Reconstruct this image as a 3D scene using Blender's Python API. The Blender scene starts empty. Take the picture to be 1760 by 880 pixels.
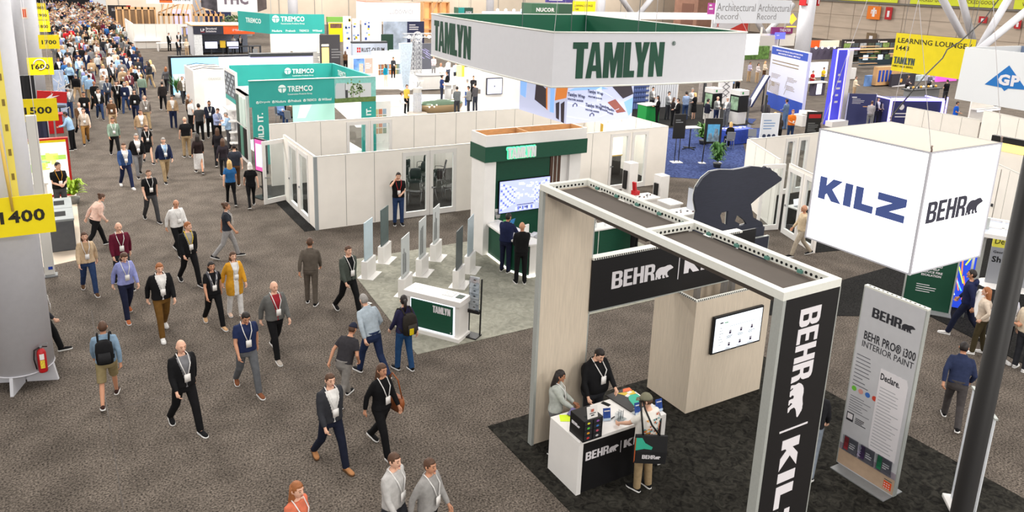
import bpy,bmesh,math,random
from mathutils import Vector,Matrix,Euler
R = math.radians
V = Vector
rnd = random.Random(7)
SC = bpy.context.scene
COL = SC.collection

# ------------------------------------------------------------------ camera, world, lights, exposure
cd = bpy.data.cameras.new('camera'); cam = bpy.data.objects.new('camera',cd); COL.objects.link(cam)
r_,u_,f_ = V((.85984559,-.50931442,.03555807)),V((.09917789,.23494336,.96693607)),V((.50082862,.82788914,-.25252774))
mw = Matrix((r_,u_,-f_)).transposed().to_4x4(); mw.translation = V((0,0,8.2))
cam.matrix_world = mw
cd.sensor_width = 36; cd.lens = 27.29; cd.shift_y = -.0758; cd.clip_start = .1; cd.clip_end = 600
SC.camera = cam
SC.view_settings.view_transform = 'Standard'; SC.view_settings.look = 'None'
SC.view_settings.gamma = 1; SC.view_settings.use_curve_mapping = False
SC.view_settings.exposure = .12
wd = bpy.data.worlds.new('world'); SC.world = wd; wd.use_nodes = True
wd.node_tree.nodes['Background'].inputs[0].default_value = (1,.97,.93,1)
wd.node_tree.nodes['Background'].inputs[1].default_value = .74
def area(name,loc,size,power,col=(1,.96,.9)):
    l = bpy.data.lights.new(name,'AREA'); l.shape = 'SQUARE'; l.size = size; l.energy = power; l.color = col
    o = bpy.data.objects.new(name,l); o.location = loc; COL.objects.link(o); return o
for x in (-2,16,36,60,86):                       # unseen high-bay hall lamps; rows behind the camera added to light facing surfaces
    for y in (-34,-12,12,32,56,84,115,145):
        area('unseen_hall_lamp',(x,y,15),5,2500 if y < 0 else 700 if y < 20 else (2900 if y < 40 else 3900))

# ------------------------------------------------------------------ materials
MATS = {}
def mat(name,col,rough=.55,metal=0,emit=0,noise=0,scale=8,spec=.4,stretch=None,col2=None,alpha=None):
    if name in MATS: return MATS[name]
    m = bpy.data.materials.new(name); m.use_nodes = True; nt = m.node_tree; b = nt.nodes['Principled BSDF']
    c = tuple(col) + (1,)
    b.inputs['Base Color'].default_value = c; b.inputs['Roughness'].default_value = rough
    b.inputs['Metallic'].default_value = metal; b.inputs['Specular IOR Level'].default_value = spec
    if emit:
        b.inputs['Emission Color'].default_value = c; b.inputs['Emission Strength'].default_value = emit
    if noise or col2:
        tc = nt.nodes.new('ShaderNodeTexCoord'); mp = nt.nodes.new('ShaderNodeMapping'); n = nt.nodes.new('ShaderNodeTexNoise')
        n.inputs['Scale'].default_value = scale; n.inputs['Detail'].default_value = 4
        if stretch: mp.inputs['Scale'].default_value = stretch
        nt.links.new(tc.outputs['Object'],mp.inputs[0]); nt.links.new(mp.outputs[0],n.inputs['Vector'])
        rp = nt.nodes.new('ShaderNodeValToRGB'); rp.color_ramp.elements[0].position = .35; rp.color_ramp.elements[1].position = .65
        d = col2 or tuple(max(0,v*(1-noise)) for v in col)
        l = col if col2 else tuple(min(1,v*(1+noise)) for v in col)
        rp.color_ramp.elements[0].color = tuple(d)+(1,); rp.color_ramp.elements[1].color = tuple(l)+(1,)
        nt.links.new(n.outputs['Fac'],rp.inputs[0]); nt.links.new(rp.outputs[0],b.inputs['Base Color'])
        if emit: nt.links.new(rp.outputs[0],b.inputs['Emission Color'])
    MATS[name] = m; return m
def srgb(r,g,b):
    f = lambda v: (v/255/12.92) if v <= 10 else ((v/255+.055)/1.055)**2.4
    return (f(r),f(g),f(b))
def S(name,r,g,b,**k): return mat(name,srgb(r,g,b),**k)
def clear_mat(name,tint,fac,rough=.03):
    if name in MATS: return MATS[name]
    m = bpy.data.materials.new(name); m.use_nodes = True; nt = m.node_tree; nt.nodes.clear()
    o = nt.nodes.new('ShaderNodeOutputMaterial'); mx = nt.nodes.new('ShaderNodeMixShader'); mx.inputs[0].default_value = fac
    t = nt.nodes.new('ShaderNodeBsdfTransparent'); t.inputs[0].default_value = tuple(tint)+(1,)
    g = nt.nodes.new('ShaderNodeBsdfGlossy'); g.inputs['Roughness'].default_value = rough
    nt.links.new(t.outputs[0],mx.inputs[1]); nt.links.new(g.outputs[0],mx.inputs[2]); nt.links.new(mx.outputs[0],o.inputs[0])
    MATS[name] = m; return m
def speckle(name,dark,light,scale,blotch,dist=0,blotch_scale=.5,lo=.38,hi=.62,strength=.5):
    m = bpy.data.materials.new(name); m.use_nodes = True; nt = m.node_tree; b = nt.nodes['Principled BSDF']
    tc = nt.nodes.new('ShaderNodeTexCoord')
    n = nt.nodes.new('ShaderNodeTexNoise'); n.inputs['Scale'].default_value = scale; n.inputs['Detail'].default_value = 3; n.inputs['Roughness'].default_value = .6; n.inputs['Distortion'].default_value = dist
    n2 = nt.nodes.new('ShaderNodeTexNoise'); n2.inputs['Scale'].default_value = blotch_scale; n2.inputs['Detail'].default_value = 5
    nt.links.new(tc.outputs['Object'],n.inputs['Vector']); nt.links.new(tc.outputs['Object'],n2.inputs['Vector'])
    rp = nt.nodes.new('ShaderNodeValToRGB'); e = rp.color_ramp.elements
    e[0].position = lo; e[1].position = hi; e[0].color = tuple(dark)+(1,); e[1].color = tuple(light)+(1,)
    r2 = nt.nodes.new('ShaderNodeValToRGB'); e = r2.color_ramp.elements; e[0].position = .35; e[1].position = .65
    e[0].color = (1-blotch,)*3+(1,); e[1].color = (1,1,1,1)
    mx = nt.nodes.new('ShaderNodeMix'); mx.data_type = 'RGBA'; mx.blend_type = 'MULTIPLY'; mx.inputs[0].default_value = 1
    nt.links.new(n.outputs['Fac'],rp.inputs[0]); nt.links.new(n2.outputs['Fac'],r2.inputs[0])
    nt.links.new(rp.outputs[0],mx.inputs[6]); nt.links.new(r2.outputs[0],mx.inputs[7])
    nt.links.new(mx.outputs[2],b.inputs['Base Color']); b.inputs['Roughness'].default_value = .95; b.inputs['Specular IOR Level'].default_value = .1
    MATS[name] = m; return m

WHITE = S('white laminate',232,229,226,rough=.45,noise=.02,scale=3)
OFFW = S('off white panel',246,240,232,rough=.6,noise=.02,scale=2)
SEAM = S('panel seam grey',150,146,140,rough=.6)
ALU = S('brushed aluminium',186,190,186,rough=.4,metal=.35,noise=.03,scale=30)
RAILW = S('white painted rail',226,226,218,rough=.4,noise=.02,scale=20)
HOLE = S('dark hole',18,20,20,rough=.9)
BLACK = S('black print',20,19,21,rough=.5,noise=.15,scale=6,stretch=(1,1,14))
BLK = S('black plastic',16,16,18,rough=.45,noise=.1,scale=20)
DGREY = S('dark grey metal',58,60,64,rough=.5,noise=.06,scale=12)
MGREY = S('mid grey metal',130,132,134,rough=.5,noise=.05,scale=12)
LETW = S('white lettering',226,222,226,rough=.5,noise=.01)
WOOD = S('pale oak veneer',214,200,181,rough=.5,noise=.07,scale=9,stretch=(9,9,.35))
PLY = S('pine plywood',205,160,112,rough=.6,noise=.12,scale=6,stretch=(1,8,8))
GREEN = S('deep green fabric print',16,74,54,rough=.5,noise=.08,scale=5,stretch=(1,1,14))
TEAL = S('teal fabric print',44,160,152,rough=.55,noise=.04,scale=1.2)
YEL = S('yellow sign board',238,216,14,rough=.5,noise=.03,scale=3)
GLASS = clear_mat('window glass',(.93,.96,.96),.07)
ACRYL = clear_mat('clear acrylic',(.9,.92,.93),.12)
NAVY = S('navy print',34,40,78,rough=.5,noise=.06)
BLUE = S('royal blue print',38,72,170,rough=.5,noise=.05)
RED = S('red paint',178,24,30,rough=.4,noise=.05)
ORANGE = S('orange print',226,92,34,rough=.5,noise=.05)
WALN = S('walnut slat',84,58,46,rough=.5,noise=.15,scale=8,stretch=(8,8,.4))
def glow(name,r,g,b,k): return S(name,r,g,b,emit=k,rough=.4)

# ------------------------------------------------------------------ mesh helpers
TS = bpy.data.scenes.new('mesh_workshop')            # an empty side scene where shapes are evaluated, removed at the end
def bake(data,mods=()):
    o = bpy.data.objects.new('tmp',data); TS.collection.objects.link(o)
    for kind,props in mods:
        md = o.modifiers.new(kind,kind)
        for k,v in props.items(): setattr(md,k,v)
    vl = TS.view_layers[0]; vl.update(); dg = vl.depsgraph
    me = bpy.data.meshes.new_from_object(o.evaluated_get(dg),depsgraph=dg)
    bpy.data.objects.remove(o); return me
SHAPES = {}
def curve_shape(key,polys,res=1):
    if key not in SHAPES:
        cu = bpy.data.curves.new('shape','CURVE'); cu.dimensions = '2D'; cu.fill_mode = 'BOTH'
        for p in polys:
            s = cu.splines.new('POLY'); s.points.add(len(p)-1); s.use_cyclic_u = True
            for i,(x,y) in enumerate(p): s.points[i].co = (x,y,0,1)
        me = bake(cu); SHAPES[key] = ([tuple(v.co[:2]) for v in me.vertices],[tuple(f.vertices) for f in me.polygons])
        bpy.data.meshes.remove(me)
    return SHAPES[key]
def text_shape(s,bold=0.0):
    key = ('t',s,bold)
    if key not in SHAPES:
        cu = bpy.data.curves.new('text','FONT'); cu.body = s; cu.size = 1; cu.offset = bold; cu.resolution_u = 2; cu.space_character = 1+bold*2
        me = bake(cu); SHAPES[key] = ([tuple(v.co[:2]) for v in me.vertices],[tuple(f.vertices) for f in me.polygons])
        bpy.data.meshes.remove(me)
    return SHAPES[key]
class MB:
    """collects shapes into one mesh"""
    def __init__(s): s.bm = bmesh.new(); s.mats = []
    def mi(s,m):
        if m is None: m = WHITE
        if m not in s.mats: s.mats.append(m)
        return s.mats.index(m)
    def face(s,vs,m):
        try: f = s.bm.faces.new(vs)
        except ValueError: return None
        f.material_index = s.mi(m); return f
    def hexa(s,p,m,smooth=False):     # p: 8 points, bottom ring then top ring
        v = [s.bm.verts.new(q) for q in p]
        for a in ((3,2,1,0),(4,5,6,7),(0,1,5,4),(1,2,6,5),(2,3,7,6),(3,0,4,7)): s.face([v[i] for i in a],m)
        return s
    def box(s,x0,x1,y0,y1,z0,z1,m=None):
        x0,x1 = min(x0,x1),max(x0,x1); y0,y1 = min(y0,y1),max(y0,y1); z0,z1 = min(z0,z1),max(z0,z1)
        return s.hexa([(x0,y0,z0),(x1,y0,z0),(x1,y1,z0),(x0,y1,z0),(x0,y0,z1),(x1,y0,z1),(x1,y1,z1),(x0,y1,z1)],m)
    def bbox(s,x0,x1,y0,y1,z0,z1,m=None,r=.01):     # box with chamfered edges
        n = len(s.bm.verts); s.box(x0,x1,y0,y1,z0,z1,m); s.bm.verts.ensure_lookup_table()
        es = set(e for v in s.bm.verts[n:] for e in v.link_edges)
        bmesh.ops.bevel(s.bm,geom=list(es),offset=r,segments=2,affect='EDGES',profile=.5); return s
    def obox(s,c,size,rz=0,m=None,rx=0,ry=0):
        e = Euler((rx,ry,rz)).to_matrix(); hx,hy,hz = (q/2 for q in size); c = V(c)
        return s.hexa([c + e @ V(q) for q in ((-hx,-hy,-hz),(hx,-hy,-hz),(hx,hy,-hz),(-hx,hy,-hz),(-hx,-hy,hz),(hx,-hy,hz),(hx,hy,hz),(-hx,hy,hz))],m)
    def bar(s,a,b,w,h,m=None,up=(0,0,1)):
        a,b = V(a),V(b); d = (b-a).normalized(); up = V(up)
        if abs(d.dot(up)) > .98: up = V((0,1,0))
        x = d.cross(up).normalized()*w/2; y = x.cross(d).normalized()*h/2
        return s.hexa([a-x-y,a+x-y,b+x-y,b-x-y,a-x+y,a+x+y,b+x+y,b-x+y],m)
    def ring(s,c,ax,ay,r0,r1,seg,pw=2):
        out = []
        for i in range(seg):
            t = 2*math.pi*i/seg; cx,sx = math.cos(t),math.sin(t)
            if pw != 2: cx = math.copysign(abs(cx)**(2/pw),cx); sx = math.copysign(abs(sx)**(2/pw),sx)
            out.append(s.bm.verts.new(V(c)+ax*cx*r0+ay*sx*r1))
        return out
    def skin(s,rings,m,smooth=True,cap=True):
        for a,b in zip(rings,rings[1:]):
            n = len(a)
            for i in range(n):
                f = s.face([a[i],a[(i+1) % n],b[(i+1) % n],b[i]],m)
                if f and smooth: f.smooth = True
        if cap: s.face(rings[0][::-1],m); s.face(rings[-1],m)
        return s
    def cyl(s,a,b,r,m=None,r2=None,seg=14,smooth=True):
        a,b = V(a),V(b); d = (b-a).normalized(); up = V((0,0,1)) if abs(d.z) < .9 else V((0,1,0))
        x = d.cross(up).normalized(); y = d.cross(x)*-1
        if x.cross(y).dot(d) < 0: y = -y
        return s.skin([s.ring(a,x,y,r,r,seg),s.ring(b,x,y,r if r2 is None else r2,r if r2 is None else r2,seg)],m,smooth)
    def tube(s,pts,rs,m=None,seg=8):
        pts = [V(p) for p in pts]
        if not hasattr(rs,'__len__'): rs = [rs]*len(pts)
        rings = []; px = None
        for i,p in enumerate(pts):
            d = ((pts[min(i+1,len(pts)-1)]-p).normalized() + (p-pts[max(i-1,0)]).normalized())
            d = d.normalized() if d.length > 1e-6 else V((0,0,1))
            if px is None:
                up = V((0,0,1)) if abs(d.z) < .9 else V((0,1,0)); px = d.cross(up).normalized()
            else: px = (px - d*px.dot(d)).normalized()
            y = d.cross(px); rings.append(s.ring(p,px,y,rs[i],rs[i],seg))
        return s.skin(rings,m)
    def lathe(s,prof,c=(0,0,0),m=None,seg=20,cap=True):
        X,Y = V((1,0,0)),V((0,1,0)); c = V(c)
        return s.skin([s.ring(c+V((0,0,z)),X,Y,max(r,.0005),max(r,.0005),seg) for r,z in prof],m,cap=cap)
    def loft(s,rings,m=None,seg=16,pw=2.4,tf=None,smooth=True):   # rings: (cx, cy, z, rx, ry)
        X,Y = V((1,0,0)),V((0,1,0)); n = len(s.bm.verts)
        s.skin([s.ring((a,b,z),X,Y,rx,ry,seg,pw) for a,b,z,rx,ry in rings],m,smooth)
        if tf:
            s.bm.verts.ensure_lookup_table()
            for v in s.bm.verts[n:]: v.co = tf(v.co)
        return s
    def ball(s,c,r,m=None,seg=14,rings=9):
        r = V(r) if hasattr(r,'__len__') else V((r,r,r)); c = V(c); X,Y = V((1,0,0)),V((0,1,0)); rr = []
        for i in range(rings+1):
            t = -math.pi/2 + math.pi*i/rings; k = max(math.cos(t),.02)
            rr.append(s.ring(c+V((0,0,r.z*math.sin(t))),X,Y,r.x*k,r.y*k,seg))
        return s.skin(rr,m)
    def flat(s,shape,o,u,v,sx,sy,m,depth=.003):      # 2D shape on a plane, given a small thickness
        o,u,v = V(o),V(u).normalized(),V(v).normalized(); n = u.cross(v); vs,fs = shape
        b = [s.bm.verts.new(o+u*x*sx+v*y*sy) for x,y in vs]; t = [s.bm.verts.new(o+u*x*sx+v*y*sy+n*depth) for x,y in vs]
        from collections import Counter
        ed = Counter()
        for f in fs:
            a = sum(vs[f[i]][0]*vs[f[(i+1) % len(f)]][1]-vs[f[(i+1) % len(f)]][0]*vs[f[i]][1] for i in range(len(f)))
            if a < 0: f = f[::-1]
            s.face([t[i] for i in f],m)
            for i in range(len(f)): ed[(f[i],f[(i+1) % len(f)])] += 1
        for (i,j),_ in list(ed.items()):
            if (j,i) not in ed: s.face([b[i],b[j],t[j],t[i]],m)
        for w in b:
            if not w.link_faces: s.bm.verts.remove(w)
        return s
    def text(s,txt,o,u,v,w,h,m,depth=.003,bold=.012,center=False):   # fitted to the w x h box whose lower left corner is o
        vs,fs = text_shape(txt,bold)
        if not vs: return s
        x0,x1 = min(p[0] for p in vs),max(p[0] for p in vs); y0,y1 = min(p[1] for p in vs),max(p[1] for p in vs)
        sh = ([((x-x0)/(x1-x0),(y-y0)/(y1-y0)) for x,y in vs],fs)
        if w is None: w = h*(x1-x0)/(y1-y0)
        if center: o = V(o)-V(u).normalized()*w/2
        return s.flat(sh,o,u,v,w,h,m,depth)
    def word(s,word,o,u,v,w,h,m,depth=.004):        # block letters with their own outlines
        polys = word_polys(word); X = max(x for p in polys for x,y in p)
        return s.flat(curve_shape(('w',word),polys),o,u,v,w/X,h,m,depth)
    def poly(s,pts,o,u,v,sx,sy,m,depth=.003): return s.flat(curve_shape(('p',tuple(pts)),[pts]),o,u,v,sx,sy,m,depth)
    def rect(s,o,u,v,w,h,m,depth=.003):
        return s.flat(([(0,0),(1,0),(1,1),(0,1)],[(0,1,2,3)]),o,u,v,w,h,m,depth)
    def lines(s,o,u,v,w,h,n,m,depth=.002,seed=1,fill=.45):     # rows of unreadable small print
        q = random.Random(seed); u_,v_ = V(u).normalized(),V(v).normalized()
        for i in range(n):
            s.rect(V(o)+v_*(h*(1-(i+1)/n)),u,v,w*q.uniform(.55,1),h/n*fill,m,depth)
        return s
    def build(s,name,parent=None,m=None,origin=None,smooth=None):
        bmesh.ops.recalc_face_normals(s.bm,faces=s.bm.faces) if smooth == 'recalc' else None
        me = bpy.data.meshes.new(name)
        if origin is not None:
            o = V(origin)
            for v in s.bm.verts: v.co -= o
        s.bm.to_mesh(me); s.bm.free()
        for k in (s.mats or [m or WHITE]): me.materials.append(k)
        return link(name,me,parent,origin)
def link(name,me,parent=None,origin=None):
    ob = bpy.data.objects.new(name,me); COL.objects.link(ob)
    if origin is not None: ob.location = origin
    if parent:
        ob.parent = parent
        if origin is None: ob.matrix_parent_inverse = parent.matrix_basis.inverted()
    return ob
def tag(o,label,cat,group=None,kind=None):
    o['label'] = label; o['category'] = cat
    if group: o['group'] = group
    if kind: o['kind'] = kind
    return o
def thing(name,label,cat,loc=(0,0,0),rz=0,group=None):
    o = bpy.data.objects.new(name,None); COL.objects.link(o); o.empty_display_size = .2
    o.location = tuple(loc) if len(loc) == 3 else (loc[0],loc[1],0); o.rotation_euler = (0,0,rz)
    return tag(o,label,cat,group,'thing')
def struct(name,mb,label=None):
    o = mb.build(name); o['kind'] = 'structure'
    if label: o['label'] = label
    return o
def part(name,mb,parent,label=None):     # mesh written in world coordinates, parented to its thing
    parent_mw = Matrix.LocRotScale(parent.location,parent.rotation_euler,parent.scale) if parent.parent is None else None
    o = mb.build(name); o.parent = parent
    pm = Matrix.Identity(4); q = parent
    while q is not None:
        pm = (q.matrix_parent_inverse @ Matrix.LocRotScale(q.location,q.rotation_euler,q.scale)) @ pm if q.parent else Matrix.LocRotScale(q.location,q.rotation_euler,q.scale) @ pm
        q = q.parent
    o.matrix_parent_inverse = pm.inverted()
    if label: o['label'] = label
    return o
def local(name,mb,parent,label=None):    # mesh written in the thing's own coordinates
    o = mb.build(name); o.parent = parent
    if label: o['label'] = label
    return o
def copy_tree(o,loc=None,rz=None,label=None,parent=None):
    c = o.copy(); COL.objects.link(c)
    if parent is not None: c.parent = parent
    if loc is not None: c.location = tuple(loc) if len(loc) == 3 else (loc[0],loc[1],0)
    if rz is not None: c.rotation_euler = (0,0,rz)
    if label: c['label'] = label
    for ch in list(o.children): copy_tree(ch,parent=c)
    return c

# ------------------------------------------------------------------ block letters and the bear outline
GL = {
 'T': (.62,[[(0,1),(.62,1),(.62,.82),(.46,.82),(.46,0),(.16,0),(.16,.82),(0,.82)]]),
 'A': (.70,[[(0,0),(.2,1),(.5,1),(.7,0),(.47,0),(.44,.2),(.26,.2),(.23,0)],[(.285,.36),(.415,.36),(.35,.8)]]),
 'M': (.86,[[(0,0),(0,1),(.32,1),(.43,.5),(.54,1),(.86,1),(.86,0),(.61,0),(.61,.55),(.5,0),(.36,0),(.25,.55),(.25,0)]]),
 'L': (.5,[[(0,0),(0,1),(.28,1),(.28,.19),(.5,.19),(.5,0)]]),
 'Y': (.68,[[(0,1),(.28,1),(.34,.68),(.4,1),(.68,1),(.48,.4),(.48,0),(.2,0),(.2,.4)]]),
 'N': (.68,[[(0,0),(0,1),(.27,1),(.43,.55),(.43,1),(.68,1),(.68,0),(.43,0),(.25,.5),(.25,0)]]),
 'B': (.62,[[(0,0),(0,1),(.42,1),(.54,.96),(.59,.86),(.59,.64),(.54,.55),(.47,.52),(.56,.48),(.61,.38),(.61,.14),(.55,.04),(.43,0)],
             [(.2,.58),(.36,.58),(.4,.62),(.4,.8),(.36,.84),(.2,.84)],[(.2,.16),(.37,.16),(.41,.2),(.41,.39),(.37,.43),(.2,.43)]]),
 'E': (.52,[[(0,0),(0,1),(.5,1),(.5,.84),(.2,.84),(.2,.58),(.45,.58),(.45,.42),(.2,.42),(.2,.16),(.52,.16),(.52,0)]]),
 'H': (.6,[[(0,0),(0,1),(.2,1),(.2,.6),(.4,.6),(.4,1),(.6,1),(.6,0),(.4,0),(.4,.43),(.2,.43),(.2,0)]]),
 'R': (.62,[[(0,0),(0,1),(.42,1),(.54,.96),(.6,.86),(.6,.58),(.55,.48),(.48,.45),(.56,.38),(.59,.28),(.62,0),(.41,0),(.39,.3),(.35,.38),(.2,.38),(.2,0)],
             [(.2,.54),(.35,.54),(.4,.58),(.4,.8),(.35,.84),(.2,.84)]]),
 'K': (1.22,[[(0,0),(0,1),(.38,1),(.38,.64),(.72,1),(1.22,1),(.72,.54),(1.26,0),(.74,0),(.46,.3),(.38,.22),(.38,0)]]),
 'I': (.4,[[(0,0),(0,1),(.4,1),(.4,0)]]),
 'Q': (.96,[[(0,0),(0,1),(.39,1),(.39,.31),(.96,.31),(.96,0)]]),       # the wide L of the second word mark
 'Z': (1.36,[[(0,1),(1.36,1),(1.36,.68),(.62,.31),(1.36,.31),(1.36,0),(0,0),(0,.32),(.72,.69),(0,.69)]]),
}
def word_polys(w):
    x,out = 0,[]
    gap = {'TAMLYN': .03,'BEHR': .05}.get(w,.16)
    for ch in ('KIQZ' if w == 'KILZ' else w):
        wd_,ps = GL[ch]; out += [[(x+a,b) for a,b in p] for p in ps]; x += wd_+gap
        if ch == 'T': x -= .07
        if ch == 'L' and w == 'TAMLYN': x -= .08
    return out
BEAR = [(.0,.1),(.02,.3),(-.01,.5),(.03,.66),(.1,.8),(.2,.89),(.32,.92),(.45,.9),(.56,.93),(.66,.98),(.74,.97),(.78,.99),(.81,.96),(.85,.95),(.88,.9),(.93,.84),(.99,.76),(1,.71),(.97,.66),(.88,.62),(.78,.56),
        (.72,.5),(.67,.4),(.68,.28),(.7,.16),(.76,.1),(.77,.02),(.64,0),(.6,.12),(.55,.27),(.5,.14),(.56,.05),(.55,0),(.42,.0),(.4,.12),(.4,.28),(.33,.3),(.29,.18),(.33,.06),(.3,0),(.17,0),(.14,.1),(.1,.2),(.08,.08),(.12,.03),(.1,0),(0,0)]
def behr(mb,o,u,v,h,m,depth=.004):     # word mark and bear
    u1 = V(u).normalized(); mb.word('BEHR',o,u,v,h*3.08,h,m,depth)
    mb.poly(BEAR,V(o)+u1*h*3.14,u,v,h*1.3,h*.76,m,depth)

# ------------------------------------------------------------------ people
HANDS = {   # wrist targets for the right side: (x outward, y forward, z) for a 1.75 m figure
 'down': (.25,.05,.86),'fwd': (.21,.22,.92),'back': (.25,-.15,.88),'phone': (.07,.3,1.16),'belly': (.06,.26,1.08),'chest': (.1,.22,1.26),
 'ear': (.13,.1,1.5),'pocket': (.24,.1,.9),'table': (.2,.42,1.08),'reach': (.22,.5,1.2),'hip': (.25,.02,.98),'behind': (.08,-.2,.92),'strap': (.14,.17,1.33),'carry': (.22,.2,1.02),'point': (.3,.42,1.36),'low': (.22,.36,.8)}
STRIDES = {  # (thigh, knee) left then right, degrees
 'stand': (2,2,-1,2),'walkL': (24,8,-18,22),'walkR': (-18,22,24,8),'stepL': (14,6,-12,14),'stepR': (-12,14,14,6),'wide': (8,4,-8,4),'sit': (84,84,80,80)}
def ik(S_,T,l1,l2,pole):
    S_,T = V(S_),V(T); d = T-S_; L = min(d.length,(l1+l2)*.985); d.normalize(); T = S_+d*L
    a = (l1*l1-l2*l2+L*L)/(2*L); h = math.sqrt(max(l1*l1-a*a,0)); p = V(pole); p = (p-d*p.dot(d)).normalized()
    return S_+d*a+p*h,T
def skeleton(p):
    J = {}; w = p.get('build',1); fem = p.get('fem',False)
    lean,side = R(p.get('lean',0)),R(p.get('side',0))
    tl,kl,tr,kr = STRIDES[p.get('legs','stand')]; HZ = .93; low = 9
    for s,th,kn in ((-1,tl,kl),(1,tr,kr)):
        hip = V((s*.092*(.97 if fem else 1),0,HZ)); sp = p.get('spread',.02)
        t,k = R(th),R(th-kn)
        knee = hip+V((s*sp*.6,math.sin(t)*.43,-math.cos(t)*.43)); ank = knee+V((s*sp*.4,math.sin(k)*.42,-math.cos(k)*.42))
        J[s] = dict(hip=hip,knee=knee,ank=ank); low = min(low,ank.z)
    dz = .08-low
    for s in (-1,1):
        for q in J[s].values(): q.z += dz
    pz = HZ+dz; J['pelvis'] = V((0,0,pz))
    M = Matrix.Rotation(-lean,3,'X') @ Matrix.Rotation(side,3,'Y')
    J['up'] = lambda c: V((0,0,pz)) + M @ (V(c)-V((0,0,.93)))
    up = J['up']; shw = (.142 if fem else .168)*(.5+.5*w)
    for s,k in ((-1,p.get('l','down')),(1,p.get('r','down'))):
        sh = up((s*shw,-.012,1.408))
        h = HANDS[k] if isinstance(k,str) else k
        T = V((s*h[0]*(1+.3*(w-1)),h[1],h[2]+dz))
        if k in ('ear','strap','chest','belly','phone'): T = up((s*h[0],h[1]+.1*(w-1),h[2]))
        if k in ('down','back','hip','pocket'): T = up((s*h[0]*(1+.5*(w-1)),h[1],h[2]))
        pole = V((s*.55,-.75,-.4)) if k != 'ear' else V((s*.7,.35,-.8))
        el,wr = ik(sh,T,.285,.25,pole); J[s].update(sh=sh,el=el,wr=wr)
    J['HM'] = M @ Matrix.Rotation(R(p.get('hyaw',0)),3,'Z') @ Matrix.Rotation(R(-p.get('hpitch',0)),3,'X')
    J['neck'] = up((0,-.012,1.49)); J['hd'] = J['neck'] + J['HM'] @ V((0,.03,.145))
    return J
def head_pt(J,v): return J['hd'] + J['HM'] @ V(v)
def head_shape(u):      # unit sphere direction -> head surface
    x,y,z = u; hx,hy,hz = .076*x,.097*y,.118*z
    if z < 0:
        t = -z; hx *= 1-.34*t**1.6
        if y < 0: hy *= 1-.35*t
        else: hy *= 1-.08*t; 
        if y > .2: hz -= .006*t
    elif y > 0: hy *= .97
    return V((hx,hy,hz))
def hand(mb,J,s,m,curl=.5):
    wr,el = J[s]['wr'],J[s]['el']; d = (wr-el).normalized()
    n = V((-s,.25,0)); n = (n-d*n.dot(d)); n = n.normalized() if n.length > .1 else V((0,0,-1))
    b = d.cross(n).normalized()
    if b.y < 0 and abs(d.z) > .5: b = -b
    P0 = wr; P1 = wr+d*.085
    mb.tube([P0-d*.02,P0+d*.02,P0+d*.055,P1],[.024,.026,.03,.026],m,8)
    for i,(o,L) in enumerate(((-.033,.068),(-.011,.082),(.011,.078),(.033,.06))):
        k = P1+b*-o*1.0-d*.012; c = curl*(1+.12*i); d1 = (d*math.cos(c)+n*math.sin(c)); d2 = (d*math.cos(c*2.1)+n*math.sin(c*2.1))
        mb.tube([k-d*.02,k,k+d1*L*.55,k+d1*L*.55+d2*L*.5],[.0115,.0115,.0105,.009],m,6)
    t0 = wr+d*.025+b*.024; d1 = (d*.75+b*.6+n*.35).normalized(); d2 = (d*.9+b*.15+n*.5).normalized()
    mb.tube([wr+d*.01+b*.008,t0,t0+d1*.04,t0+d1*.04+d2*.035],[.013,.0135,.0115,.0095],m,6)
def torso_rings(p,off=0,z0=.86,z1=1.5,hem=0):
    w = p.get('build',1); fem = p.get('fem',False); belly = max(0,w-1)
    if fem: base = [(.84,.172,.118),(.93,.17,.12),(1.04,.145,.102),(1.12,.14,.1),(1.22,.152,.112),(1.3,.158,.122),(1.36,.152,.102),(1.41,.132,.084),(1.45,.098,.068),(1.475,.07,.06),(1.5,.056,.053)]
    else: base = [(.84,.165,.112),(.93,.168,.118),(1.04,.162,.114),(1.12,.162,.114),(1.22,.175,.12),(1.3,.182,.122),(1.36,.18,.11),(1.41,.158,.09),(1.45,.115,.072),(1.475,.08,.064),(1.5,.062,.058)]
    out = []
    for z,rx,ry in base:
        if z < z0-.001 or z > z1+.001: continue
        k = w if z < 1.4 else 1+(w-1)*.4
        by = belly*.28*math.exp(-((z-1.06)/.14)**2)*.6
        hx = hem*max(0,(1.0-z))*1.2
        out.append((0,by*.45,z,rx*k+off+hx,ry*k+off+by*.5+hx*.6))
    return out
def voxel(mb,name,size,smooth=4):
    for f in mb.bm.faces: f.material_index = 0
    me = bpy.data.meshes.new('raw'); mb.bm.to_mesh(me); mb.bm.free()
    r = bake(me,[('REMESH',dict(mode='VOXEL',voxel_size=size,use_smooth_shade=True))] + ([('SMOOTH',dict(factor=.5,iterations=smooth))] if smooth else []))
    bpy.data.meshes.remove(me); r.name = name; return r
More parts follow.
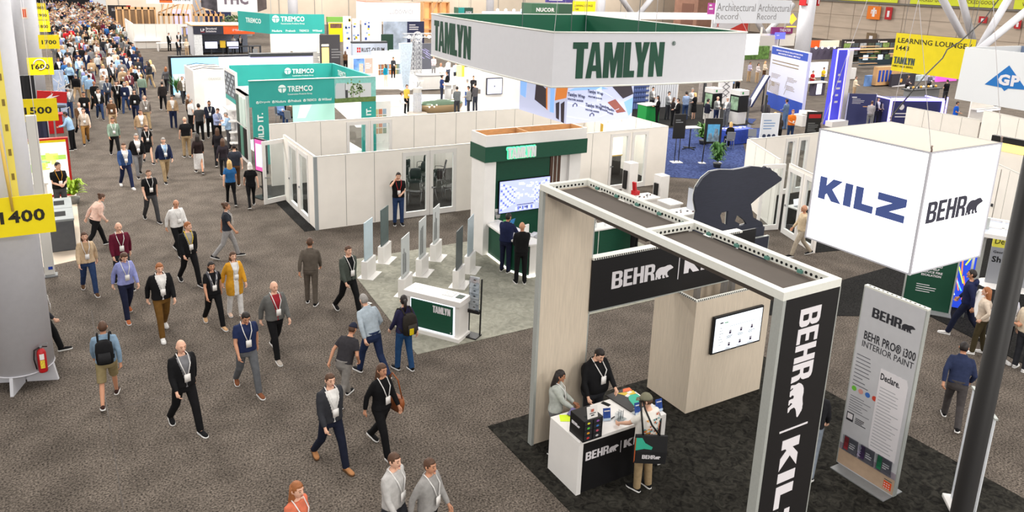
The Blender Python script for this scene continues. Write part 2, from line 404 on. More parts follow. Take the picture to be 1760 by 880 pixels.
def shoe_mesh(mb,J,s,m,sole,boot=0):
    a,k = J[s]['ank'],J[s]['knee']; lift = max(0,a.z-.08); pit = -min(.9,lift*5.2)
    yaw = -s*.12; Mx = Matrix.Rotation(yaw,3,'Z') @ Matrix.Rotation(pit,3,'X')
    tf = lambda c: a + Mx @ V(c)
    rr = []
    for y,w,h in ((-.075,.022,.055),(-.06,.036,.075),(-.02,.041,.08),(.05,.042,.062),(.11,.048,.045),(.16,.042,.036),(.19,.022,.026)):
        ring = []
        for i in range(10):
            t = 2*math.pi*i/10; ring.append(mb.bm.verts.new(tf((math.cos(t)*w,y,-.062+h/2*(1+math.sin(t))))))
        rr.append(ring)
    mb.skin(rr,m)
    lo = [(-.08,.02),(-.06,.038),(0,.043),(.06,.045),(.12,.051),(.17,.044),(.198,.02)]
    P = [(w,y) for y,w in lo] + [(-w,y) for y,w in reversed(lo)]
    b = [mb.bm.verts.new(tf((x,y,-.079))) for x,y in P]; t = [mb.bm.verts.new(tf((x,y,-.056))) for x,y in P]
    n = len(P)
    for i in range(n): mb.face([b[i],b[(i+1) % n],t[(i+1) % n],t[i]],sole)
    mb.face(b[::-1],sole); mb.face(t,sole)
PMESH = {}
def person_meshes(p):
    """meshes of one posed figure, feet on z = 0, facing +y; cached by pose and outfit cut"""
    key = repr(sorted((k,v) for k,v in p.items() if k not in ('col',)))
    if key in PMESH: return PMESH[key]
    J = skeleton(p); up = J['up']; lod = p.get('lod',0); out = {}; fem = p.get('fem',False); w = p.get('build',1)
    vb,vc = ((.0095,.0135),(.017,.02),(.028,.03))[lod]
    # body
    mb = MB(); seg = 12 if lod == 0 else 8
    mb.loft(torso_rings(p,-.012),WHITE,16,2.4,lambda c: up(c))
    mb.tube([up((0,-.015,1.42)),up((0,-.012,1.5)),J['neck'],head_pt(J,(0,-.02,-.06))],[.06,.056,.054,.053],WHITE,10)
    n0 = len(mb.bm.verts); rings = []
    N,K = (24,16) if lod == 0 else (14,9)
    for i in range(K+1):
        t = -math.pi/2+math.pi*i/K; k = max(math.cos(t),.03)
        rings.append([mb.bm.verts.new(head_pt(J,head_shape((math.cos(2*math.pi*j/N)*k,math.sin(2*math.pi*j/N)*k,math.sin(t))))) for j in range(N)])
    mb.skin(rings,WHITE)
    if lod < 2:
        mb.tube([head_pt(J,(0,.085,.022)),head_pt(J,(0,.101,-.012)),head_pt(J,(0,.106,-.026)),head_pt(J,(0,.088,-.036))],[.009,.013,.016,.01],WHITE,8)
        for s in (-1,1):
            mb.tube([head_pt(J,(s*.074,-.004,.02)),head_pt(J,(s*.083,-.012,.0)),head_pt(J,(s*.076,-.002,-.03))],[.011,.013,.009],WHITE,6)
            mb.tube([head_pt(J,(s*.012,.09,.03)),head_pt(J,(s*.045,.078,.028))],[.011,.009],WHITE,6)      # brow ridge
        mb.tube([head_pt(J,(-.018,.079,-.088)),head_pt(J,(0,.09,-.096)),head_pt(J,(.018,.079,-.088))],[.015,.019,.015],WHITE,6)   # chin
    for s in (-1,1):
        a = J[s]; mb.tube([up((s*.08,-.01,1.4)),a['sh'],a['sh'].lerp(a['el'],.45),a['el'],a['el'].lerp(a['wr'],.35),a['wr']],[.046,.046,.044,.036,.036,.024],WHITE,10)
        if lod < 2: hand(mb,J,s,WHITE,p.get('curl',.45))
        else: mb.tube([a['wr'],a['wr']+(a['wr']-a['el']).normalized()*.13],[.028,.024],WHITE,6)
        mb.tube([a['hip']+V((0,0,.03)),a['hip'].lerp(a['knee'],.5),a['knee'],a['knee'].lerp(a['ank'],.35),a['ank'],a['ank']+V((0,.05,-.04))],[.078,.064,.046,.047,.032,.028],WHITE,10)
    out['body'] = voxel(mb,'body',vb,2 if lod == 0 else 1)
    # upper garment
    top = p.get('top','shirt'); jk = top in ('jacket','coat','cardigan'); off = {'jacket': .03,'coat': .034,'cardigan': .03,'sweater': .026}.get(top,.018)
    mb = MB(); z0 = {'coat': .84,'cardigan': .84}.get(top,.86)
    rr = torso_rings(p,off,z0,1.475,.06 if jk else .02)
    if top == 'cardigan': rr = [(0,0,.62,.2,.15)] + rr
    mb.loft(rr,WHITE,20,2.5,lambda c: up(c))
    slv = p.get('sleeve','short' if top in ('tee','polo') else 'long')
    for s in (-1,1):
        a = J[s]; f = off*.55
        if slv == 'none': mb.tube([up((s*.08,-.01,1.41)),a['sh']],[.05+off,.045+off],WHITE,10); continue
        pts = [up((s*.07,-.01,1.41)),a['sh'],a['sh'].lerp(a['el'],.3),a['sh'].lerp(a['el'],.6)]; rs = [.052+f,.053+f,.054+f,.048+f]
        if slv == 'long':
            pts += [a['el'],a['el'].lerp(a['wr'],.4),a['el'].lerp(a['wr'],.93)]; rs += [.04+f,.038+f,.03+f*.8]
        elif slv == 'rolled': pts += [a['el'],a['el'].lerp(a['wr'],.15)]; rs += [.042+f,.042+f]
        else: pts += [a['sh'].lerp(a['el'],.68)]; rs += [.052+f]
        mb.tube(pts,rs,WHITE,10)
    if top in ('jacket','coat','polo','collar','shirt') and lod == 0:      # collar
        mb.tube([up((.075,.03,1.455)),up((.07,-.055,1.5)),up((-.07,-.055,1.5)),up((-.075,.03,1.455))],[.016,.02,.02,.016],WHITE,6)
    if top == 'hoodie': mb.ball(up((0,-.1,1.46)),(.12,.06,.09),WHITE)
    me = voxel(mb,'top',vc,3 if lod < 2 else 1)
    if jk:       # open front: the faces between the lapels become the shirt underneath
        inv = {}
        front = []
        pz = J['pelvis'].z; Mi = Matrix.Rotation(R(p.get('lean',0)),3,'X')
        for f in me.polygons:
            c = Mi @ (V(f.center)-V((0,0,pz))) + V((0,0,.93))
            wd_ = .012+.1*max(0,min(1,(c.z-1.0)/.42)) if top == 'jacket' else .055+.04*max(0,(c.z-1.0))
            if c.z < 1.0 and top == 'jacket': wd_ = .01+.12*(1.0-c.z)
            front.append(c.y > .045 and abs(c.x) < wd_ and c.z < 1.52)
        def split(keep):
            bm = bmesh.new(); bm.from_mesh(me); bm.faces.ensure_lookup_table()
            bmesh.ops.delete(bm,geom=[bm.faces[i] for i,q in enumerate(front) if q != keep],context='FACES')
            if keep:
                for v in bm.verts: v.co += V((0,-.007,0))
            m2 = bpy.data.meshes.new('shirt' if keep else 'jacket'); bm.to_mesh(m2); bm.free(); return m2
        out['shirt'] = split(True); out['jacket'] = split(False)
        if not len(out['shirt'].polygons): out.pop('shirt')
    else: out['top'] = me
    # lower garment
    bot = p.get('bottom','trousers'); mb = MB(); pz = J['pelvis'].z
    hipr = (.174 if fem else .17)*w
    low_tf = lambda c: V((c[0],c[1],c[2]+pz-.93))
    if bot in ('skirt','dress'):
        hem = p.get('hem',.5); ky = (J[-1]['knee'].y+J[1]['knee'].y)/2
        mb.loft([(0,ky*.3,hem,.2*w,.17*w),(0,ky*.2,.7,.195*w,.16*w),(0,0,.88,hipr+.012,.13*w),(0,0,1.02,.152*w,.112*w)],WHITE,20,2.2)
    else:
        mb.loft([(0,-.005,.82,hipr*.93,.115*w),(0,-.01,.9,hipr+.008,.132*w),(0,0,.97,hipr,.125*w),(0,0,1.03,hipr*.96,.12*w)],WHITE,18,2.3,low_tf)
        wide = {'wide': 1.5,'slim': .85}.get(bot,1.08)
        for s in (-1,1):
            a = J[s]; k2 = a['ank']
            if bot == 'shorts': pts,rs = [a['hip']+V((0,-.005,0)),a['hip'].lerp(a['knee'],.5),a['hip'].lerp(a['knee'],.95)],[.1,.09,.085]
            else:
                e = k2+V((0,-.01,-.02 if lod < 2 else -.055))
                if lod == 2: mb.tube([k2+V((0,-.04,-.05)),k2+V((0,.14,-.055))],[.035,.025],WHITE,6)
                pts = [a['hip']+V((0,-.005,0)),a['hip'].lerp(a['knee'],.45),a['knee'],a['knee'].lerp(e,.4),e]
                rs = [.098,.088*max(1,wide*.92),.066*wide,.062*wide,.056*wide]
            mb.tube(pts,[r*(.7+.3*w) for r in rs],WHITE,12)
    out['skirt' if bot in ('skirt','dress') else ('shorts' if bot == 'shorts' else 'trousers')] = voxel(mb,'lower',vc,3 if lod < 2 else 1)
    # shoes
    for s in (-1,1) if lod < 2 else ():
        mb = MB(); shoe_mesh(mb,J,s,WHITE,OFFW); me = bpy.data.meshes.new('shoe'); mb.bm.to_mesh(me); mb.bm.free()
        me.materials.append(None); me.materials.append(None); out['shoe_l' if s < 0 else 'shoe_r'] = me
    # hair
    hs = p.get('hair','short')
    if hs != 'bald':
        mb = MB(); N,K = (20,12) if lod == 0 else (12,8); g = 1.1 if hs in ('long','bob','curly','bun') else 1.07
        if hs == 'curly': g = 1.2
        def hl(u):
            x,y,z = u
            if hs == 'fringe': return z < -.25 or (z > .25) or y > .2
            line = .5 if y > .55 else (.5-.75*(.55-y)/.75 if y > -.2 else -.45)
            return z < line
        rings = []
        for i in range(K+1):
            t = -math.pi/2+math.pi*i/K; k = max(math.cos(t),.02)
            rings.append([((math.cos(2*math.pi*j/N)*k,math.sin(2*math.pi*j/N)*k,math.sin(t))) for j in range(N)])
        vs = [[mb.bm.verts.new(head_pt(J,head_shape(u)*g)) for u in r] for r in rings]
        vi = [[mb.bm.verts.new(head_pt(J,head_shape(u)*.93)) for u in r] for r in rings]
        ed = {}
        for i in range(K):
            for j in range(N):
                j2 = (j+1) % N; us = [rings[i][j],rings[i][j2],rings[i+1][j2],rings[i+1][j]]; c = tuple(sum(q[k] for q in us)/4 for k in range(3)); l = math.sqrt(sum(q*q for q in c))
                if hl(tuple(q/l for q in c)): continue
                for A,fl in ((vs,False),(vi,True)):
                    q = [A[i][j],A[i][j2],A[i+1][j2],A[i+1][j]]; f = mb.face(q[::-1] if fl else q,WHITE)
                    if f: f.smooth = True
                for (a,b) in (((i,j),(i,j2)),((i,j2),(i+1,j2)),((i+1,j2),(i+1,j)),((i+1,j),(i,j))):
                    if (b,a) in ed: ed.pop((b,a))
                    else: ed[(a,b)] = 1
        for (a,b) in ed: mb.face([vs[b[0]][b[1]],vs[a[0]][a[1]],vi[a[0]][a[1]],vi[b[0]][b[1]]],WHITE)
        for v in list(mb.bm.verts):
            if not v.link_faces: mb.bm.verts.remove(v)
        if hs in ('long','bob'):
            d = -.3 if hs == 'long' else -.14
            rr = []
            for z,rx,ry,cy in ((.06,.078,.07,-.03),(-.03,.09,.075,-.035),(-.12,.094,.06,-.055),(d*.8,.1,.05,-.07),(d,.08,.03,-.075)):
                ring = []
                for i in range(14):
                    t = 2*math.pi*i/14; yy = math.sin(t)*ry+cy
                    if yy > .02: yy = .02
                    ring.append(mb.bm.verts.new(head_pt(J,(math.cos(t)*rx,yy,z))))
                rr.append(ring)
            mb.skin(rr[::-1],WHITE)
        if hs == 'pony': mb.tube([head_pt(J,(0,-.09,.05)),head_pt(J,(0,-.15,.02)),head_pt(J,(0,-.15,-.1)),head_pt(J,(0,-.12,-.22))],[.03,.035,.035,.012],WHITE,8)
        if hs == 'bun': mb.ball(head_pt(J,(0,-.1,.08)),.045,WHITE,10,7)
        me = bpy.data.meshes.new('hair'); mb.bm.to_mesh(me); mb.bm.free(); out['hair'] = me
    if p.get('beard'):
        mb = MB(); mb.tube([head_pt(J,(-.062,.03,-.045)),head_pt(J,(-.045,.07,-.085)),head_pt(J,(0,.088,-.1)),head_pt(J,(.045,.07,-.085)),head_pt(J,(.062,.03,-.045))],[.012,.019,.022,.019,.012],WHITE,8)
        mb.tube([head_pt(J,(-.03,.088,-.05)),head_pt(J,(0,.097,-.046)),head_pt(J,(.03,.088,-.05))],[.007,.009,.007],WHITE,6)
        me = bpy.data.meshes.new('beard'); mb.bm.to_mesh(me); mb.bm.free(); out['beard'] = me
    if p.get('cap'):
        mb = MB()
        rr = [[mb.bm.verts.new(head_pt(J,head_shape((math.cos(2*math.pi*j/20)*k,math.sin(2*math.pi*j/20)*k,z))*1.16+V((0,.004,.006)))) for j in range(20)] for z,k in ((.22,.975),(.4,.917),(.62,.785),(.82,.57),(.95,.31),(1,.02))]
        mb.skin(rr,WHITE)
        mb.hexa([head_pt(J,q) for q in ((-.065,.07,.03),(.065,.07,.03),(.045,.165,.015),(-.045,.165,.015),(-.065,.07,.042),(.065,.07,.042),(.045,.165,.023),(-.045,.165,.023))],WHITE)
        me = bpy.data.meshes.new('cap'); mb.bm.to_mesh(me); mb.bm.free(); out['cap'] = me
    if lod < 2 and p.get('face',lod == 0):
        for s in (-1,1):
            mb = MB(); mb.ball(head_pt(J,(s*.03,.083,.006)),(.011,.009,.006),WHITE,8,6)
            me = bpy.data.meshes.new('eye'); mb.bm.to_mesh(me); mb.bm.free(); out['eye%d' % s] = me
            mb = MB(); mb.tube([head_pt(J,(s*.014,.098,.034)),head_pt(J,(s*.032,.093,.04)),head_pt(J,(s*.05,.08,.034))],[.004,.005,.003],WHITE,6)
            me = bpy.data.meshes.new('eyebrow'); mb.bm.to_mesh(me); mb.bm.free(); out['eyebrow%d' % s] = me
        mb = MB(); mb.tube([head_pt(J,(-.022,.087,-.06)),head_pt(J,(0,.096,-.06)),head_pt(J,(.022,.087,-.06))],[.004,.007,.004],WHITE,6)
        me = bpy.data.meshes.new('mouth'); mb.bm.to_mesh(me); mb.bm.free(); out['mouth'] = me
        if p.get('glasses'):
            mb = MB()
            for s in (-1,1):
                pts = [head_pt(J,(s*.031+math.cos(t*math.pi/4)*.022,.104,.004+math.sin(t*math.pi/4)*.017)) for t in range(9)]
                mb.tube(pts,.0028,WHITE,5); mb.tube([head_pt(J,(s*.052,.1,.008)),head_pt(J,(s*.08,.0,.012))],.0028,WHITE,5)
            mb.tube([head_pt(J,(-.01,.106,.008)),head_pt(J,(.01,.106,.008))],.0028,WHITE,5)
            me = bpy.data.meshes.new('glasses'); mb.bm.to_mesh(me); mb.bm.free(); out['glasses'] = me
    if p.get('badge',1):
        mb = MB(); by = .118*w+off+.022+max(0,w-1)*.06; zb = p.get('zb',1.12)
        for s in (-1,1) if lod < 2 else ():
            pts = [up((s*.075,-.03,1.51)),up((s*.085,.045,1.46+off)),up((s*.075,by-.012,1.36)),up((s*.02,by+.01,zb+.06))]
            mb.tube(pts,.0085 if lod == 0 else .012,WHITE,5)
        if lod < 2: me = bpy.data.meshes.new('lanyard'); mb.bm.to_mesh(me); out['lanyard'] = me
        mb.bm.free()
        mb = MB(); c = up((0,by+.016,zb)); mb.obox(c,(.1,.01,.14),0,WHITE,R(-p.get('lean',0)))
        me = bpy.data.meshes.new('badge'); mb.bm.to_mesh(me); mb.bm.free(); out['badge'] = me
    if p.get('scarf'):
        mb = MB(); mb.tube([up((.09,-.04,1.48)),up((.1,.05,1.45)),up((.06,.13,1.3)),up((.05,.15,1.05))],[.03,.035,.035,.03],WHITE,8)
        mb.tube([up((-.09,-.04,1.48)),up((-.1,.05,1.45)),up((-.06,.13,1.3)),up((-.05,.15,1.1))],[.03,.035,.035,.03],WHITE,8)
        me = bpy.data.meshes.new('scarf'); mb.bm.to_mesh(me); mb.bm.free(); out['scarf'] = me
    for k,me in out.items():
        if not me.materials: me.materials.append(None)
        for f in me.polygons: f.use_smooth = True
        if k in ('body','top','jacket','shirt','trousers','skirt','shorts'):
            while len(me.materials) > 1: me.materials.pop()
    PMESH[key] = out
    return out
SKIN = [S('skin light',224,176,150,noise=.04),S('skin tan',196,142,112,noise=.04),S('skin olive',172,118,88,noise=.04),S('skin brown',120,78,56,noise=.04)]
HAIRC = dict(dark=S('dark hair',34,26,24,noise=.2,scale=60),brown=S('brown hair',84,58,42,noise=.2,scale=60),grey=S('grey hair',150,146,142,noise=.15,scale=60),blond=S('blond hair',206,168,108,noise=.15,scale=60),
             white=S('white hair',214,210,204,noise=.1,scale=60),red=S('auburn hair',150,92,52,noise=.15,scale=60))
CLOTH = {}
def cloth(c):
    if c not in CLOTH:
        CLOTH[c] = S('cloth %d %d %d' % c,*c,rough=.85,noise=.1,scale=14,spec=.15)
    return CLOTH[c]
COLS = dict(black=(22,22,24),charcoal=(50,51,56),navy=(30,38,66),blue=(44,92,150),lightblue=(150,182,214),white=(226,224,222),grey=(118,118,120),lightgrey=(172,172,172),tan=(178,150,118),khaki=(158,136,104),brown=(92,66,46),burgundy=(92,24,44),
            olive=(76,70,46),green=(70,110,90),mustard=(206,150,46),jeans=(44,62,98),lilac=(142,148,200),red=(180,34,40),pink=(216,150,150),cream=(216,200,176),orange=(232,122,40),teal=(30,130,156),sage=(130,150,134),yellow=(222,190,40))
PART_NAMES = {'eye-1': 'eye','eye1': 'eye','eyebrow-1': 'eyebrow','eyebrow1': 'eyebrow','shoe_l': 'shoe','shoe_r': 'shoe','top': 'shirt'}
def dress(loc,h,head,label,p,top,bot,hair,skin,shoe,inner,sole,lan,group):
    """loc: ground point, h: height in metres, head: compass heading in degrees (0 = away along the aisle, 180 = towards the camera, 90 = right)"""
    me = person_meshes(p); t = thing('person',label,'person',loc,R(-head),group); t.scale = (h/1.75,)*3
    C = lambda c: cloth(COLS[c]) if isinstance(c,str) and c in COLS else (cloth(c) if isinstance(c,tuple) else c)
    cm = {'body': SKIN[skin],'top': C(top),'jacket': C(top),'shirt': C(inner),'trousers': C(bot),'skirt': C(bot),'shorts': C(bot),'hair': HAIRC[hair],'beard': HAIRC[hair],'cap': C(p.get('cap') or 'grey'),'lanyard': C(lan),'badge': WHITE,
          'eye-1': BLK,'eye1': BLK,'eyebrow-1': HAIRC[hair if hair not in ('white','blond') else 'brown'],'eyebrow1': HAIRC[hair if hair not in ('white','blond') else 'brown'],'mouth': S('lips',150,84,78),'glasses': BLK,'scarf': C(p.get('scarf') or 'grey')}
    for k,m in me.items():
        nm = PART_NAMES.get(k,k)
        if k == 'top' and p.get('top') in ('sweater','tee','polo','hoodie'): nm = p['top'] if p['top'] != 'tee' else 'tee_shirt'
        if k == 'jacket' and p.get('top') in ('coat','cardigan'): nm = p['top']
        o = bpy.data.objects.new(nm,m); COL.objects.link(o); o.parent = t
        if k.startswith('shoe_'):
            for i,mm in enumerate((C(shoe),C(sole))):
                o.material_slots[i].link = 'OBJECT'; o.material_slots[i].material = mm
        else:
            o.material_slots[0].link = 'OBJECT'; o.material_slots[0].material = cm[k]
    return t
def at_person(t,v):       # a point given in a figure's own frame (1.75 m scale) -> world
    return Matrix.LocRotScale(t.location,t.rotation_euler,t.scale) @ V(v)
def backpack(t,label,col,patch=None,lean=0):
    o = at_person(t,(0,-.24,1.2)); b = thing('backpack',label,'backpack',o,t.rotation_euler.z)
    mb = MB(); mb.loft([(0,0,-.26,.1,.06),(0,0,-.24,.14,.09),(0,0,0,.155,.1),(0,.01,.14,.14,.085),(0,.02,.2,.08,.05)],cloth(col),16,3); local('bag_body',mb,b)
    mb = MB(); mb.loft([(0,-.1,-.2,.1,.03),(0,-.11,-.1,.11,.035),(0,-.1,-.0,.1,.03)],cloth(tuple(min(255,c+16) for c in col)),14,3)
    if patch: mb.obox((-.05,-.145,-.13),(.09,.02,.13),0,cloth(patch))
    local('front_pocket',mb,b)
    for s in (-1,1):
        mb = MB(); mb.tube([(s*.09,.04,.18),(s*.1,.16,.285),(s*.11,.3,.24),(s*.12,.375,.1),(s*.14,.32,-.1),(s*.14,.08,-.2)],.018,cloth(col),6); local('strap',mb,b)
    return b

# ------------------------------------------------------------------ the hall: floor, rugs, far walls
CARPET = speckle('grey brown carpet',srgb(20,17,15),srgb(138,127,117),30,.3,0,1.4,.3,.7)
mb = MB(); mb.box(-40,112,-6,168,-.3,0,CARPET); struct('floor',mb)
RUG_B = speckle('dark marbled carpet',srgb(22,21,19),srgb(64,62,56),7,.4,1.4,1.3,.33,.72)
RUG_T = speckle('pale green marbled carpet',srgb(132,131,120),srgb(166,164,151),4.5,.15,1.6,.8,.3,.72)
BLUEC = speckle('blue carpet',srgb(38,50,92),srgb(70,84,132),9,.25,.6,1)
BLACKC = speckle('black carpet',srgb(22,22,22),srgb(46,45,44),30,.2)
PALEF = S('pale grey floor',206,202,198,rough=.35,noise=.05,scale=.7)
BEIGEF = S('beige vinyl floor',206,190,172,rough=.4,noise=.05,scale=.9)
WHITEF = S('white platform floor',236,232,228,rough=.3,noise=.02)
def rug(name,label,pts,m,z=.012):
    mb = MB(); mb.flat(curve_shape(('rug',label),[[p[:2] for p in pts]]),(0,0,0),(1,0,0),(0,1,0),1,1,m,z)
    o = mb.build(name); return tag(o,label,'rug')
rug('booth_carpet','dark marbled carpet under the black and oak paint booth',[(6.44,4.6),(13.4,4.6),(13.4,11.2),(6.44,11.2)],RUG_B)
rug('booth_carpet','pale green marbled carpet under the tall green tower and its sample stands',[(6.42,14.4),(15.9,14.4),(15.9,20.6),(6.85,20.6)],RUG_T)
rug('booth_carpet','blue carpet behind the white wall with an easel and ferns',[(21.2,25.51),(23.81,23.55),(24.44,21.06),(33,30),(38.1,33.52),(34.86,38.01)],BLUEC)
rug('booth_carpet','black carpet under the talking group and the white kiosks at centre right',[(30.06,37.43),(28.88,33.52),(36.29,32.32),(40.9,38.46),(33.25,41.5)],BLACKC,.014)
rug('booth_carpet','black carpet under the person in olive trousers on the far right',[(14.2,12.9),(19.13,10.32),(18.2,6),(30,6),(30,13.4)],BLACKC)
rug('booth_carpet','black carpet strip along the side of the white meeting room',[(6.6,23.66),(21.7,23.75),(21.7,29.5),(6.6,29.7)],BLACKC)
rug('booth_floor','beige vinyl floor of the booth behind the recycling bins on the left',[(-0.75,23.56),(0.34,23.88),(.42,29.4),(.5,33),(-8,33),(-8,23.7)],BEIGEF)
rug('booth_floor','pale floor around the long green planter beyond the white wall',[(14,39.5),(24,37.5),(19.4,34.06),(31,47),(20.5,49.5),(15.5,50)],PALEF)
rug('booth_floor','white platform floor under the pale display wall at upper centre',[(19.5,52.4),(33,48.5),(36,62),(22,64)],WHITEF,.05)
rug('booth_carpet','blue carpet in front of the blue metals banner',[(28.84,31.26),(32.39,30.43),(33.95,28.49),(36.08,31.23),(30.98,32.19)],BLUEC,.013)
mb = MB()      # seam between two carpet lengths in the aisle
mb.box(.33,.345,5,20,0,.004,S('carpet seam',70,62,56)); mb.box(.3,6.4,15.0,15.012,0,.003,S('carpet seam',70,62,56))
struct('trim_1',mb)
HALLW = S('beige hall wall',214,200,182,rough=.8,noise=.05,scale=.4)
HALLW2 = S('brown grey hall wall',186,170,154,rough=.8,noise=.08,scale=.3,stretch=(1,1,6))
mb = MB(); mb.box(7.6,110,118,119,0,14,HALLW)
for i in range(20): mb.box(9+i*5.3,9.1+i*5.3,117.96,118,0,14,SEAM)
struct('wall_back',mb)
mb = MB(); mb.box(-40,7.6,158,159,0,14,S('dark stage black',12,12,18,rough=.9)); q = random.Random(5)
for i in range(60): mb.box(*(lambda x,z: (x,x+.5,157.9,158,z,z+.18))(-9+q.random()*17,1+q.random()*6),glow('far blue lights',70,90,170,.8) if i % 3 else S('far dark blue',20,26,60))
struct('wall_far',mb)
mb = MB(); mb.box(110,111,-6,168,0,14,HALLW2)
for i in range(40): mb.box(109.96,110,i*4.2,i*4.2+.08,0,14,S('wall joint',150,136,122))
for z in (2,4,6,8,10): mb.box(109.96,110,-6,168,z,z+.07,S('wall joint',150,136,122))
struct('wall_right',mb)

# ------------------------------------------------------------------ paint booth
X0,X1,Y0,Y1,GH = 6.83,7.83,5.33,10.39,4.88
UX,UY,UZ = (1,0,0),(0,1,0),(0,0,1)
NX,NY,NZ = (-1,0,0),(0,-1,0),(0,0,-1)
g = thing('exhibit_gantry','tall frame gantry with an oak end, a black lettered end and grey ceiling cloths','exhibit structure',(7.33,7.86,0))
mb = MB(); w = .1
for x in (X0+w/2,X1-w/2):
    mb.box(x-w/2,x+w/2,Y0,Y1,GH-w,GH,RAILW)
for y in (Y0+w/2,Y1-w/2,7.75): mb.box(X0+w,X1-w,y-w/2,y+w/2,GH-w,GH,RAILW)
part('top_frame',mb,g)
mb = MB()
for (x,n,lo,hi) in ((X0+w,1,Y0+.2,Y1-.2),(X1-w,-1,Y0+.2,Y1-.2)):       # round fixing holes along the inner sides of the rails
    y = lo
    while y < hi:
        if abs(y-7.75) > .1: mb.cyl((x-n*.02,y,GH-.06),(x+n*.004,y,GH-.06),.02,HOLE,seg=8)
        y += .075
for (y,n) in ((7.75-w/2,-1),(Y1-w,-1),(Y0+w,1),(7.75+w/2,1)):
    x = X0+.2
    while x < X1-.18: mb.cyl((x,y-n*.02,GH-.06),(x,y+n*.004,GH-.06),.02,HOLE,seg=8); x += .075
part('fixing_holes',mb,g)
for (ya,yb) in ((Y0+w,7.75-w/2),(7.75+w/2,Y1-w)):
    mb = MB(); mb.box(X0+w,X1-w,ya,yb,GH-.2,GH-.12,S('dark grey cloth',96,88,82,rough=.9,noise=.04,scale=3)); part('ceiling_cloth',mb,g)
mb = MB(); k = 0
for i in range(9):
    y = Y0+.5+i*.52; mb.obox((X1-w-.02,y,GH-.07),(.03,.07,.04),0,S('clip green',90,140,128))
part('corner_clips',mb,g)
# oak panel at the far end
mb = MB(); mb.box(X0+.05,X1+.1,Y1-.1,Y1,.02,GH-w,WOOD); part('oak_panel',mb,g,'pale oak end panel')
mb = MB()
for x in (X0,): mb.box(x,x+.05,Y1-.11,Y1+.01,0,GH-w,ALU)
mb.box(X1+.1,X1+.125,Y1-.1,Y1,0,GH-w,ALU); part('panel_edge',mb,g)
# black printed panel at the near end
mb = MB(); mb.box(X0+.05,X1-.015,Y0,Y0+.12,0,GH-w,BLACK); part('printed_panel',mb,g,'black panel with white lettering')
mb = MB(); mb.box(X0,X0+.05,Y0-.005,Y0+.125,0,GH-w,ALU); mb.box(X1-.015,X1,Y0-.005,Y0+.125,0,GH-w,ALU); part('panel_edge',mb,g)
mb = MB()      # the lettering runs downwards
yy = Y0-.001; u,v = NZ,UX
mb.word('BEHR',(7.16,yy,4.61),u,v,.94,.36,LETW); 
mb.poly(BEAR,(7.17,yy,3.64),u,v,.47,.27,LETW); mb.rect((7.08,yy,3.05),u,v,.025,.5,LETW)
mb.word('KILZ',(7.16,yy,2.9),u,v,1.48,.31,LETW)
part('lettering',mb,g)
# header beam over the passage
hb = thing('header_beam','black header beam with white lettering hung between the oak panel and the oak tower','sign',(10.2,10.3,2.4))
mb = MB(); mb.box(7.93,11.62,10.26,10.38,2.42,3.4,BLACK); part('beam_panel',mb,hb)
mb = MB(); mb.box(7.93,11.62,10.24,10.4,3.4,3.44,RAILW); mb.box(7.93,11.62,10.25,10.39,2.4,2.42,ALU); part('edge_rail',mb,hb)
mb = MB()
for i in range(72): mb.box(7.96+i*.05,7.98+i*.05,10.235,10.241,3.405,3.435,HOLE)
part('rail_slots',mb,hb)
mb = MB(); yy = 10.258
behr(mb,(8.39,yy,2.77),UX,UZ,.33,LETW)
mb.rect((9.99,yy,2.68),UX,UZ,.02,.52,LETW); mb.word('KILZ',(10.14,yy,2.77),UX,UZ,1.42,.32,LETW)
part('lettering',mb,hb)
# oak tower
t = thing('oak_tower','hollow pale oak tower with a wall screen, beside the counter','exhibit structure',(11.1,10.34,0))
mb = MB(); TX0,TX1,TY0,TY1,TH = 10.08,12.15,9.78,10.93,2.4
for a in ((TX0,TX1,TY0,TY0+.06),(TX0,TX1,TY1-.06,TY1),(TX0,TX0+.06,TY0+.06,TY1-.06),(TX1-.06,TX1,TY0+.06,TY1-.06)): mb.box(*a,.02,TH-.03,WOOD)
part('oak_walls',mb,t)
mb = MB()
for a in ((TX0,TX1,TY0,TY0+.06),(TX0,TX1,TY1-.06,TY1),(TX0,TX0+.06,TY0+.06,TY1-.06),(TX1-.06,TX1,TY0+.06,TY1-.06)): mb.box(*a,TH-.03,TH,RAILW)
for i in range(40): mb.box(TX0+.04+i*.05,TX0+.06+i*.05,TY0-.002,TY0+.02,TH-.026,TH+.002,HOLE)
for i in range(21): mb.box(TX0-.002,TX0+.02,TY0+.04+i*.05,TY0+.06+i*.05,TH-.026,TH+.002,HOLE)
part('top_rail',mb,t)
for (x,y) in ((10.75,10.3),(11.5,10.3),(11.72,10.3)):
    mb = MB(); mb.box(x-.05,x+.05,y+.1,y+.2,0,3.38,S('chrome post',170,172,176,rough=.25,metal=.7))
    for j in range(14): mb.cyl((x-.055,y+.15,2.3+j*.075),(x-.048,y+.15,2.3+j*.075),.016,HOLE,seg=6)
    part('post',mb,t)
mb = MB(); mb.box(11.62,12.2,10.4,10.44,2.42,3.36,BLK); part('back_panel',mb,t)
tv = thing('wall_screen','black framed screen showing a web page on the oak tower','screen',(11.2,9.72,1.25))
mb = MB(); mb.bbox(10.52,11.88,9.7,9.76,1.21,2.0,BLK,.01); part('casing',mb,tv)
mb = MB(); mb.box(10.56,11.84,9.694,9.702,1.25,1.96,glow('screen page',226,234,242,.95)); yy = 9.692
mb.rect((10.68,yy,1.84),UX,UZ,.08,.025,BLK); mb.text('Products',(10.8,yy,1.83),UX,UZ,.1,.03,S('page green',60,160,80))
for i in range(7): mb.rect((10.68,yy,1.74-i*.06),UX,UZ,.06+.03*(i % 3),.008,MGREY)
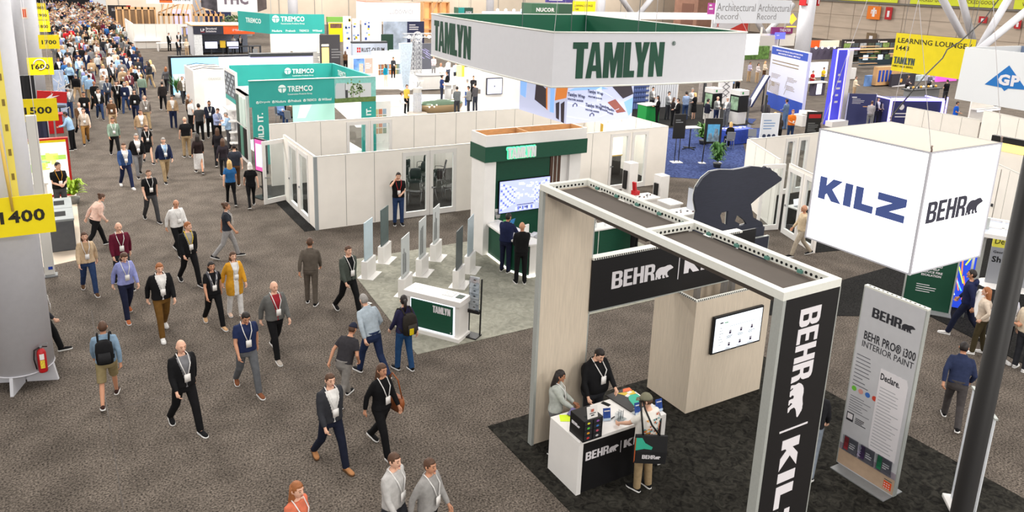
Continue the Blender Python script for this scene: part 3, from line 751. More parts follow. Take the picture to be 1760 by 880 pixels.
for i in range(2):
    for j in range(3):
        x,z = 10.95+j*.3,1.58-i*.26
        mb.rect((x,yy,z),UX,UZ,.055,.075,S('can print',60,44,76)); mb.rect((x,yy-.001,z+.045),UX,UZ,.055,.015,LETW); mb.lines((x-.06,yy,z-.09),UX,UZ,.18,.07,4,MGREY,seed=i*3+j)
mb.rect((10.95,yy,1.74),UX,UZ,.7,.006,MGREY)
part('display',mb,tv)
mb = MB(); mb.box(11.0,11.4,9.76,9.785,1.4,1.8,BLK); part('mount',mb,tv)
# counter
c = thing('counter','white counter with a black lettered front, below the oak panel','counter',(7.66,9.18,0))
mb = MB(); mb.bbox(6.74,8.58,8.76,9.6,.94,1.0,WHITE,.006); part('counter_top',mb,c)
for x in (6.74,8.49):
    mb = MB(); mb.box(x,x+.09,8.76,9.6,0,.94,WHITE); part('side_panel',mb,c)
mb = MB(); mb.box(6.83,8.49,8.775,8.8,.02,.94,BLACK); part('front_panel',mb,c)
mb = MB(); behr(mb,(6.9,8.774,.6),UX,UZ,.153,LETW); mb.rect((7.62,8.774,.54),UX,UZ,.01,.22,LETW); mb.word('KILZ',(7.69,8.774,.6),UX,UZ,.66,.145,LETW); part('lettering',mb,c)
mb = MB(); mb.box(6.83,8.49,9.3,9.32,.3,.94,WHITE); mb.box(6.83,8.49,8.82,9.3,.48,.5,WHITE); part('inner_shelf',mb,c)
ZT = 1.001
# things on the counter
d = thing('display_box','black cube box with coloured drawer labels on the counter near edge','display box',(6.97,8.74,1),.0)
dx,dy,_ = d.location
mb = MB(); mb.bbox(dx-.19,dx+.19,dy-.02,dy+.36,ZT,ZT+.38,BLK,.006); part('box_body',mb,d)
mb = MB(); q = random.Random(3)
for i in range(2):
    for j in range(4):
        x,z = dx-.17+i*.18,ZT+.03+j*.088
        mb.rect((x,dy-.021,z),UX,UZ,.15,.075,S('drawer grey',44,44,48),.002)
        cc = [(200,60,60),(230,160,40),(90,190,70),(240,230,60),(200,200,200),(210,90,110),(60,120,190),(150,90,170)][i*4+j]
        mb.poly([(0,.3),(.2,.9),(.6,1),(1,.6),(.8,.1),(.4,0)],(x+.045,dy-.024,z+.018),UX,UZ,.06,.035,S('label %d' % (i*4+j),*cc))
part('drawer_labels',mb,d)
mb = MB(); behr(mb,(dx-.192,dy+.3,ZT+.2),NY,UZ,.05,LETW); part('lettering',mb,d)
s = thing('card_holder','small white card in an acrylic stand on top of the black cube box','card holder',(dx-.02,dy+.02,ZT+.381))
mb = MB(); mb.obox((dx-.0,dy+.03,ZT+.48),(.2,.008,.2),0,WHITE,R(-12)); mb.obox((dx,dy+.06,ZT+.385),(.2,.1,.008),0,ACRYL); part('card',mb,s)
mb = MB(); mb.rect((dx-.03,dy+.018,ZT+.49),UX,UZ,.05,.05,S('card mark red',200,110,90)); mb.rect((dx-.06,dy+.016,ZT+.46),UX,UZ,.12,.012,DGREY); mb.rect((dx-.03,dy+.014,ZT+.42),UX,UZ,.06,.02,DGREY); part('print',mb,s)
def bottle_card(loc,rz,label):
    t = thing('brochure_stand',label,'brochure',loc,rz); mb = MB()
    mb.obox((0,0,.11),(.13,.012,.21),0,S('brochure blue',34,72,150,noise=.3,scale=12),R(-14)); local('brochure',mb,t)
    mb = MB(); mb.obox((0,.03,.004),(.14,.09,.008),0,ACRYL); mb.obox((0,.035,.06),(.14,.006,.11),0,ACRYL,R(18)); local('acrylic_base',mb,t)
    mb = MB(); mb.obox((0,-.03,.03),(.13,.012,.04),0,S('skyline white',190,210,230)); mb.obox((0,.006,.17),(.1,.01,.016),0,LETW,R(-14)); local('print',mb,t)
bottle_card((6.93,9.1,1),.1,'blue brochure standing left of the black cube box')
bottle_card((7.53,9.08,1),-.3,'blue brochure standing behind the black cube box')
bottle_card((8.12,8.98,1),-.1,'blue brochure standing beside the cap wearer')
bottle_card((8.52,8.9,1),-.1,'blue brochure standing at the right end of the counter')
p = (6.99,9.42,1); mb = MB(); mb.obox((p[0],p[1],ZT+.003),(.3,.2,.004),-.5,S('lime paper',214,240,50)); tag(mb.build('paper_sheet'),'lime yellow sheet lying on the left end of the counter','paper')
p = (7.83,9.49,1); ph = thing('phone','black phone lying flat near the middle of the counter','phone',(p[0],p[1],ZT)); mb = MB(); mb.obox((p[0],p[1],ZT+.006),(.075,.155,.01),.35,BLK); part('phone_body',mb,ph); mb = MB(); mb.obox((p[0],p[1],ZT+.012),(.067,.14,.002),.35,HOLE); part('phone_screen',mb,ph)
# open folder bag with a coloured swirl
p = (8.27,9.41,1); tb = thing('folded_bag','black folded bag with teal and orange swirl lying on the counter','bag',(p[0],p[1],ZT))
mb = MB(); mb.obox((p[0],p[1],ZT+.012),(.5,.62,.022),.1,S('bag black',52,50,50,rough=.5,noise=.1)); part('bag_panel',mb,tb)
mb = MB(); o = (p[0]-.22,p[1]-.3,ZT+.023)
mb.poly([(.3,.05),(.55,.1),(.75,.35),(.9,.4),(.95,.6),(.6,.65),(.42,.45)],o,UX,UY,.5,.62,S('swirl teal',60,180,150)); mb.poly([(.5,.66),(.92,.62),(.98,.8),(.62,.82),(.3,.9)],o,UX,UY,.5,.62,S('swirl amber',220,190,60)); mb.poly([(.55,.85),(.95,.82),(.98,.98),(.7,1)],o,UX,UY,.5,.62,S('swirl orange',226,110,60)); part('swirl_print',mb,tb)
p = (8.33,9.51,1); mb = MB(); mb.obox((p[0],p[1],ZT+.026),(.1,.06,.002),.4,WHITE); mb.obox((p[0]+.1,p[1]+.07,ZT+.026),(.1,.06,.002),.2,WHITE); tag(mb.build('business_cards'),'white cards lying on the black folded bag','card')
p = (7.74,8.97,1); ac = thing('acrylic_rack','clear acrylic pen rack on the counter','rack',(p[0],p[1],ZT)); mb = MB()
for i in range(3): mb.obox((p[0]-.07+i*.06,p[1]+.03*i,ZT+.07),(.006,.1,.14),.3,ACRYL)
mb.obox((p[0],p[1],ZT+.01),(.2,.12,.015),.3,ACRYL); part('rack_body',mb,ac)
for i in range(3):
    mb = MB(); mb.cyl((p[0]-.05+i*.05,p[1],ZT+.02),(p[0]-.03+i*.05,p[1]+.02,ZT+.16),.006,MGREY,seg=6); part('pen',mb,ac)
p = (7.64,9.07,1); mb = MB(); mb.cyl((p[0]-.07,p[1]-.02,ZT+.01),(p[0]+.07,p[1]+.02,ZT+.01),.009,BLK,seg=8); tag(mb.build('marker_pen'),'black marker lying left of the acrylic rack','pen')
p = (7.16,9.48,1); mb = MB(); mb.obox((p[0],p[1],ZT+.02),(.24,.2,.015),.6,S('violet booklet',110,104,150),.12); tag(mb.build('booklet'),'grey violet booklet held open by the person at the counter','booklet')
for (q,l) in (((6.84,8.9,1),'left'),((6.87,8.79,1),'right')):
    mb = MB(); mb.cyl((q[0],q[1],ZT),(q[0],q[1],ZT+.05),.02,S('cork',214,190,160),r2=.016,seg=10); tag(mb.build('small_jar'),'small pale jar at the counter front corner, %s one of the two' % l,'jar')
# brochure stand panel
sp = thing('display_stand','tall silver totem about interior paint with brochure pockets','display stand',(11.45,6.78,0))
SX = 11.4; mb = MB(); mb.box(SX,SX+.09,6.24,7.31,.03,3.38,S('silver print',196,196,200,rough=.5,noise=.02)); part('panel',mb,sp)
mb = MB(); mb.box(SX,SX+.09,6.22,6.24,.03,3.38,ALU); mb.box(SX,SX+.09,7.31,7.33,.03,3.38,ALU); mb.box(SX,SX+.09,6.22,7.33,3.38,3.41,RAILW)
for i in range(13): mb.box(SX+.03,SX+.06,6.28+i*.08,6.31+i*.08,3.405,3.412,HOLE)
part('frame_edge',mb,sp)
mb = MB(); mb.box(11.16,11.68,6.24,7.27,.012,.03,MGREY); part('foot_plate',mb,sp)
xx = SX-.001; u,v = NY,UZ; DK = S('print charcoal',46,46,52)
mb = MB(); behr(mb,(xx,7.11,2.92),u,v,.17,DK)
mb.text('BEHR PRO\u00ae i300',(xx,7.19,2.49),u,v,.92,.16,DK,bold=.012); mb.text('INTERIOR PAINT',(xx,7.2,2.35),u,v,.92,.11,DK,bold=-.004)
PS = S('print soft grey',110,110,118); mb.lines((xx,7.26,1.62),u,v,.3,.62,9,PS,seed=5,fill=.22)
for i,cc in enumerate(((110,190,60),(210,150,140),(60,110,190),(200,70,50))): mb.flat(curve_shape('disc',[[(.5+.5*math.cos(k*math.pi/8),.5+.5*math.sin(k*math.pi/8)) for k in range(16)]]),(xx,7.26-i*.13,1.5),u,v,.09,.09,S('seal %d' % i,*cc))
mb.lines((xx,7.26,1.12),u,v,.4,.32,7,PS,seed=8,fill=.22); mb.rect((xx,7.27,.92),u,v,.13,.16,DK); mb.rect((xx-.002,7.255,.96),u,v,.1,.1,LETW); mb.lines((xx,7.1,.93),u,v,.22,.12,4,DK,seed=9)
part('print',mb,sp)
mb = MB(); sh = [(.0,.06),(.05,.01),(.0,1),(.9,1),(1,.94),(1,0),(.06,0)]
mb.poly([(0,.08),(.06,0),(1,0),(1,.93),(.93,1),(0,1)],(xx,6.8,.62),u,v,.5,1.5,LETW,.004); mb.text('Declare.',(xx-.004,6.78,1.93),u,v,.34,.12,DK,bold=.02); mb.lines((xx-.004,6.76,.7),u,v,.42,1.15,20,S('print pale grey',160,160,166),seed=3,fill=.2); part('information_card',mb,sp)
mb = MB(); mb.rect((xx,7.31,.05),u,v,1.07,.28,S('timber floor print',186,160,136,noise=.05)); mb.rect((xx,7.31,.33),u,v,1.07,.12,S('skirting print',150,140,150,noise=.2)); part('room_print',mb,sp)
mb = MB(); OR = S('orange mark',224,84,40); mb.rect((xx-.003,6.42,.1),u,v,.14,.14,OR); q = random.Random(2)
for i in range(9): mb.rect((xx-.006,6.41-.04*(i % 3),.11+.042*(i//3)),u,v,.022,.012,LETW)
mb.rect((xx-.003,6.42,.26),u,v,.14,.012,DGREY); part('store_mark',mb,sp)
for i,cc in enumerate(((150,44,54),(66,44,84),(30,120,80))):
    y = 7.24-i*.32; mb = MB(); mb.obox((xx-.03,y-.14,.5-.0),(.012,.29,.3),0,ACRYL,0,R(-8)); mb.obox((xx-.02,y-.14,.36),(.05,.29,.01),0,ACRYL); part('brochure_pocket',mb,sp)
    mb = MB(); mb.obox((xx-.014,y-.14,.5),(.012,.26,.26),0,S('brochure grey',96,94,104)); mb.rect((xx-.022,y-.02,.38),u,v,.08,.24,S('pocket stripe %d' % i,*cc)); mb.text('PRO',(xx-.0245,y-.03,.4),UZ,UY,.2,.06,LETW if i != 1 else S('pro violet',190,180,210)) if i == 1 else None
    mb.lines((xx-.022,y-.12,.44),u,v,.12,.12,3,LETW,seed=i); part('brochures',mb,sp)
# bear cut-out on its box
b = thing('bear_cutout','big dark blue bear silhouette standing on a dark box behind the header beam','cut-out sign',(17.0,15.5,0))
BY = 15.5; NV = S('bear navy',52,55,68,rough=.55,noise=.08,scale=4,stretch=(1,1,10))
BP =  [(15.5,1.61),(15.53,1.88),(15.41,2.22),(15.4,2.39),(15.44,2.61),(15.64,2.86),(15.92,3.02),(16.27,3.04),(16.82,2.98),(17.19,2.99),(17.56,3.02),(17.95,2.96),(18.09,2.92),(18.16,2.96),(18.27,2.89),(18.37,2.9),(18.46,2.81),(18.69,2.7),(18.78,2.61),(18.95,2.52),(18.95,2.45),(18.71,2.34),(18.32,2.18),(17.92,1.96),(17.72,1.84),(17.78,1.7),(17.89,1.4),(18.02,1.33),(18.28,1.21),(18.32,1.16),(18.4,1.02),(15.5,1.02)]
BH =  [[(16.48,1.64),(16.53,1.72),(16.8,1.74),(16.82,1.3),(16.77,1.32),(16.59,1.41)],[(17.12,1.38),(17.18,1.55),(17.3,1.51),(17.54,1.34),(17.64,1.22),(17.32,1.2),(17.33,1.28)]]
mb = MB(); mb.flat(curve_shape('bigbear',[BP]+BH),(0,BY,0),UX,UZ,1,1,NV,.08); part('bear_panel',mb,b)
mb = MB(); mb.flat(curve_shape('bigbear',[BP]+BH),(0,BY+.03,0),UX,UZ,1,1,RAILW,.02); part('panel_edge',mb,b)
mb = MB(); mb.box(15.45,18.4,BY-.12,BY-.04,.02,1.05,NV); mb.box(16.2,18.42,BY-.3,BY-.22,.02,.8,NV); part('base_box',mb,b)
mb = MB(); mb.box(16.2,18.42,BY-.302,BY-.218,.8,.812,ALU); mb.box(18.42,18.44,BY-.31,BY-.21,.02,.82,ALU); mb.box(15.5,18.42,BY-.22,BY-.12,.02,.1,BLK); part('base_trim',mb,b)
# glowing fabric cube
KZ0,KZ1 = 3.0,5.35; KX0,KX1,KY0,KY1 = 13.66,16.0,7.91,10.3
k = thing('hanging_cube','big glowing white fabric cube hung on wires at the right','hanging sign',(14.83,9.1,3.0))
LIT = glow('lit white fabric',252,252,253,1.25)
mb = MB(); mb.box(KX0,KX1,KY0,KY1,KZ0,KZ1,LIT); part('lit_fabric',mb,k)
mb = MB(); mb.box(KX0-.005,KX1+.005,KY0-.005,KY1+.005,KZ1,KZ1+.015,S('cube top fabric',205,197,186,rough=.8)); part('top_fabric',mb,k)
mb = MB(); FR = S('cube frame grey',206,206,214)
for x in (KX0,KX1):
    for y in (KY0,KY1): mb.box(x-.02,x+.02,y-.02,y+.02,KZ0-.02,KZ1+.02,FR)
for z in (KZ0,KZ1):
    for y in (KY0,KY1): mb.box(KX0,KX1,y-.015,y+.015,z-.015,z+.015,FR)
    for x in (KX0,KX1): mb.box(x-.015,x+.015,KY0,KY1,z-.015,z+.015,FR)
part('frame',mb,k)
mb = MB(); mb.word('KILZ',(KX0-.001,10.14,3.92),NY,UZ,1.94,.47,S('logo blue',84,104,172,rough=.6)); part('lettering',mb,k,'blue lettering')
mb = MB(); behr(mb,(13.87,KY0-.001,3.97),UX,UZ,.42,S('logo dark',62,62,78)); part('lettering',mb,k,'dark lettering with a bear')
for (x,y,X,Y) in ((KX0,KY0,14.5,8.9),(KX1,KY0,15.3,8.9),(KX0,KY1,14.5,9.3),(KX1,KY1,15.3,9.3)):
    mb = MB(); mb.cyl((x,y,KZ1+.02),(X-1.6*(x == KX0 and y == KY0)-.2,Y,KZ1+6),.005,LETW,seg=6); part('wire',mb,k)
    mb = MB(); mb.tube([(x,y,KZ1+.02),(x+.01,y,KZ1+.06),(x-.012,y,KZ1+.1),(x+.005,y,KZ1+.14)],.016,S('shackle brass',150,130,120,metal=.6),6); part('shackle',mb,k)

# ------------------------------------------------------------------ green booth: tower, counters, kiosk, sample stands, hanging ring
tw = thing('exhibit_tower','white and green exhibit tower with a lit name sign and a screen wall','exhibit structure',(12.5,19.7,0))
mb = MB(); ty0,ty1 = 19.28,20.1
mb.box(10.72,11.1,ty0,ty1,.013,2.95,WHITE); part('side_column',mb,tw); mb = MB(); mb.box(13.85,14.28,ty0+.15,ty1,.013,2.95,WHITE); part('side_column',mb,tw)
mb = MB(); mb.box(11.1,13.2,19.58,19.66,0,2.95,GREEN); part('green_wall',mb,tw)
mb = MB()
for x in (13.22,13.36,13.5): mb.box(x,x+.1,19.56,19.62,0,2.95,WALN); mb.box(x+.1,x+.13,19.57,19.61,0,2.95,RAILW)
mb.box(13.6,13.85,19.56,19.64,0,2.95,WHITE); part('slat_column',mb,tw,'walnut slats beside the screen')
mb = MB(); mb.box(10.68,14.33,19.2,20.14,2.9,3.36,GREEN); part('green_band',mb,tw)
mb = MB()
for a in ((10.7,14.3,19.22,19.27),(10.7,14.3,20.07,20.12),(10.7,10.75,19.27,20.07),(14.25,14.3,19.27,20.07)): mb.box(*a,3.36,3.7,WHITE)
part('parapet',mb,tw)
mb = MB(); mb.box(10.75,14.25,19.27,20.07,3.4,3.44,PLY)
for a in ((10.75,14.25,19.27,19.29),(10.75,14.25,20.05,20.07),(10.75,10.77,19.29,20.05),(14.23,14.25,19.29,20.05),(12.2,12.24,19.29,20.05)): mb.box(*a,3.44,3.69,PLY)
part('inner_framing',mb,tw,'bare pine framing inside the top')
mb = MB(); GLOWG = glow('letter glow green',90,255,180,.85); [mb.word('TAMLYN',(11.4+.028*math.cos(k*.785),19.195-.001*k,2.97+.028*math.sin(k*.785)),UX,UZ,.98,.32,GLOWG,.004) for k in range(8)]; part('letter_glow',mb,tw)
mb = MB(); mb.word('TAMLYN',(11.4,19.165,2.97),UX,UZ,.98,.32,glow('sign letter silver',210,212,212,.15),.05); part('lettering',mb,tw)  # silver letters, with a faint glow added to their colour to brighten them
sw = thing('wall_screen','large screen with a pale blue building picture on the green tower wall','screen',(12.27,19.55,1.2))
mb = MB(); mb.box(11.36,13.2,19.5,19.57,1.17,2.2,BLK); part('casing',mb,sw)
mb = MB(); mb.box(11.38,13.18,19.49,19.5,1.19,2.18,glow('screen blue white',168,176,236,.9)); q = random.Random(5)
LB = glow('screen pattern',214,220,250,.9); DB = glow('screen pattern dark',96,108,190,.8)
for side in (-1,1):      # two facades running back to a pale court
    for i in range(7):
        for j in range(9):
            f = (i+.5)/7; x = 12.28+side*(.88-.55*f); k = 1-.45*f; z = 1.72+(j-4.6)*.105*k
            if 1.2 < z < 2.1: mb.rect((x-.03,19.489,z),(1,0,side*.25*(z-1.72)/.5),UZ,.07*k,.055*k,LB if (i+j) % 3 else DB)
for i in range(9): mb.rect((11.95+i*.08,19.489,1.22+.02*(i % 2)),UX,UZ,.05,.1,DB if i % 2 else LB)
for i in range(26): mb.rect((11.9+q.random()*.8,19.489,1.55+q.random()*.5),UX,UZ,.04+q.random()*.1,.03+q.random()*.05,LB)
mb.rect((12.0,19.487,1.38),UX,UZ,.6,.02,DGREY)
for x in (12.0,12.18,12.24): mb.rect((12.1+x-12,19.487,1.27),UX,UZ,.04,.06,S('icon navy',40,50,120))
part('display',mb,sw)
# the tower counters
cn = thing('counter','green fronted counter with white top against the tower left side','counter',(11.2,18.7,0))
mb = MB(); mb.flat(curve_shape('ctop',[[(10.86,19.5),(10.72,17.75),(11.0,17.1),(12.6,17.0),(12.75,17.5),(11.6,17.75),(11.35,19.5)]]),(0,0,.96),UX,UY,1,1,WHITE,.05); part('counter_top',mb,cn)
mb = MB(); mb.flat(curve_shape('cbody',[[(10.93,19.5),(10.82,17.8),(11.05,17.2),(11.08,17.25),(10.92,17.85),(11.0,19.5)]]),(0,0,.06),UX,UY,1,1,GREEN,.9); part('green_front',mb,cn)
mb = MB(); mb.flat(curve_shape('cbody2',[[(11.08,17.2),(12.56,17.1),(12.66,17.45),(11.6,17.7),(11.2,17.7)]]),(0,0,.06),UX,UY,1,1,WHITE,.9); part('white_front',mb,cn)
mb = MB(); LED = glow('strip light white',255,250,236,3); mb.flat(curve_shape('cbody3',[[(10.9,19.5),(10.79,17.8),(11.03,17.15),(12.6,17.05),(12.6,17.1),(11.06,17.2),(10.83,17.8),(10.94,19.5)]]),(0,0,.015),UX,UY,1,1,LED,.04); part('strip_light',mb,cn,'glowing light strip at the foot')
c2 = thing('counter','green fronted counter with white top seen under the gantry rail','counter',(14.2,17.8,0))
mb = MB(); mb.box(13.2,15.1,17.4,17.95,.96,1.0,WHITE); part('counter_top',mb,c2)
mb = MB(); mb.box(13.24,15.06,17.43,17.9,.05,.96,GREEN); mb.box(13.62,13.64,17.42,17.44,.05,.96,RAILW); part('counter_front',mb,c2)
mb = MB(); mb.box(13.3,15.0,17.5,17.85,0,.05,BLK); part('plinth',mb,c2)
# things on the first counter
p = (11.39,19.7,1); bk = thing('bucket','white lidded bucket with a dark dome on the tower counter','bucket',(p[0],p[1],1.01)); mb = MB(); mb.lathe([(.14,0),(.16,.26),(.165,.3),(.16,.31)],(p[0],p[1],1.01),WHITE); part('pail',mb,bk)
mb = MB(); mb.lathe([(.1,0),(.1,.03),(.085,.08),(.05,.12),(.01,.135)],(p[0],p[1],1.32),S('dome grey',120,116,120,rough=.3)); part('dome',mb,bk); mb = MB(); mb.rect((p[0]-.13,p[1]-.155,1.13),UX,UZ,.2,.1,MGREY); part('paper_label',mb,bk)
p = (11.27,20.01,1); bx = thing('sample_box','small white sample box left of the bucket on the tower counter','box',(p[0],p[1],1.01)); mb = MB(); mb.box(p[0]-.12,p[0]+.1,p[1]-.06,p[1]+.06,1.01,1.3,WHITE); part('box_body',mb,bx); mb = MB(); mb.rect((p[0]-.09,p[1]-.061,1.22),UX,UZ,.16,.05,GREEN); mb.rect((p[0]-.09,p[1]-.061,1.06),UX,UZ,.12,.06,GREEN); part('print',mb,bx)
p = (10.99,19.32,1); mb = MB(); mb.obox((p[0],p[1],1.02),(.28,.2,.015),.3,WHITE); mb.obox((p[0]+.02,p[1]+.02,1.034),(.22,.16,.01),.1,S('paper cool',214,216,222)); tag(mb.build('paper_stack'),'papers lying on the tower counter in front of the bucket','paper')
p = (11.44,18.8,1); mb = MB(); mb.obox((p[0],p[1],1.12),(.22,.01,.2),.4,S('leaflet blue',60,130,190,noise=.3),.3); mb.obox((p[0]-.2,p[1]+.05,1.12),(.16,.01,.18),-.2,S('leaflet green',90,170,90,noise=.3),.3); tag(mb.build('leaflets'),'blue and green leaflets standing behind the two suited people','leaflet')
p = (11.54,17.76,1); mb = MB(); mb.obox((p[0],p[1],1.03),(.4,.16,.04),.6,S('silver sample',200,200,204,noise=.2)); mb.obox((p[0]+.05,p[1]-.2,1.03),(.3,.14,.04),.2,S('grey sample',150,150,152,noise=.2)); mb.obox((p[0]-.1,p[1]+.25,1.14),(.2,.04,.26),.3,WHITE); tag(mb.build('trim_samples'),'heap of silver trim samples on the tower counter right of the black suit','samples')
for i,q in enumerate(((13.65,17.62,1),(14.01,17.63,1))):
    bt = thing('water_bottle','clear water bottle on the second green counter, %s one' % ('left','right')[i],'bottle',(q[0],q[1],1.0)); mb = MB(); mb.lathe([(.03,0),(.032,.1),(.03,.15),(.012,.19)],(q[0],q[1],1.001),ACRYL,10); part('bottle_body',mb,bt); mb = MB(); mb.cyl((q[0],q[1],1.19),(q[0],q[1],1.21),.014,WHITE,seg=8); part('bottle_cap',mb,bt)
# kiosk: corners taken along its turned axis
KA = math.atan2(-1.27,.85); kc = V((7.3,15.25,0)); ku = V((math.cos(KA),math.sin(KA),0)); kn = V((-ku.y,ku.x,0))
ks = thing('reception_kiosk','white kiosk with a lit green name panel on the pale green carpet','kiosk',kc,KA)
L2,D2 = .76,.26
mb = MB(); mb.bbox(-L2,L2,-D2,D2,.86,1.0,WHITE,.008); local('kiosk_top',mb,ks)
mb = MB(); mb.box(-L2+.05,-L2+.16,-D2+.05,D2,.1,.86,WHITE); mb.box(L2-.16,L2-.05,-D2+.05,D2,.1,.86,WHITE); mb.box(-L2+.16,L2-.16,-D2+.14,D2,.1,.86,WHITE); local('kiosk_body',mb,ks)
mb = MB(); mb.bbox(-L2,L2,-D2-.04,D2,.0,.1,WHITE,.008); local('plinth',mb,ks)
mb = MB(); mb.box(-L2+.2,L2-.2,-D2+.02,-D2+.05,.14,.82,GREEN); local('green_panel',mb,ks)
mb = MB(); mb.box(-L2+.17,L2-.17,-D2+.1,-D2+.139,.11,.855,glow('panel backlight',236,240,255,2.2)); local('backlight',mb,ks,'white glow around the green panel')
mb = MB(); mb.word('TAMLYN',(.03,-D2+.019,.6),UX,UZ,.47,.17,LETW); mb.rect((.5,-D2+.019,.17),UX,UZ,.025,.025,LETW); local('lettering',mb,ks)
for i,(dx,dy,lb,cat) in enumerate(((-.5,.02,'white leaflet lying on the kiosk top, left end',0),(.3,.06,'sheet of trim samples lying on the kiosk top',1),(.6,.04,'small black and green card on the kiosk top, right end',2))):
    q = kc+ku*dx+kn*dy; mb = MB(); mb.obox((q.x,q.y,1.006),((.2,.28,.16)[i],(.13,.26,.2)[i],.008),KA+(.3,0,0)[i],(WHITE,S('sample sheet',200,200,200,noise=.2,scale=30),S('card dark',40,60,50,noise=.4,scale=30))[i]); tag(mb.build('leaflet'),lb,'leaflet')
# brochure rack
p = V((7.94,14.65,0)); rk = thing('brochure_rack','black wire brochure rack with clear trays beside the kiosk','rack',p,KA)
mb = MB(); mb.box(-.17,.17,-.16,.14,.012,.04,BLK); local('foot_plate',mb,rk)
for x in (-.15,.15):
    mb = MB(); mb.bar((x,.08,.03),(x,.12,1.42),.025,.04,BLK); local('upright',mb,rk)
mb = MB(); mb.box(-.15,.15,.0,.1,.58,.66,BLK); local('cross_band',mb,rk)
for i in range(6):
    z = .66+i*.135; mb = MB(); mb.obox((0,.02,z+.06),(.27,.012,.13),0,ACRYL,R(-14)); mb.box(-.135,.135,.03,.1,z,z+.008,ACRYL); t2 = local('tray',mb,rk)
    mb = MB(); mb.obox((0,.045,z+.075),(.24,.02,.13),0,S('brochure pale',196,198,204,noise=.1,scale=10),R(-14)); mb.poly([(0,.1),(.4,.9),(.6,.5),(1,.8),(.7,0)],(-.03,.03,z+.05),UX,UZ,.08,.05,BLK); local('brochures',mb,rk)
# sample stands
TXT = S('stand print',60,62,64)
def sample_stand(loc,label,pm,h=1.55,txt=0,glassy=False):
    t = thing('sample_stand',label,'sample stand',loc,SA,'sample panels on white feet')
    mb = MB(); mb.box(-.33,.33,-.26,.2,.012,.03,WHITE); local('base_plate',mb,t)
    mb = MB(); mb.bbox(-.31,.31,-.09,.09,.03,.52,WHITE,.006); local('block',mb,t)
    mb = MB(); mb.box(-.28,.28,-.03,.03,.515,.523,S('slot grey',180,178,176)); mb.box(-.29,.29,-.012,.012,.45,h,pm); local('sample_panel',mb,t)
    if txt:
        mb = MB()
        for k,x in enumerate((-.12,.02)): mb.lines((x,-.0125,.62),UZ,NX,h-.75,.13,2,TXT,seed=txt+k,fill=.5); mb.lines((x-.13,.0125,.62),UZ,UX,h-.75,.13,2,TXT,seed=txt+k,fill=.5)
        local('print',mb,t)
    return t
SA = .82
PB = S('panel pale blue',186,204,214,rough=.35,noise=.03); PD = S('panel dark grey green',84,98,98,rough=.5,noise=.1,scale=4); PG = S('panel frosted',196,200,200,rough=.4,noise=.03); PK = S('panel charcoal',88,94,94,rough=.5,noise=.1,scale=4); PL = S('panel light grey',180,192,198,rough=.4,noise=.05)
for xy,lb,pm,tx in (((7.11,19.24),'pale blue sample panel on a white foot, nearest the aisle',PB,0),((7.94,20.15),'dark grey green sample panel on a white foot, second from the aisle',PD,0),((7.52,17.64),'frosted sample panel with print on a white foot, directly behind the kiosk',PG,3),
     ((8.51,18.76),'frosted printed sample panel on a white foot, in the middle of the group',PG,5),((9.37,19.69),'tall frosted printed sample panel on a white foot, nearest the white wall',PG,8),((9.05,17.56),'charcoal sample panel on a white foot behind the brochure rack',PK,0),((9.82,18.38),'light grey sample panel on a white foot, nearest the tower',PL,0)):
    sample_stand(xy,lb,pm,1.62,tx)
# white display posts and tables in front of the wall
for i,(q,hh) in enumerate((((18.6,22.1),1.55),((19.1,20.9),1.3))):
    t = thing('display_post','white square display post %s' % ('in front of the lit doorway','right of the red toy chair, by the carpet edge')[i],'post',q); mb = MB(); mb.box(q[0]-.2,q[0]+.2,q[1]-.2,q[1]+.2,0,hh,WHITE); part('post_body',mb,t)
    mb = MB(); mb.box(q[0]-.27,q[0]-.2,q[1]-.08,q[1]+.1,.55,hh-.3,BLK); mb.box(q[0]+.2,q[0]+.25,q[1]-.08,q[1]+.1,.6,hh-.3,BLK); part('side_screen',mb,t)
    mb = MB(); mb.box(q[0]-.3,q[0]+.3,q[1]-.3,q[1]+.3,0,.05,WHITE); part('foot',mb,t)
for i,(q,w) in enumerate((((17.75,20.4),1.2),((18.3,19.5),.6),((17.7,18.4),1.3))):
    t = thing('display_table',('low white display table with the red toy chair','white box table right of the display post','white display table beside the bear cut-out')[i],'table',q); mb = MB(); mb.box(q[0]-w/2,q[0]+w/2,q[1]-.35,q[1]+.35,.7,.75,WHITE); part('table_top',mb,t)
    mb = MB(); mb.box(q[0]-w/2+.06,q[0]+w/2-.06,q[1]-.28,q[1]+.28,0,.7,WHITE); part('table_body',mb,t)
    if i != 1:
        mb = MB(); rr = random.Random(i)
        for j in range(8): mb.obox((q[0]-w/2+.1+j*w/9,q[1]-.2+rr.random()*.3,.765),(.05+.06*rr.random(),.04,.03),rr.random(),(DGREY,WALN,MGREY)[j % 3])
        o = mb.build('trim_samples'); tag(o,('row of small trim samples on the low display table','','row of small trim samples on the table by the bear')[i],'samples')
q = (17.72,20.7,.75); t = thing('toy_chair','small red chair ornament on the low white display table','ornament',(q[0],q[1],.755)); mb = MB(); mb.box(q[0]-.12,q[0]+.12,q[1]-.1,q[1]+.1,.755,.9,RED); part('seat',mb,t); mb = MB(); mb.obox((q[0]-.06,q[1],1.05),(.07,.16,.34),0,RED,0,-.15); part('backrest',mb,t)
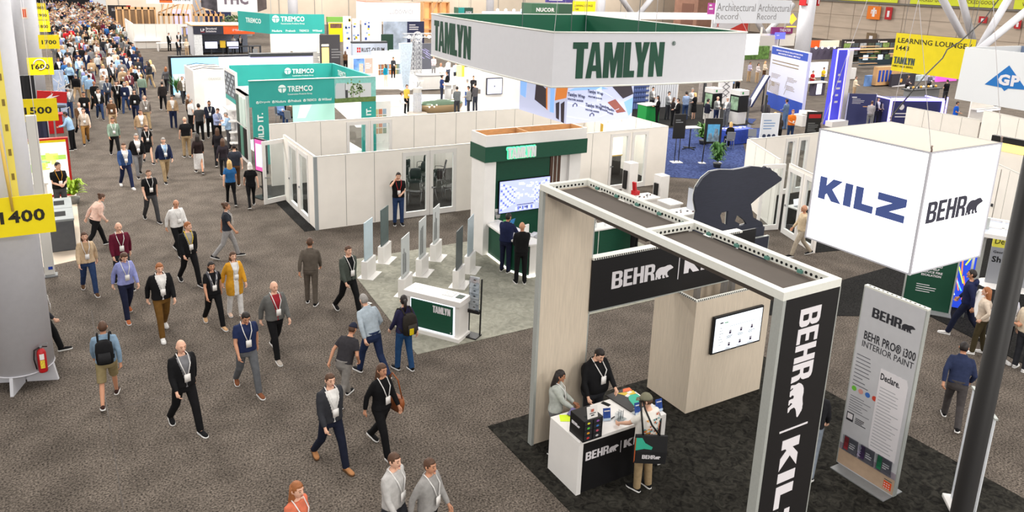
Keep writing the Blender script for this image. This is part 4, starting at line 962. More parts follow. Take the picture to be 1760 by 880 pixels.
# glossy screen on edge beside the bear
q = (18.29,18.33); t = thing('side_monitor','thin monitor seen edge-on at the left of the bear cut-out','screen',q); mb = MB(); mb.box(q[0]-.03,q[0]+.03,q[1]-.3,q[1]+.3,.6,1.5,BLK); part('casing',mb,t); mb = MB(); mb.box(q[0]-.045,q[0]-.03,q[1]-.28,q[1]+.28,.62,1.48,S('monitor pale',200,204,214)); part('display',mb,t); mb = MB(); mb.cyl((q[0]+.06,q[1],0),(q[0]+.06,q[1],1.1),.03,BLK); mb.cyl((q[0]+.06,q[1],0),(q[0]+.06,q[1],.03),.2,BLK); part('stand_foot',mb,t)
# hanging ring sign
RZ0,RZ1 = 6.0,7.12
rg = thing('hanging_ring_sign','big white hanging square banner ring with green lettering','hanging sign',(11.5,16.5,6))
RC = [(8.92,13.3,6),(14.11,12.98,6),(14.3,19.7,6),(9.13,19.64,6)]
RW = S('ring fabric white',214,214,219,rough=.55,noise=.01); RG = S('ring fabric green',22,92,66,rough=.6,noise=.06,scale=1)
def edge_pts(a,b,bow,n=8):
    a,b = V(a),V(b); d = (b-a); nn = V((d.y,-d.x,0)).normalized()
    return [a+d*(i/n)+nn*bow*4*(i/n)*(1-i/n) for i in range(n+1)]
cc = sum((V(c) for c in RC),V())/4
for i in range(4):
    a,b = RC[i],RC[(i+1) % 4]; bow = .12 if i != 1 else 0; pts = edge_pts(a,b,bow if i in (0,3) else .05)
    for side in (0,1):
        mb = MB()
        for s,e in zip(pts,pts[1:]):
            dn = (cc-(s+e)/2); dn.z = 0; dn.normalize(); o = dn*(.0 if side == 0 else .05); o2 = dn*(.04 if side == 0 else .06)
            mb.hexa([(s+o),(e+o),(e+o2),(s+o2),s+o+V((0,0,RZ1-RZ0)),e+o+V((0,0,RZ1-RZ0)),e+o2+V((0,0,RZ1-RZ0)),s+o2+V((0,0,RZ1-RZ0))],RG if side else RW)
        part('inner_fabric' if side else 'fabric_side',mb,rg,'green inner face' if side else None)
mb = MB()
for i in range(4):
    pts = edge_pts(RC[i],RC[(i+1) % 4],(.12 if i in (0,3) else .05))
    for z in (RZ0,RZ1): mb.tube([p+V((0,0,z-6)) for p in pts],.02,RAILW,6)
part('frame_tube',mb,rg)
def ring_word(a,b,f0,f1,z0,h,bow):
    pts = edge_pts(a,b,bow,40); vs,fs = curve_shape(('w','TAMLYN'),word_polys('TAMLYN')); X = max(x for x,y in vs)
    mb = MB(); A,B = V(a),V(b); d = (B-A)
    out = []
    for x,y in vs:
        f = f0+(f1-f0)*x/X; nn = V((d.y,-d.x,0)).normalized(); p = A+d*f+nn*(bow*4*f*(1-f)); out.append((p,nn,y))
    vv = [mb.bm.verts.new(p+nn*.006+V((0,0,z0-p.z+y*h))) for p,nn,y in out]; v2 = [mb.bm.verts.new(p+nn*.002+V((0,0,z0-p.z+y*h))) for p,nn,y in out]
    LG = S('ring letter green',14,70,50,rough=.5,noise=.12,scale=1.5)
    for f in fs:
        mb.face([vv[i] for i in f],LG); mb.face([v2[i] for i in f[::-1]],LG)
    return mb
part('lettering',ring_word(RC[0],RC[1],.085,.525,6.17,.75,.12),rg); part('lettering',ring_word(RC[3],RC[0],.04,.43,6.17,.8,.12),rg)
mb = MB(); pA = V(RC[0])+(V(RC[1])-V(RC[0]))*.56; mb.text('\u00ae',pA+V((0,-.14,.84)),UX,UZ,.1,.1,GREEN); part('registered_mark',mb,rg)
mb = MB(); mb.text('',(0,0,0),UX,UZ,1,1,GREEN)
for a,b in ((RC[0],(10.4,15,12)),(RC[1],(12,15,12)),(RC[2],(12.4,17,12)),(RC[3],(10.6,17,12)),(((RC[0][0]+RC[1][0])/2,RC[0][1]-.1,6),(11.6,13.4,12))):
    a = V(a); a.z = RZ1; mb.cyl(a,b,.005,LETW,seg=6)
part('wires',mb,rg)
# hanging lit picture cube
LZ0 = 4.9; LC = (10.28,14.65,4.9); LR = (12.23,14.59,4.9); LL = (10.24,16.77,4.9)
lc = thing('hanging_light_box','lit picture cube of building wrap hung below the banner ring','hanging sign',(LC[0]+1,LC[1]+1,LZ0))
lw,ld,lh = LR[0]-LC[0],LL[1]-LC[1],5.76-4.9
lx,ly = LC[0],LC[1]
mb = MB(); mb.box(lx,lx+lw,ly,ly+ld,LZ0,LZ0+lh,glow('lit picture sky',206,210,240,.5)); part('lit_body',mb,lc)
mb = MB(); yy = ly-.001; SKYB = glow('picture blue',130,170,226,.9); WIN = glow('picture window',58,48,56,.5); BRK = glow('picture brick',150,84,74,.6); TIM = glow('picture timber',206,120,54,.8); WRP = glow('picture wrap',206,212,236,.9); INK = glow('picture ink',66,70,100,.5)
mb.poly([(.66,.95),(.95,1),(1,.72),(.84,.6)],(lx,yy,LZ0),UX,UZ,lw,lh,WIN); mb.poly([(.6,.52),(.72,.6),(.9,.22),(.76,.2),(.72,.3)],(lx,yy,LZ0),UX,UZ,lw,lh,BRK); mb.poly([(.86,.5),(1,.62),(1,.2),(.95,.1)],(lx,yy,LZ0),UX,UZ,lw,lh,SKYB)
mb.poly([(0,.9),(.1,.97),(.5,.97),(.6,.9)],(lx,yy,LZ0),UX,UZ,lw,lh,SKYB); mb.poly([(.42,.9),(.5,.98),(.5,.6),(.44,.56)],(lx,yy,LZ0),UX,UZ,lw,lh,WRP)
INK = S('picture ink',40,44,70)
for (a,b,w_,h_,s_,sl) in ((.0,.74,.26,.13,'Tamlyn Wrap',-.18),(.0,.66,.24,.055,'WEATHER BARRIER',-.18),(.29,.8,.24,.12,'Tamlyn Wrap',-.2),(.3,.7,.22,.05,'WEATHER BARRIER',-.2),(.27,.42,.26,.13,'Tamlyn Wrap',-.22),(.27,.34,.22,.05,'WEATHER BARRIER',-.22),(.48,.4,.15,.1,'Tamlyn',-.3),(.49,.33,.13,.05,'BARRIER',-.3),(.6,.3,.12,.1,'Tamlyn',-.34),(.61,.22,.1,.05,'BARRIER',-.34)):
    mb.text(s_,(lx+a*lw,yy-.002,LZ0+b*lh),(1,0,sl),UZ,w_*lw,h_*lh,INK,bold=.05)
for a,b in ((.08,.46),(.34,.16)): mb.poly([(0,0),(0,.5),(.5,1),(1,.5),(1,0),(.8,0),(.8,.4),(.5,.7),(.2,.4),(.2,0)],(lx+a*lw,yy-.002,LZ0+b*lh),UX,UZ,.07*lw,.11*lh,INK)
for a,b,w_,sl in ((.0,.58,.5,-.25),(.0,.2,.35,-.2),(.45,.9,.25,-.5),(.5,.12,.3,.3)): mb.rect((lx+a*lw,yy-.001,LZ0+b*lh),(1,0,sl),UZ,w_*lw,.012,WRP)
part('front_picture',mb,lc)
mb = MB(); xx = lx-.001
for (a,pts,m) in ((0,[(.02,.7),(.24,.55),(.22,.98),(.0,1)],TIM),(0,[(.04,.0),(.1,.02),(.12,.5),(.05,.6)],WIN),(0,[(.14,.05),(.2,.08),(.22,.48),(.15,.55)],WIN),(0,[(.25,.2),(.33,.2),(.34,.95),(.26,.98)],SKYB),(0,[(.4,.25),(.66,.42),(.64,.98),(.42,.8)],WIN),(0,[(.38,.22),(.41,.25),(.43,.85),(.4,.86)],TIM),(0,[(.86,.4),(.98,.45),(.99,.98),(.84,.98)],SKYB)):
    mb.poly([(1-px,py) for px,py in pts],(xx,ly+ld,LZ0),NY,UZ,ld,lh,m)
part('side_picture',mb,lc)
mb = MB()
for x in (lx,lx+lw):
    for y in (ly,ly+ld): mb.cyl((x,y,LZ0+lh),(x,y,12),.008,MGREY,seg=6)
part('wires',mb,lc)

# ------------------------------------------------------------------ modular wall meeting rooms
def wall_run(name,label,a,b,h,openings=(),cat='partition wall',t=.07,step=.98,m=OFFW):
    """a straight modular wall from a to b; openings = (start, end) distances of glazed doors"""
    a,b = V((a[0],a[1],0)),V((b[0],b[1],0)); L = (b-a).length; ang = math.atan2(b.y-a.y,b.x-a.x)
    w = thing(name,label,cat,a,ang); mb = MB(); x = 0; ops = sorted(openings)
    cuts = []; p = 0
    for s,e in ops: cuts.append((p,s)); p = e
    cuts.append((p,L))
    for s,e in cuts:
        if e-s < .02: continue
        mb.box(s,e,-t/2,t/2,.0,h,m)
        k = s+step
        while k < e-.2: mb.box(k-.008,k+.008,-t/2-.003,t/2+.003,.02,h-.02,SEAM); k += step
    for s,e in ops: mb.box(s,e,-t/2,t/2,h-.1,h,m)
    local('wall_panels',mb,w)
    mb = MB(); mb.box(0,L,-t/2-.005,t/2+.005,h,h+.02,S('wall cap',206,202,196)); local('top_rail',mb,w)
    for s,e in ops:
        mb = MB(); f = .13
        for q in ((s+.01,s+f,0,h-.1),(e-f,e-.01,0,h-.1)): mb.box(q[0],q[1],-t/2-.01,t/2+.01,q[2]+.01,q[3],WHITE)
        mb.box(s+f,e-f,-t/2-.01,t/2+.01,.01,.2,WHITE); mb.box(s+f,e-f,-t/2-.01,t/2+.01,h-.24,h-.1,WHITE); d = local('door',mb,w,'glazed door leaf')
        mb = MB(); mb.box(s+f,e-f,-.006,.006,.2,h-.24,GLASS); g = local('pane',mb,d)
        mb = MB(); mb.bar((s+.09,-t/2-.04,1.0),(s+.2,-t/2-.04,1.0),.02,.02,MGREY); mb.box(s+.07,s+.11,-t/2-.04,-t/2-.005,.97,1.03,MGREY); local('handle',mb,d)
    return w
MH = 2.42
wall_run('partition_wall','long white front wall of the meeting room with two glazed doors, behind the sample stands',(7.02,23.69),(21.75,23.69),MH,((2.95,3.97),(3.97,5.0),(11.75,12.75),(12.85,13.7)))
wall_run('partition_wall','white side wall of the meeting room with two narrow glazed panels, by the aisle',(7.02,27.4),(7.02,23.72),MH,((.6,1.75),(1.85,3.0)))
wall_run('partition_wall','white back wall of the meeting room seen over its front wall',(7.02,29.5),(21.75,29.5),MH,((3.0,3.95),(4.0,4.95)))
wall_run('partition_wall','white end wall of the meeting room, right of the lit doorway',(21.75,23.72),(21.75,29.46),MH)
mb = MB(); mb.box(6.96,7.06,23.63,23.73,0,MH+.01,S('corner post grey',150,156,158)); tag(mb.build('corner_post'),'grey metal corner post of the white meeting room','post')
dr = thing('open_door','white glazed door standing open at the side of the meeting room','door',(7.1,27.45,0),math.atan2(-.35,-.95))
mb = MB(); mb.box(0,.12,-.03,.03,.02,2.3,WHITE); mb.box(.88,1.0,-.03,.03,.02,2.3,WHITE); mb.box(.12,.88,-.03,.03,.02,.2,WHITE); mb.box(.12,.88,-.03,.03,2.16,2.3,WHITE); local('door_frame',mb,dr)
mb = MB(); mb.box(.12,.88,-.006,.006,.2,2.16,GLASS); local('pane',mb,dr)
mb = MB(); mb.bar((.93,.03,1.0),(.93,.1,1.0),.03,.03,MGREY); mb.bar((.8,.1,1.0),(.95,.1,1.0),.025,.025,MGREY); local('handle',mb,dr)
ms = thing('totem_screen','upright pink edged screen on a stand beside the open meeting room door','screen',(6.35,28.1,0),-1.2)
mb = MB(); mb.box(-.35,.35,-.04,.04,.95,2.2,BLK); local('casing',mb,ms); mb = MB(); mb.box(-.31,.31,-.045,-.04,1.0,2.15,glow('screen magenta',196,84,150,.8)); mb.box(-.25,.25,-.048,-.045,1.15,2.0,glow('screen lilac',196,200,236,.9)); local('display',mb,ms)
mb = MB(); mb.box(-.04,.04,0,.05,.02,.95,BLK); mb.box(-.3,.3,-.25,.25,0,.03,BLK); local('stand_foot',mb,ms)
# mesh chairs and tables inside
def make_chair(label,group):
    t = thing('mesh_chair',label,'chair',(0,0,0),0,group); CH = S('chrome tube',160,160,162,rough=.3,metal=.6)
    mb = MB(); mb.loft([(0,0,.44,.2,.2),(0,0,.46,.23,.22),(0,0,.485,.22,.21)],BLK,14,4); local('seat',mb,t)
    mb = MB(); prev = None
    rr = []
    for z,y,w in ((.56,-.2,.2),(.7,-.225,.225),(.85,-.25,.22),(.95,-.28,.17)):
        rr.append([mb.bm.verts.new(q) for q in ((-w,y+.03,z),(0,y-.02,z),(w,y+.03,z),(w,y+.015,z),(0,y-.035,z),(-w,y+.015,z))])
    mb.skin(rr,S('black mesh',30,30,34,rough=.8)); local('backrest',mb,t)
    for s in (-1,1):
        mb = MB(); mb.tube([(s*.22,.2,.0),(s*.22,.21,.42),(s*.22,.0,.45),(s*.22,-.2,.5),(s*.2,-.24,.85)],.013,CH,6); local('leg',mb,t)
        mb = MB(); mb.tube([(s*.23,-.26,.0),(s*.23,-.08,.44)],.013,CH,6); local('leg',mb,t)
        mb = MB(); mb.tube([(s*.23,-.2,.62),(s*.25,-.05,.66),(s*.25,.16,.66),(s*.23,.2,.44)],.013,BLK,6); local('armrest',mb,t)
    return t
ch0 = make_chair('black mesh chair stacked up in the meeting room behind the glazed doors','mesh chairs in the meeting room'); first = True
q = random.Random(11)
for i,(x,y,a) in enumerate(((9.6,25.2,.4),(10.35,25.0,1.0),(11.1,25.1,-.6),(11.7,25.3,.3),(12.5,25.2,1.4),(10.0,26.0,2.2),(10.8,26.1,.8),(11.6,26.2,2.8),(12.4,26.2,.2),(10.5,27.0,1.6),(11.4,27.2,.5),(12.3,27.1,2.2),(13.1,27.3,1.1),(11.9,28.2,.2),(12.9,28.3,2))):
    if first: ch0.location = (x,y,.02); ch0.rotation_euler.z = a; first = False
    else: copy_tree(ch0,(x,y,.02),a)
    ch = None
for i,(x,y) in enumerate(((8.0,25.0),(8.1,26.6))):
    t = thing('white_table','white table %s the narrow side panes of the meeting room' % ('just behind','further back behind')[i],'table',(x,y,0)); mb = MB(); mb.bbox(x-.4,x+.4,y-.5,y+.5,.7,.74,WHITE,.008); part('table_top',mb,t)
    for dx in (-.33,.33):
        for dy in (-.42,.42): mb = MB(); mb.box(x+dx-.02,x+dx+.02,y+dy-.02,y+dy+.02,.012,.7,WHITE); part('leg',mb,t)
lp = thing('light_box','warm glowing display panel behind the doorway right of the tower','light panel',(20.6,25.6,0)); mb = MB(); mb.box(19.9,21.0,25.6,25.75,.9,2.3,glow('warm white panel',255,240,206,1.5)); part('lit_face',mb,lp)
mb = MB(); mb.box(19.86,21.04,25.62,25.77,.84,.9,S('brass edge',200,160,60)); mb.box(19.86,19.9,25.62,25.77,.02,2.3,S('brass edge',200,160,60)); mb.box(19.9,21.0,25.65,25.75,.02,.84,BLK); part('panel_base',mb,lp)
hp = thing('hanging_sign','royal blue hanging panel above the meeting room end, under the lit picture cube','hanging sign',(23.65,29,1.02)); a,b = (22.96,29,1.64),(24.3,29,0.98)
mb = MB(); mb.box(a[0],b[0],29,29.4,b[2],a[2],glow('lit blue',70,100,214,.7)); mb.box(b[0],b[0]+.12,29,29.4,b[2],a[2],glow('lit yellow edge',244,210,90,.8)); part('panel_face',mb,hp); mb = MB(); mb.box(a[0]+.3,a[0]+1.4,28.995,29,b[2]+.35,b[2]+.45,S('blue print',110,140,230)); part('print',mb,hp)
mb = MB(); mb.box(a[0]+.4,a[0]+.45,29.2,29.25,.02,b[2],MGREY); mb.box(b[0]-.45,b[0]-.4,29.2,29.25,.02,b[2],MGREY); part('support_post',mb,hp)
# right-hand meeting room (behind the bear)
A0,A1,A2 = (22.95,20.35),(26.4,20.1),(21.2,17.35)
wall_run('partition_wall','white back wall with two glazed doors, right of the bear and behind the open door',(22.9,20.45),(30,20.3),MH,((2.1,2.75),(2.85,3.5)))
wall_run('partition_wall','white front wall behind the bear cut-out with a red edged notice',(22.9,20.4),(21.3,17.5),MH)
wall_run('partition_wall','white glazed front of the meeting room beside the glowing cube',(21.15,16.95),(20.4,15.0),MH,((.02,1.0),(1.08,2.05)))
d2 = thing('open_door','white glazed door standing open beside the bear cut-out nose','door',(21.25,17.2,0),math.atan2(.25,-1))
mb = MB(); mb.box(0,.1,-.03,.03,.02,2.35,WHITE); mb.box(.78,.88,-.03,.03,.02,2.35,WHITE); mb.box(.1,.78,-.03,.03,.02,.2,WHITE); mb.box(.1,.78,-.03,.03,2.2,2.35,WHITE); local('door_frame',mb,d2); mb = MB(); mb.box(.1,.78,-.006,.006,.2,2.2,GLASS); local('pane',mb,d2); mb = MB(); mb.bar((.83,-.08,1.0),(.7,-.08,1.0),.025,.025,MGREY); mb.bar((.83,-.03,1.0),(.83,-.09,1.0),.025,.025,MGREY); local('handle',mb,d2)
nt_ = thing('wall_notice','red edged notice on the white wall above the bear back','notice',(22.2,19.05,1.6),math.atan2(-2.9,-1.6)); mb = MB(); mb.box(-.45,.45,.04,.06,0,.62,S('notice red',196,44,60)); local('frame',mb,nt_); mb = MB(); mb.box(-.41,.41,.06,.066,.04,.58,WHITE); local('sheet',mb,nt_); mb = MB(); mb.lines((.36,.067,.1),NX,UZ,.7,.4,6,S('pink print',214,120,130)); local('print',mb,nt_)
rug('booth_carpet','black carpet inside the meeting room beside the glowing cube',[(21.2,17),(20.5,15),(25,14),(29.9,20.2),(23,20.3)],BLACKC)
for i,(x,y,a) in enumerate(((22.9,17.6,.6),(22.6,16.0,2.2),(24.0,17.6,1.2),(23.4,15.6,-.4))): copy_tree(ch0,(x,y,.02),a,('black mesh chair behind the black draped table, nearest the open door','black mesh chair behind the right glazed pane next to the cube','black mesh chair furthest back in the right meeting room','black mesh chair half hidden by the glowing cube')[i])
x,y = 22.1,17.1; t = thing('draped_table','black draped table with a laptop inside the right meeting room','table',(x,y,0)); mb = MB(); mb.bbox(x-.35,x+.35,y-.3,y+.3,.72,.76,WHITE,.006); part('table_top',mb,t)
mb = MB(); n = 40; P0 = []
for z,k in ((.03,1),(.72,.96)):
    ring = []
    for i in range(n):
        f = i/n*4; e = int(f); g_ = f-e; cx = (-1,1,1,-1)[e]; cy = (-1,-1,1,1)[e]; nx = (1,1,-1,-1)[e]; ny = (-1,1,1,-1)[e]
        px,py = cx+(nx-cx)*g_,cy+(ny-cy)*g_; w = 1+.05*math.sin(i*2.4)*(z < .5); ring.append(mb.bm.verts.new((x+px*.36*w,y+py*.31*w,z)))
    P0.append(ring)
mb.skin(P0,cloth((18,18,20))); part('table_drape',mb,t)
lt = thing('laptop','open laptop with a white screen on the black draped table','laptop',(x,y,.765)); mb = MB(); mb.box(x-.16,x+.16,y-.12,y+.1,.762,.78,MGREY); part('keyboard_base',mb,lt); mb = MB(); mb.obox((x+.02,y+.13,.89),(.34,.012,.22),0,glow('laptop white',236,238,244,.9),R(-15)); part('screen_lid',mb,lt)

# ------------------------------------------------------------------ teal booth
TM = [V((7.1,33.0,0)),V((12.63,33.0,0)),V((12.5,38.4,0)),V((7.45,38.6,0))]
LT = S('teal lettering',226,240,238)
tb = thing('teal_booth','teal booth frame with lettered header beams, behind the white meeting room','exhibit structure',(9.8,35.5,0))
def beam(a,b,z0,z1,t,m,nm='header_beam',label=None):
    mb = MB(); a,b = V(a),V(b); d = (b-a).normalized(); n = V((-d.y,d.x,0))*t
    mb.hexa([a+V((0,0,z0)),b+V((0,0,z0)),b+n+V((0,0,z0)),a+n+V((0,0,z0)),a+V((0,0,z1)),b+V((0,0,z1)),b+n+V((0,0,z1)),a+n+V((0,0,z1))],m); return part(nm,mb,tb,label)
beam(TM[0],TM[1],2.5,3.6,.12,TEAL); beam(TM[3],TM[2],2.6,3.6,.12,TEAL); beam(TM[1]+V((0,.12,0)),TM[2],2.6,3.6,.12,TEAL)
def tcol(x0,x1,y0,y1,z1=2.5): mb = MB(); mb.box(x0,x1,y0,y1,0,z1,TEAL); part('column',mb,tb)
tcol(7.2,7.84,33.0,33.12); tcol(11.97,12.63,33.0,33.12); tcol(12.5,12.62,33.12,34.0)
mb = MB(); mb.box(7.1,12.63,32.98,33.14,3.6,3.62,RAILW); part('beam_cap',mb,tb)
def tlogo(mb,x,y,z,s):
    c = [(.5+.5*math.cos(k*math.pi/12),.5+.5*math.sin(k*math.pi/12)) for k in range(24)]
    mb.poly([(max(0,min(1,a)),b) for a,b in c],(x,y,z),UX,UZ,s,s,LT); mb.rect((x,y-.004,z+s*.55),UX,UZ,s,s*.09,TEAL); mb.rect((x+s*.44,y-.004,z),UX,UZ,s*.12,s*.56,TEAL)
mb = MB(); tlogo(mb,8.28,32.995,3.06,.34); mb.text('TREMCO',(8.68,32.995,3.09),UX,UZ,1.08,.25,LT,bold=.03); mb.text('Construction Products Group',(8.68,32.995,2.93),UX,UZ,1.05,.09,LT)
for i,s in enumerate(('Dryvit','Nudura','Prebuck','TREMCO','Willseal')):
    x = 7.35+i*.66; tlogo(mb,x,32.995,2.63,.12); mb.text(s,(x+.15,32.995,2.64),UX,UZ,.43,.11,LT,bold=.02)
tlogo(mb,9.98,38.39,3.12,.32); mb.text('TREMCO',(10.36,38.39,3.14),UX,UZ,1.08,.24,LT,bold=.03); mb.text('Construction Products Group',(10.36,38.39,2.99),UX,UZ,1.05,.09,LT)
part('lettering',mb,tb)
mb = MB(); x = 12.5; mb.text('TREMCO',(12.4,37.6,3.1),NY,UZ,1.2,.28,LT,bold=.03); part('lettering',mb,tb,'white lettering on the side beam')
mb = MB(); mb.rect((10.72,32.995,2.5),UX,UZ,1.91,.22,S('lawn print',96,120,62,noise=.2)); mb.rect((10.72,32.995,2.72),UX,UZ,1.91,.88,S('print sky teal',126,190,184,noise=.1)); mb.poly([(0,0),(0,.7),(.1,.9),(1,.9),(1,0)],(10.76,32.99,2.7),UX,UZ,.46,.75,S('print wall',186,192,196)); mb.rect((11.2,32.99,2.72),UX,UZ,1.2,.62,S('print wall2',196,200,204)); mb.rect((11.2,32.985,2.72),UX,UZ,.12,.34,DGREY)
q = random.Random(4)
for i in range(60):
    cx = 11.55 if i % 2 else 11.85; mb.obox((cx+q.gauss(0,.09),32.984,3.1+q.gauss(0,.16)),(.07,.006,.06),0,S('print leaf',120,146,96),0,q.random()*3)
for cx in (11.55,11.85): mb.rect((cx,32.985,2.7),UX,UZ,.02,.4,S('print trunk',120,100,80))
part('photo_print',mb,tb,'photo print of a pale building with two trees')
mb = MB(); mb.text('BUILD IT.',(7.62,32.995,.75),UZ,NX,1.5,.24,LT,bold=.04); mb.text('BUILD IT.',(12.4,32.995,.75),UZ,NX,1.5,.24,LT,bold=.04); part('lettering',mb,tb,'white lettering running up the columns')
# the mock-up wall along the aisle
mw_ = thing('mockup_wall','white and green mock-up wall of building samples at the aisle side of the teal booth','exhibit structure',(7.2,36,0))
mb = MB(); mb.box(7.0,7.12,33.3,35.2,0,3.0,WHITE); mb.box(7.0,7.5,35.2,35.3,0,3.0,WHITE); mb.box(7.0,7.4,33.3,35.2,2.95,3.0,MGREY); part('wall_board',mb,mw_)
for i in range(3):
    mb = MB(); mb.box(6.96,7.0,33.4+i*.6,33.9+i*.6,.2,1.5,BLK if i != 1 else S('sample green',90,140,122)); part('window_sample',mb,mw_); mb = MB(); mb.box(6.96,7.0,33.4+i*.6,33.9+i*.6,1.6,2.8,S('stucco pale green',206,224,216) if i != 2 else S('stone sample',90,104,96,noise=.3,scale=20)); part('cladding_sample',mb,mw_)
mb = MB(); mb.box(7.2,7.3,36.2,38.6,0,3.55,WHITE); part('photo_wall',mb,mw_); mb = MB(); mb.box(7.19,7.2,36.3,38.5,2.3,3.4,S('facade print grey',92,96,104,noise=.4,scale=5)); q = random.Random(9)
for i in range(8):
    for j in range(5): mb.box(7.185,7.19,36.4+i*.26,36.55+i*.26,2.4+j*.2,2.52+j*.2,S('facade window',200,208,214) if (i+j) % 3 else DGREY)
mb.box(7.188,7.2,36.3,38.5,2.1,2.3,TEAL); part('photo_print',mb,mw_)
for i in range(4):
    mb = MB(); mb.box(6.85,7.2,36.2+i*.05,37.6,.3+i*.5,.36+i*.5,WHITE); part('shelf',mb,mw_)
# inside the teal booth: lit floor, meeting table, wall
rug('booth_floor','bright floor inside the teal booth',[(7.9,33.3),(12.4,33.3),(12.4,38.2),(7.6,38.2)],WHITEF,.03)
dw = thing('display_wall','pale teal display wall with a white arc inside the teal booth','display wall',(11.6,37.9,0)); mb = MB(); mb.box(10.2,12.3,37.9,38.0,.03,2.5,S('pale teal wall',168,216,204)); part('wall_board',mb,dw); mb = MB(); mb.poly([(0,0),(.1,.5),(.4,.85),(1,1),(1,.8),(.5,.6),(.25,0)],(10.4,37.895,1.0),UX,UZ,1.6,1.3,WHITE); part('arc_print',mb,dw)
cp = thing('colour_display','tall white display with colour swatches seen through the back wall doors','display stand',(13.02,33.42)); cx,cy = (13.02,33.42); mb = MB(); mb.box(cx-.5,cx+.5,cy,cy+.15,.05,2.4,WHITE); part('panel',mb,cp); mb = MB()
for i in range(4):
    for j in range(3): mb.box(cx-.3+j*.2,cx-.13+j*.2,cy-.01,cy,.9+i*.3,1.15+i*.3,S('swatch %d' % (i*3+j),*((206,150,110),(180,140,90),(120,140,120),(210,190,140),(196,120,90),(150,170,190))[(i*3+j) % 6]))
part('swatches',mb,cp); mb = MB(); mb.box(cx-.55,cx+.55,cy-.3,cy+.3,0,.05,WHITE); part('foot',mb,cp)
# white tower by the aisle and sky screen
wt = thing('white_tower','tall hollow white display tower at the aisle, left of the teal booth','exhibit structure',(6.8,41.5,0)); mb = MB(); wx0,wx1,wy0,wy1 = 6.15,7.7,40.9,43.6
for a in ((wx0,wx1,wy0,wy0+.08),(wx0,wx1,wy1-.08,wy1),(wx0,wx0+.08,wy0+.08,wy1-.08),(wx1-.08,wx1,wy0+.08,wy1-.08)): mb.box(*a,0,3.1,WHITE)
mb.box(wx0+.08,wx1-.08,wy0+.08,wy1-.08,2.7,2.74,S('tower top',226,222,214)); part('tower_walls',mb,wt); mb = MB(); mb.box(wx0+.5,wx1-.1,wy0-.02,wy0,.3,2.5,glow('lit niche',255,252,248,1.1)); part('lit_face',mb,wt); mb = MB(); mb.text('ORANGE',(wx0+.7,wy0-.004,2.62),UX,UZ,.6,.12,S('tower letter',206,202,196),bold=.02)
for i in range(4):
    for j in range(4):
        if (i*7+j*3) % 5: mb.box(wx0+.55+i*.06,wx0+.59+i*.06,wy0-.03,wy0-.02,1.1+j*.08,1.15+j*.08,BLK)
mb.box(wx0-.004,wx0,wy0+.4,wy0+.9,.6,1.2,S('poster teal dark',70,110,104)); part('print',mb,wt); mb = MB()
for y in (41.2,42.2,43.2): mb.tube([(6.2,y,3.12),(6.7,y+.1,3.2),(7.3,y-.1,3.14),(7.66,y,3.12)],.015,BLK,5)
part('cables',mb,wt)
sk = thing('backlit_wall','long backlit wall with a sky picture in a black frame, beyond the white tower','light wall',(11,53.2,0)); mb = MB(); mb.box(6.6,15.2,53.1,53.4,0,2.55,BLK); part('frame',mb,sk); mb = MB(); mb.box(6.75,9.6,53.05,53.1,.1,2.42,glow('sky picture',150,200,236,.95)); mb.box(9.6,15.1,53.05,53.1,.1,2.42,glow('white picture',240,240,246,1)); q = random.Random(6)
mb.rect((6.78,53.04,.5),UX,UZ,2.6,.9,glow('sky haze',224,232,236,.9)); mb.text('Welcome',(7.2,53.03,1.0),UX,UZ,1.4,.25,S('faint script',150,160,190)); part('picture',mb,sk)
for i,px in enumerate((6.9,7.8,8.8)):
    t = thing('potted_palm','green palm in front of the sky picture, %s' % ('nearest the aisle','second from the aisle','nearest the white tower')[i],'plant',(px,52.4,0)); mb = MB(); mb.lathe([(.14,0),(.18,.3),(.17,.31)],(px,52.4,0),WHITE,12); part('pot',mb,t); mb = MB()
    for k in range(26):
        a,b = q.random()*6.28,.35+q.random()*.5; e = V((math.cos(a)*b*.7,math.sin(a)*b*.7,.5+q.random()*.7)); o = V((px,52.4,.3)); s = V((-math.sin(a),math.cos(a),0))*.035; mdl = o+e*.6+V((0,0,.12)); mb.skin([[mb.bm.verts.new(o-s*.3),mb.bm.verts.new(o+s*.3),mb.bm.verts.new(o+V((0,0,.01)))],[mb.bm.verts.new(mdl-s),mb.bm.verts.new(mdl+s),mb.bm.verts.new(mdl+V((0,0,.012)))],[mb.bm.verts.new(o+e-s*.1),mb.bm.verts.new(o+e+s*.1),mb.bm.verts.new(o+e+V((0,0,.01)))]],S('palm green',62,122,54,noise=.25))
    part('leaves',mb,t)

# ------------------------------------------------------------------ left side: columns, aisle signs, near booth
CW = S('column paint',206,206,212,rough=.55,noise=.02)
cl = thing('hall_column','thick round white column with a red extinguisher at the left edge','column',(-1.0,16.9,0)); mb = MB(); mb.lathe([(.55,.38),(.55,9)],(-1.0,16.9,0),CW,40); part('shaft',mb,cl)
mb = MB(); mb.lathe([(.56,.36),(.56,.38)],(-1.0,16.9,0),CW,40); part('base_ring',mb,cl)
for a in range(4):
    an = a*math.pi/2-.35; mb = MB(); c,s_ = math.cos(an),math.sin(an); o = V((-1.0,16.9,0)); d = V((c,s_,0)); n = V((-s_,c,0))*.03
    pts = [d*.05+V((0,0,.0)),d*.62,d*.56+V((0,0,.36)),d*.05+V((0,0,.36))]
    mb.hexa([o+pts[0]-n,o+pts[1]-n,o+pts[1]+n,o+pts[0]+n,o+pts[3]-n,o+pts[2]-n,o+pts[2]+n,o+pts[3]+n],CW); part('foot_fin',mb,cl)
ex_a = -.98; ex = V((-1.0+math.cos(ex_a)*.63,16.9+math.sin(ex_a)*.63,.38)); fe = thing('fire_extinguisher','red fire extinguisher hung on the round white column','fire extinguisher',ex)
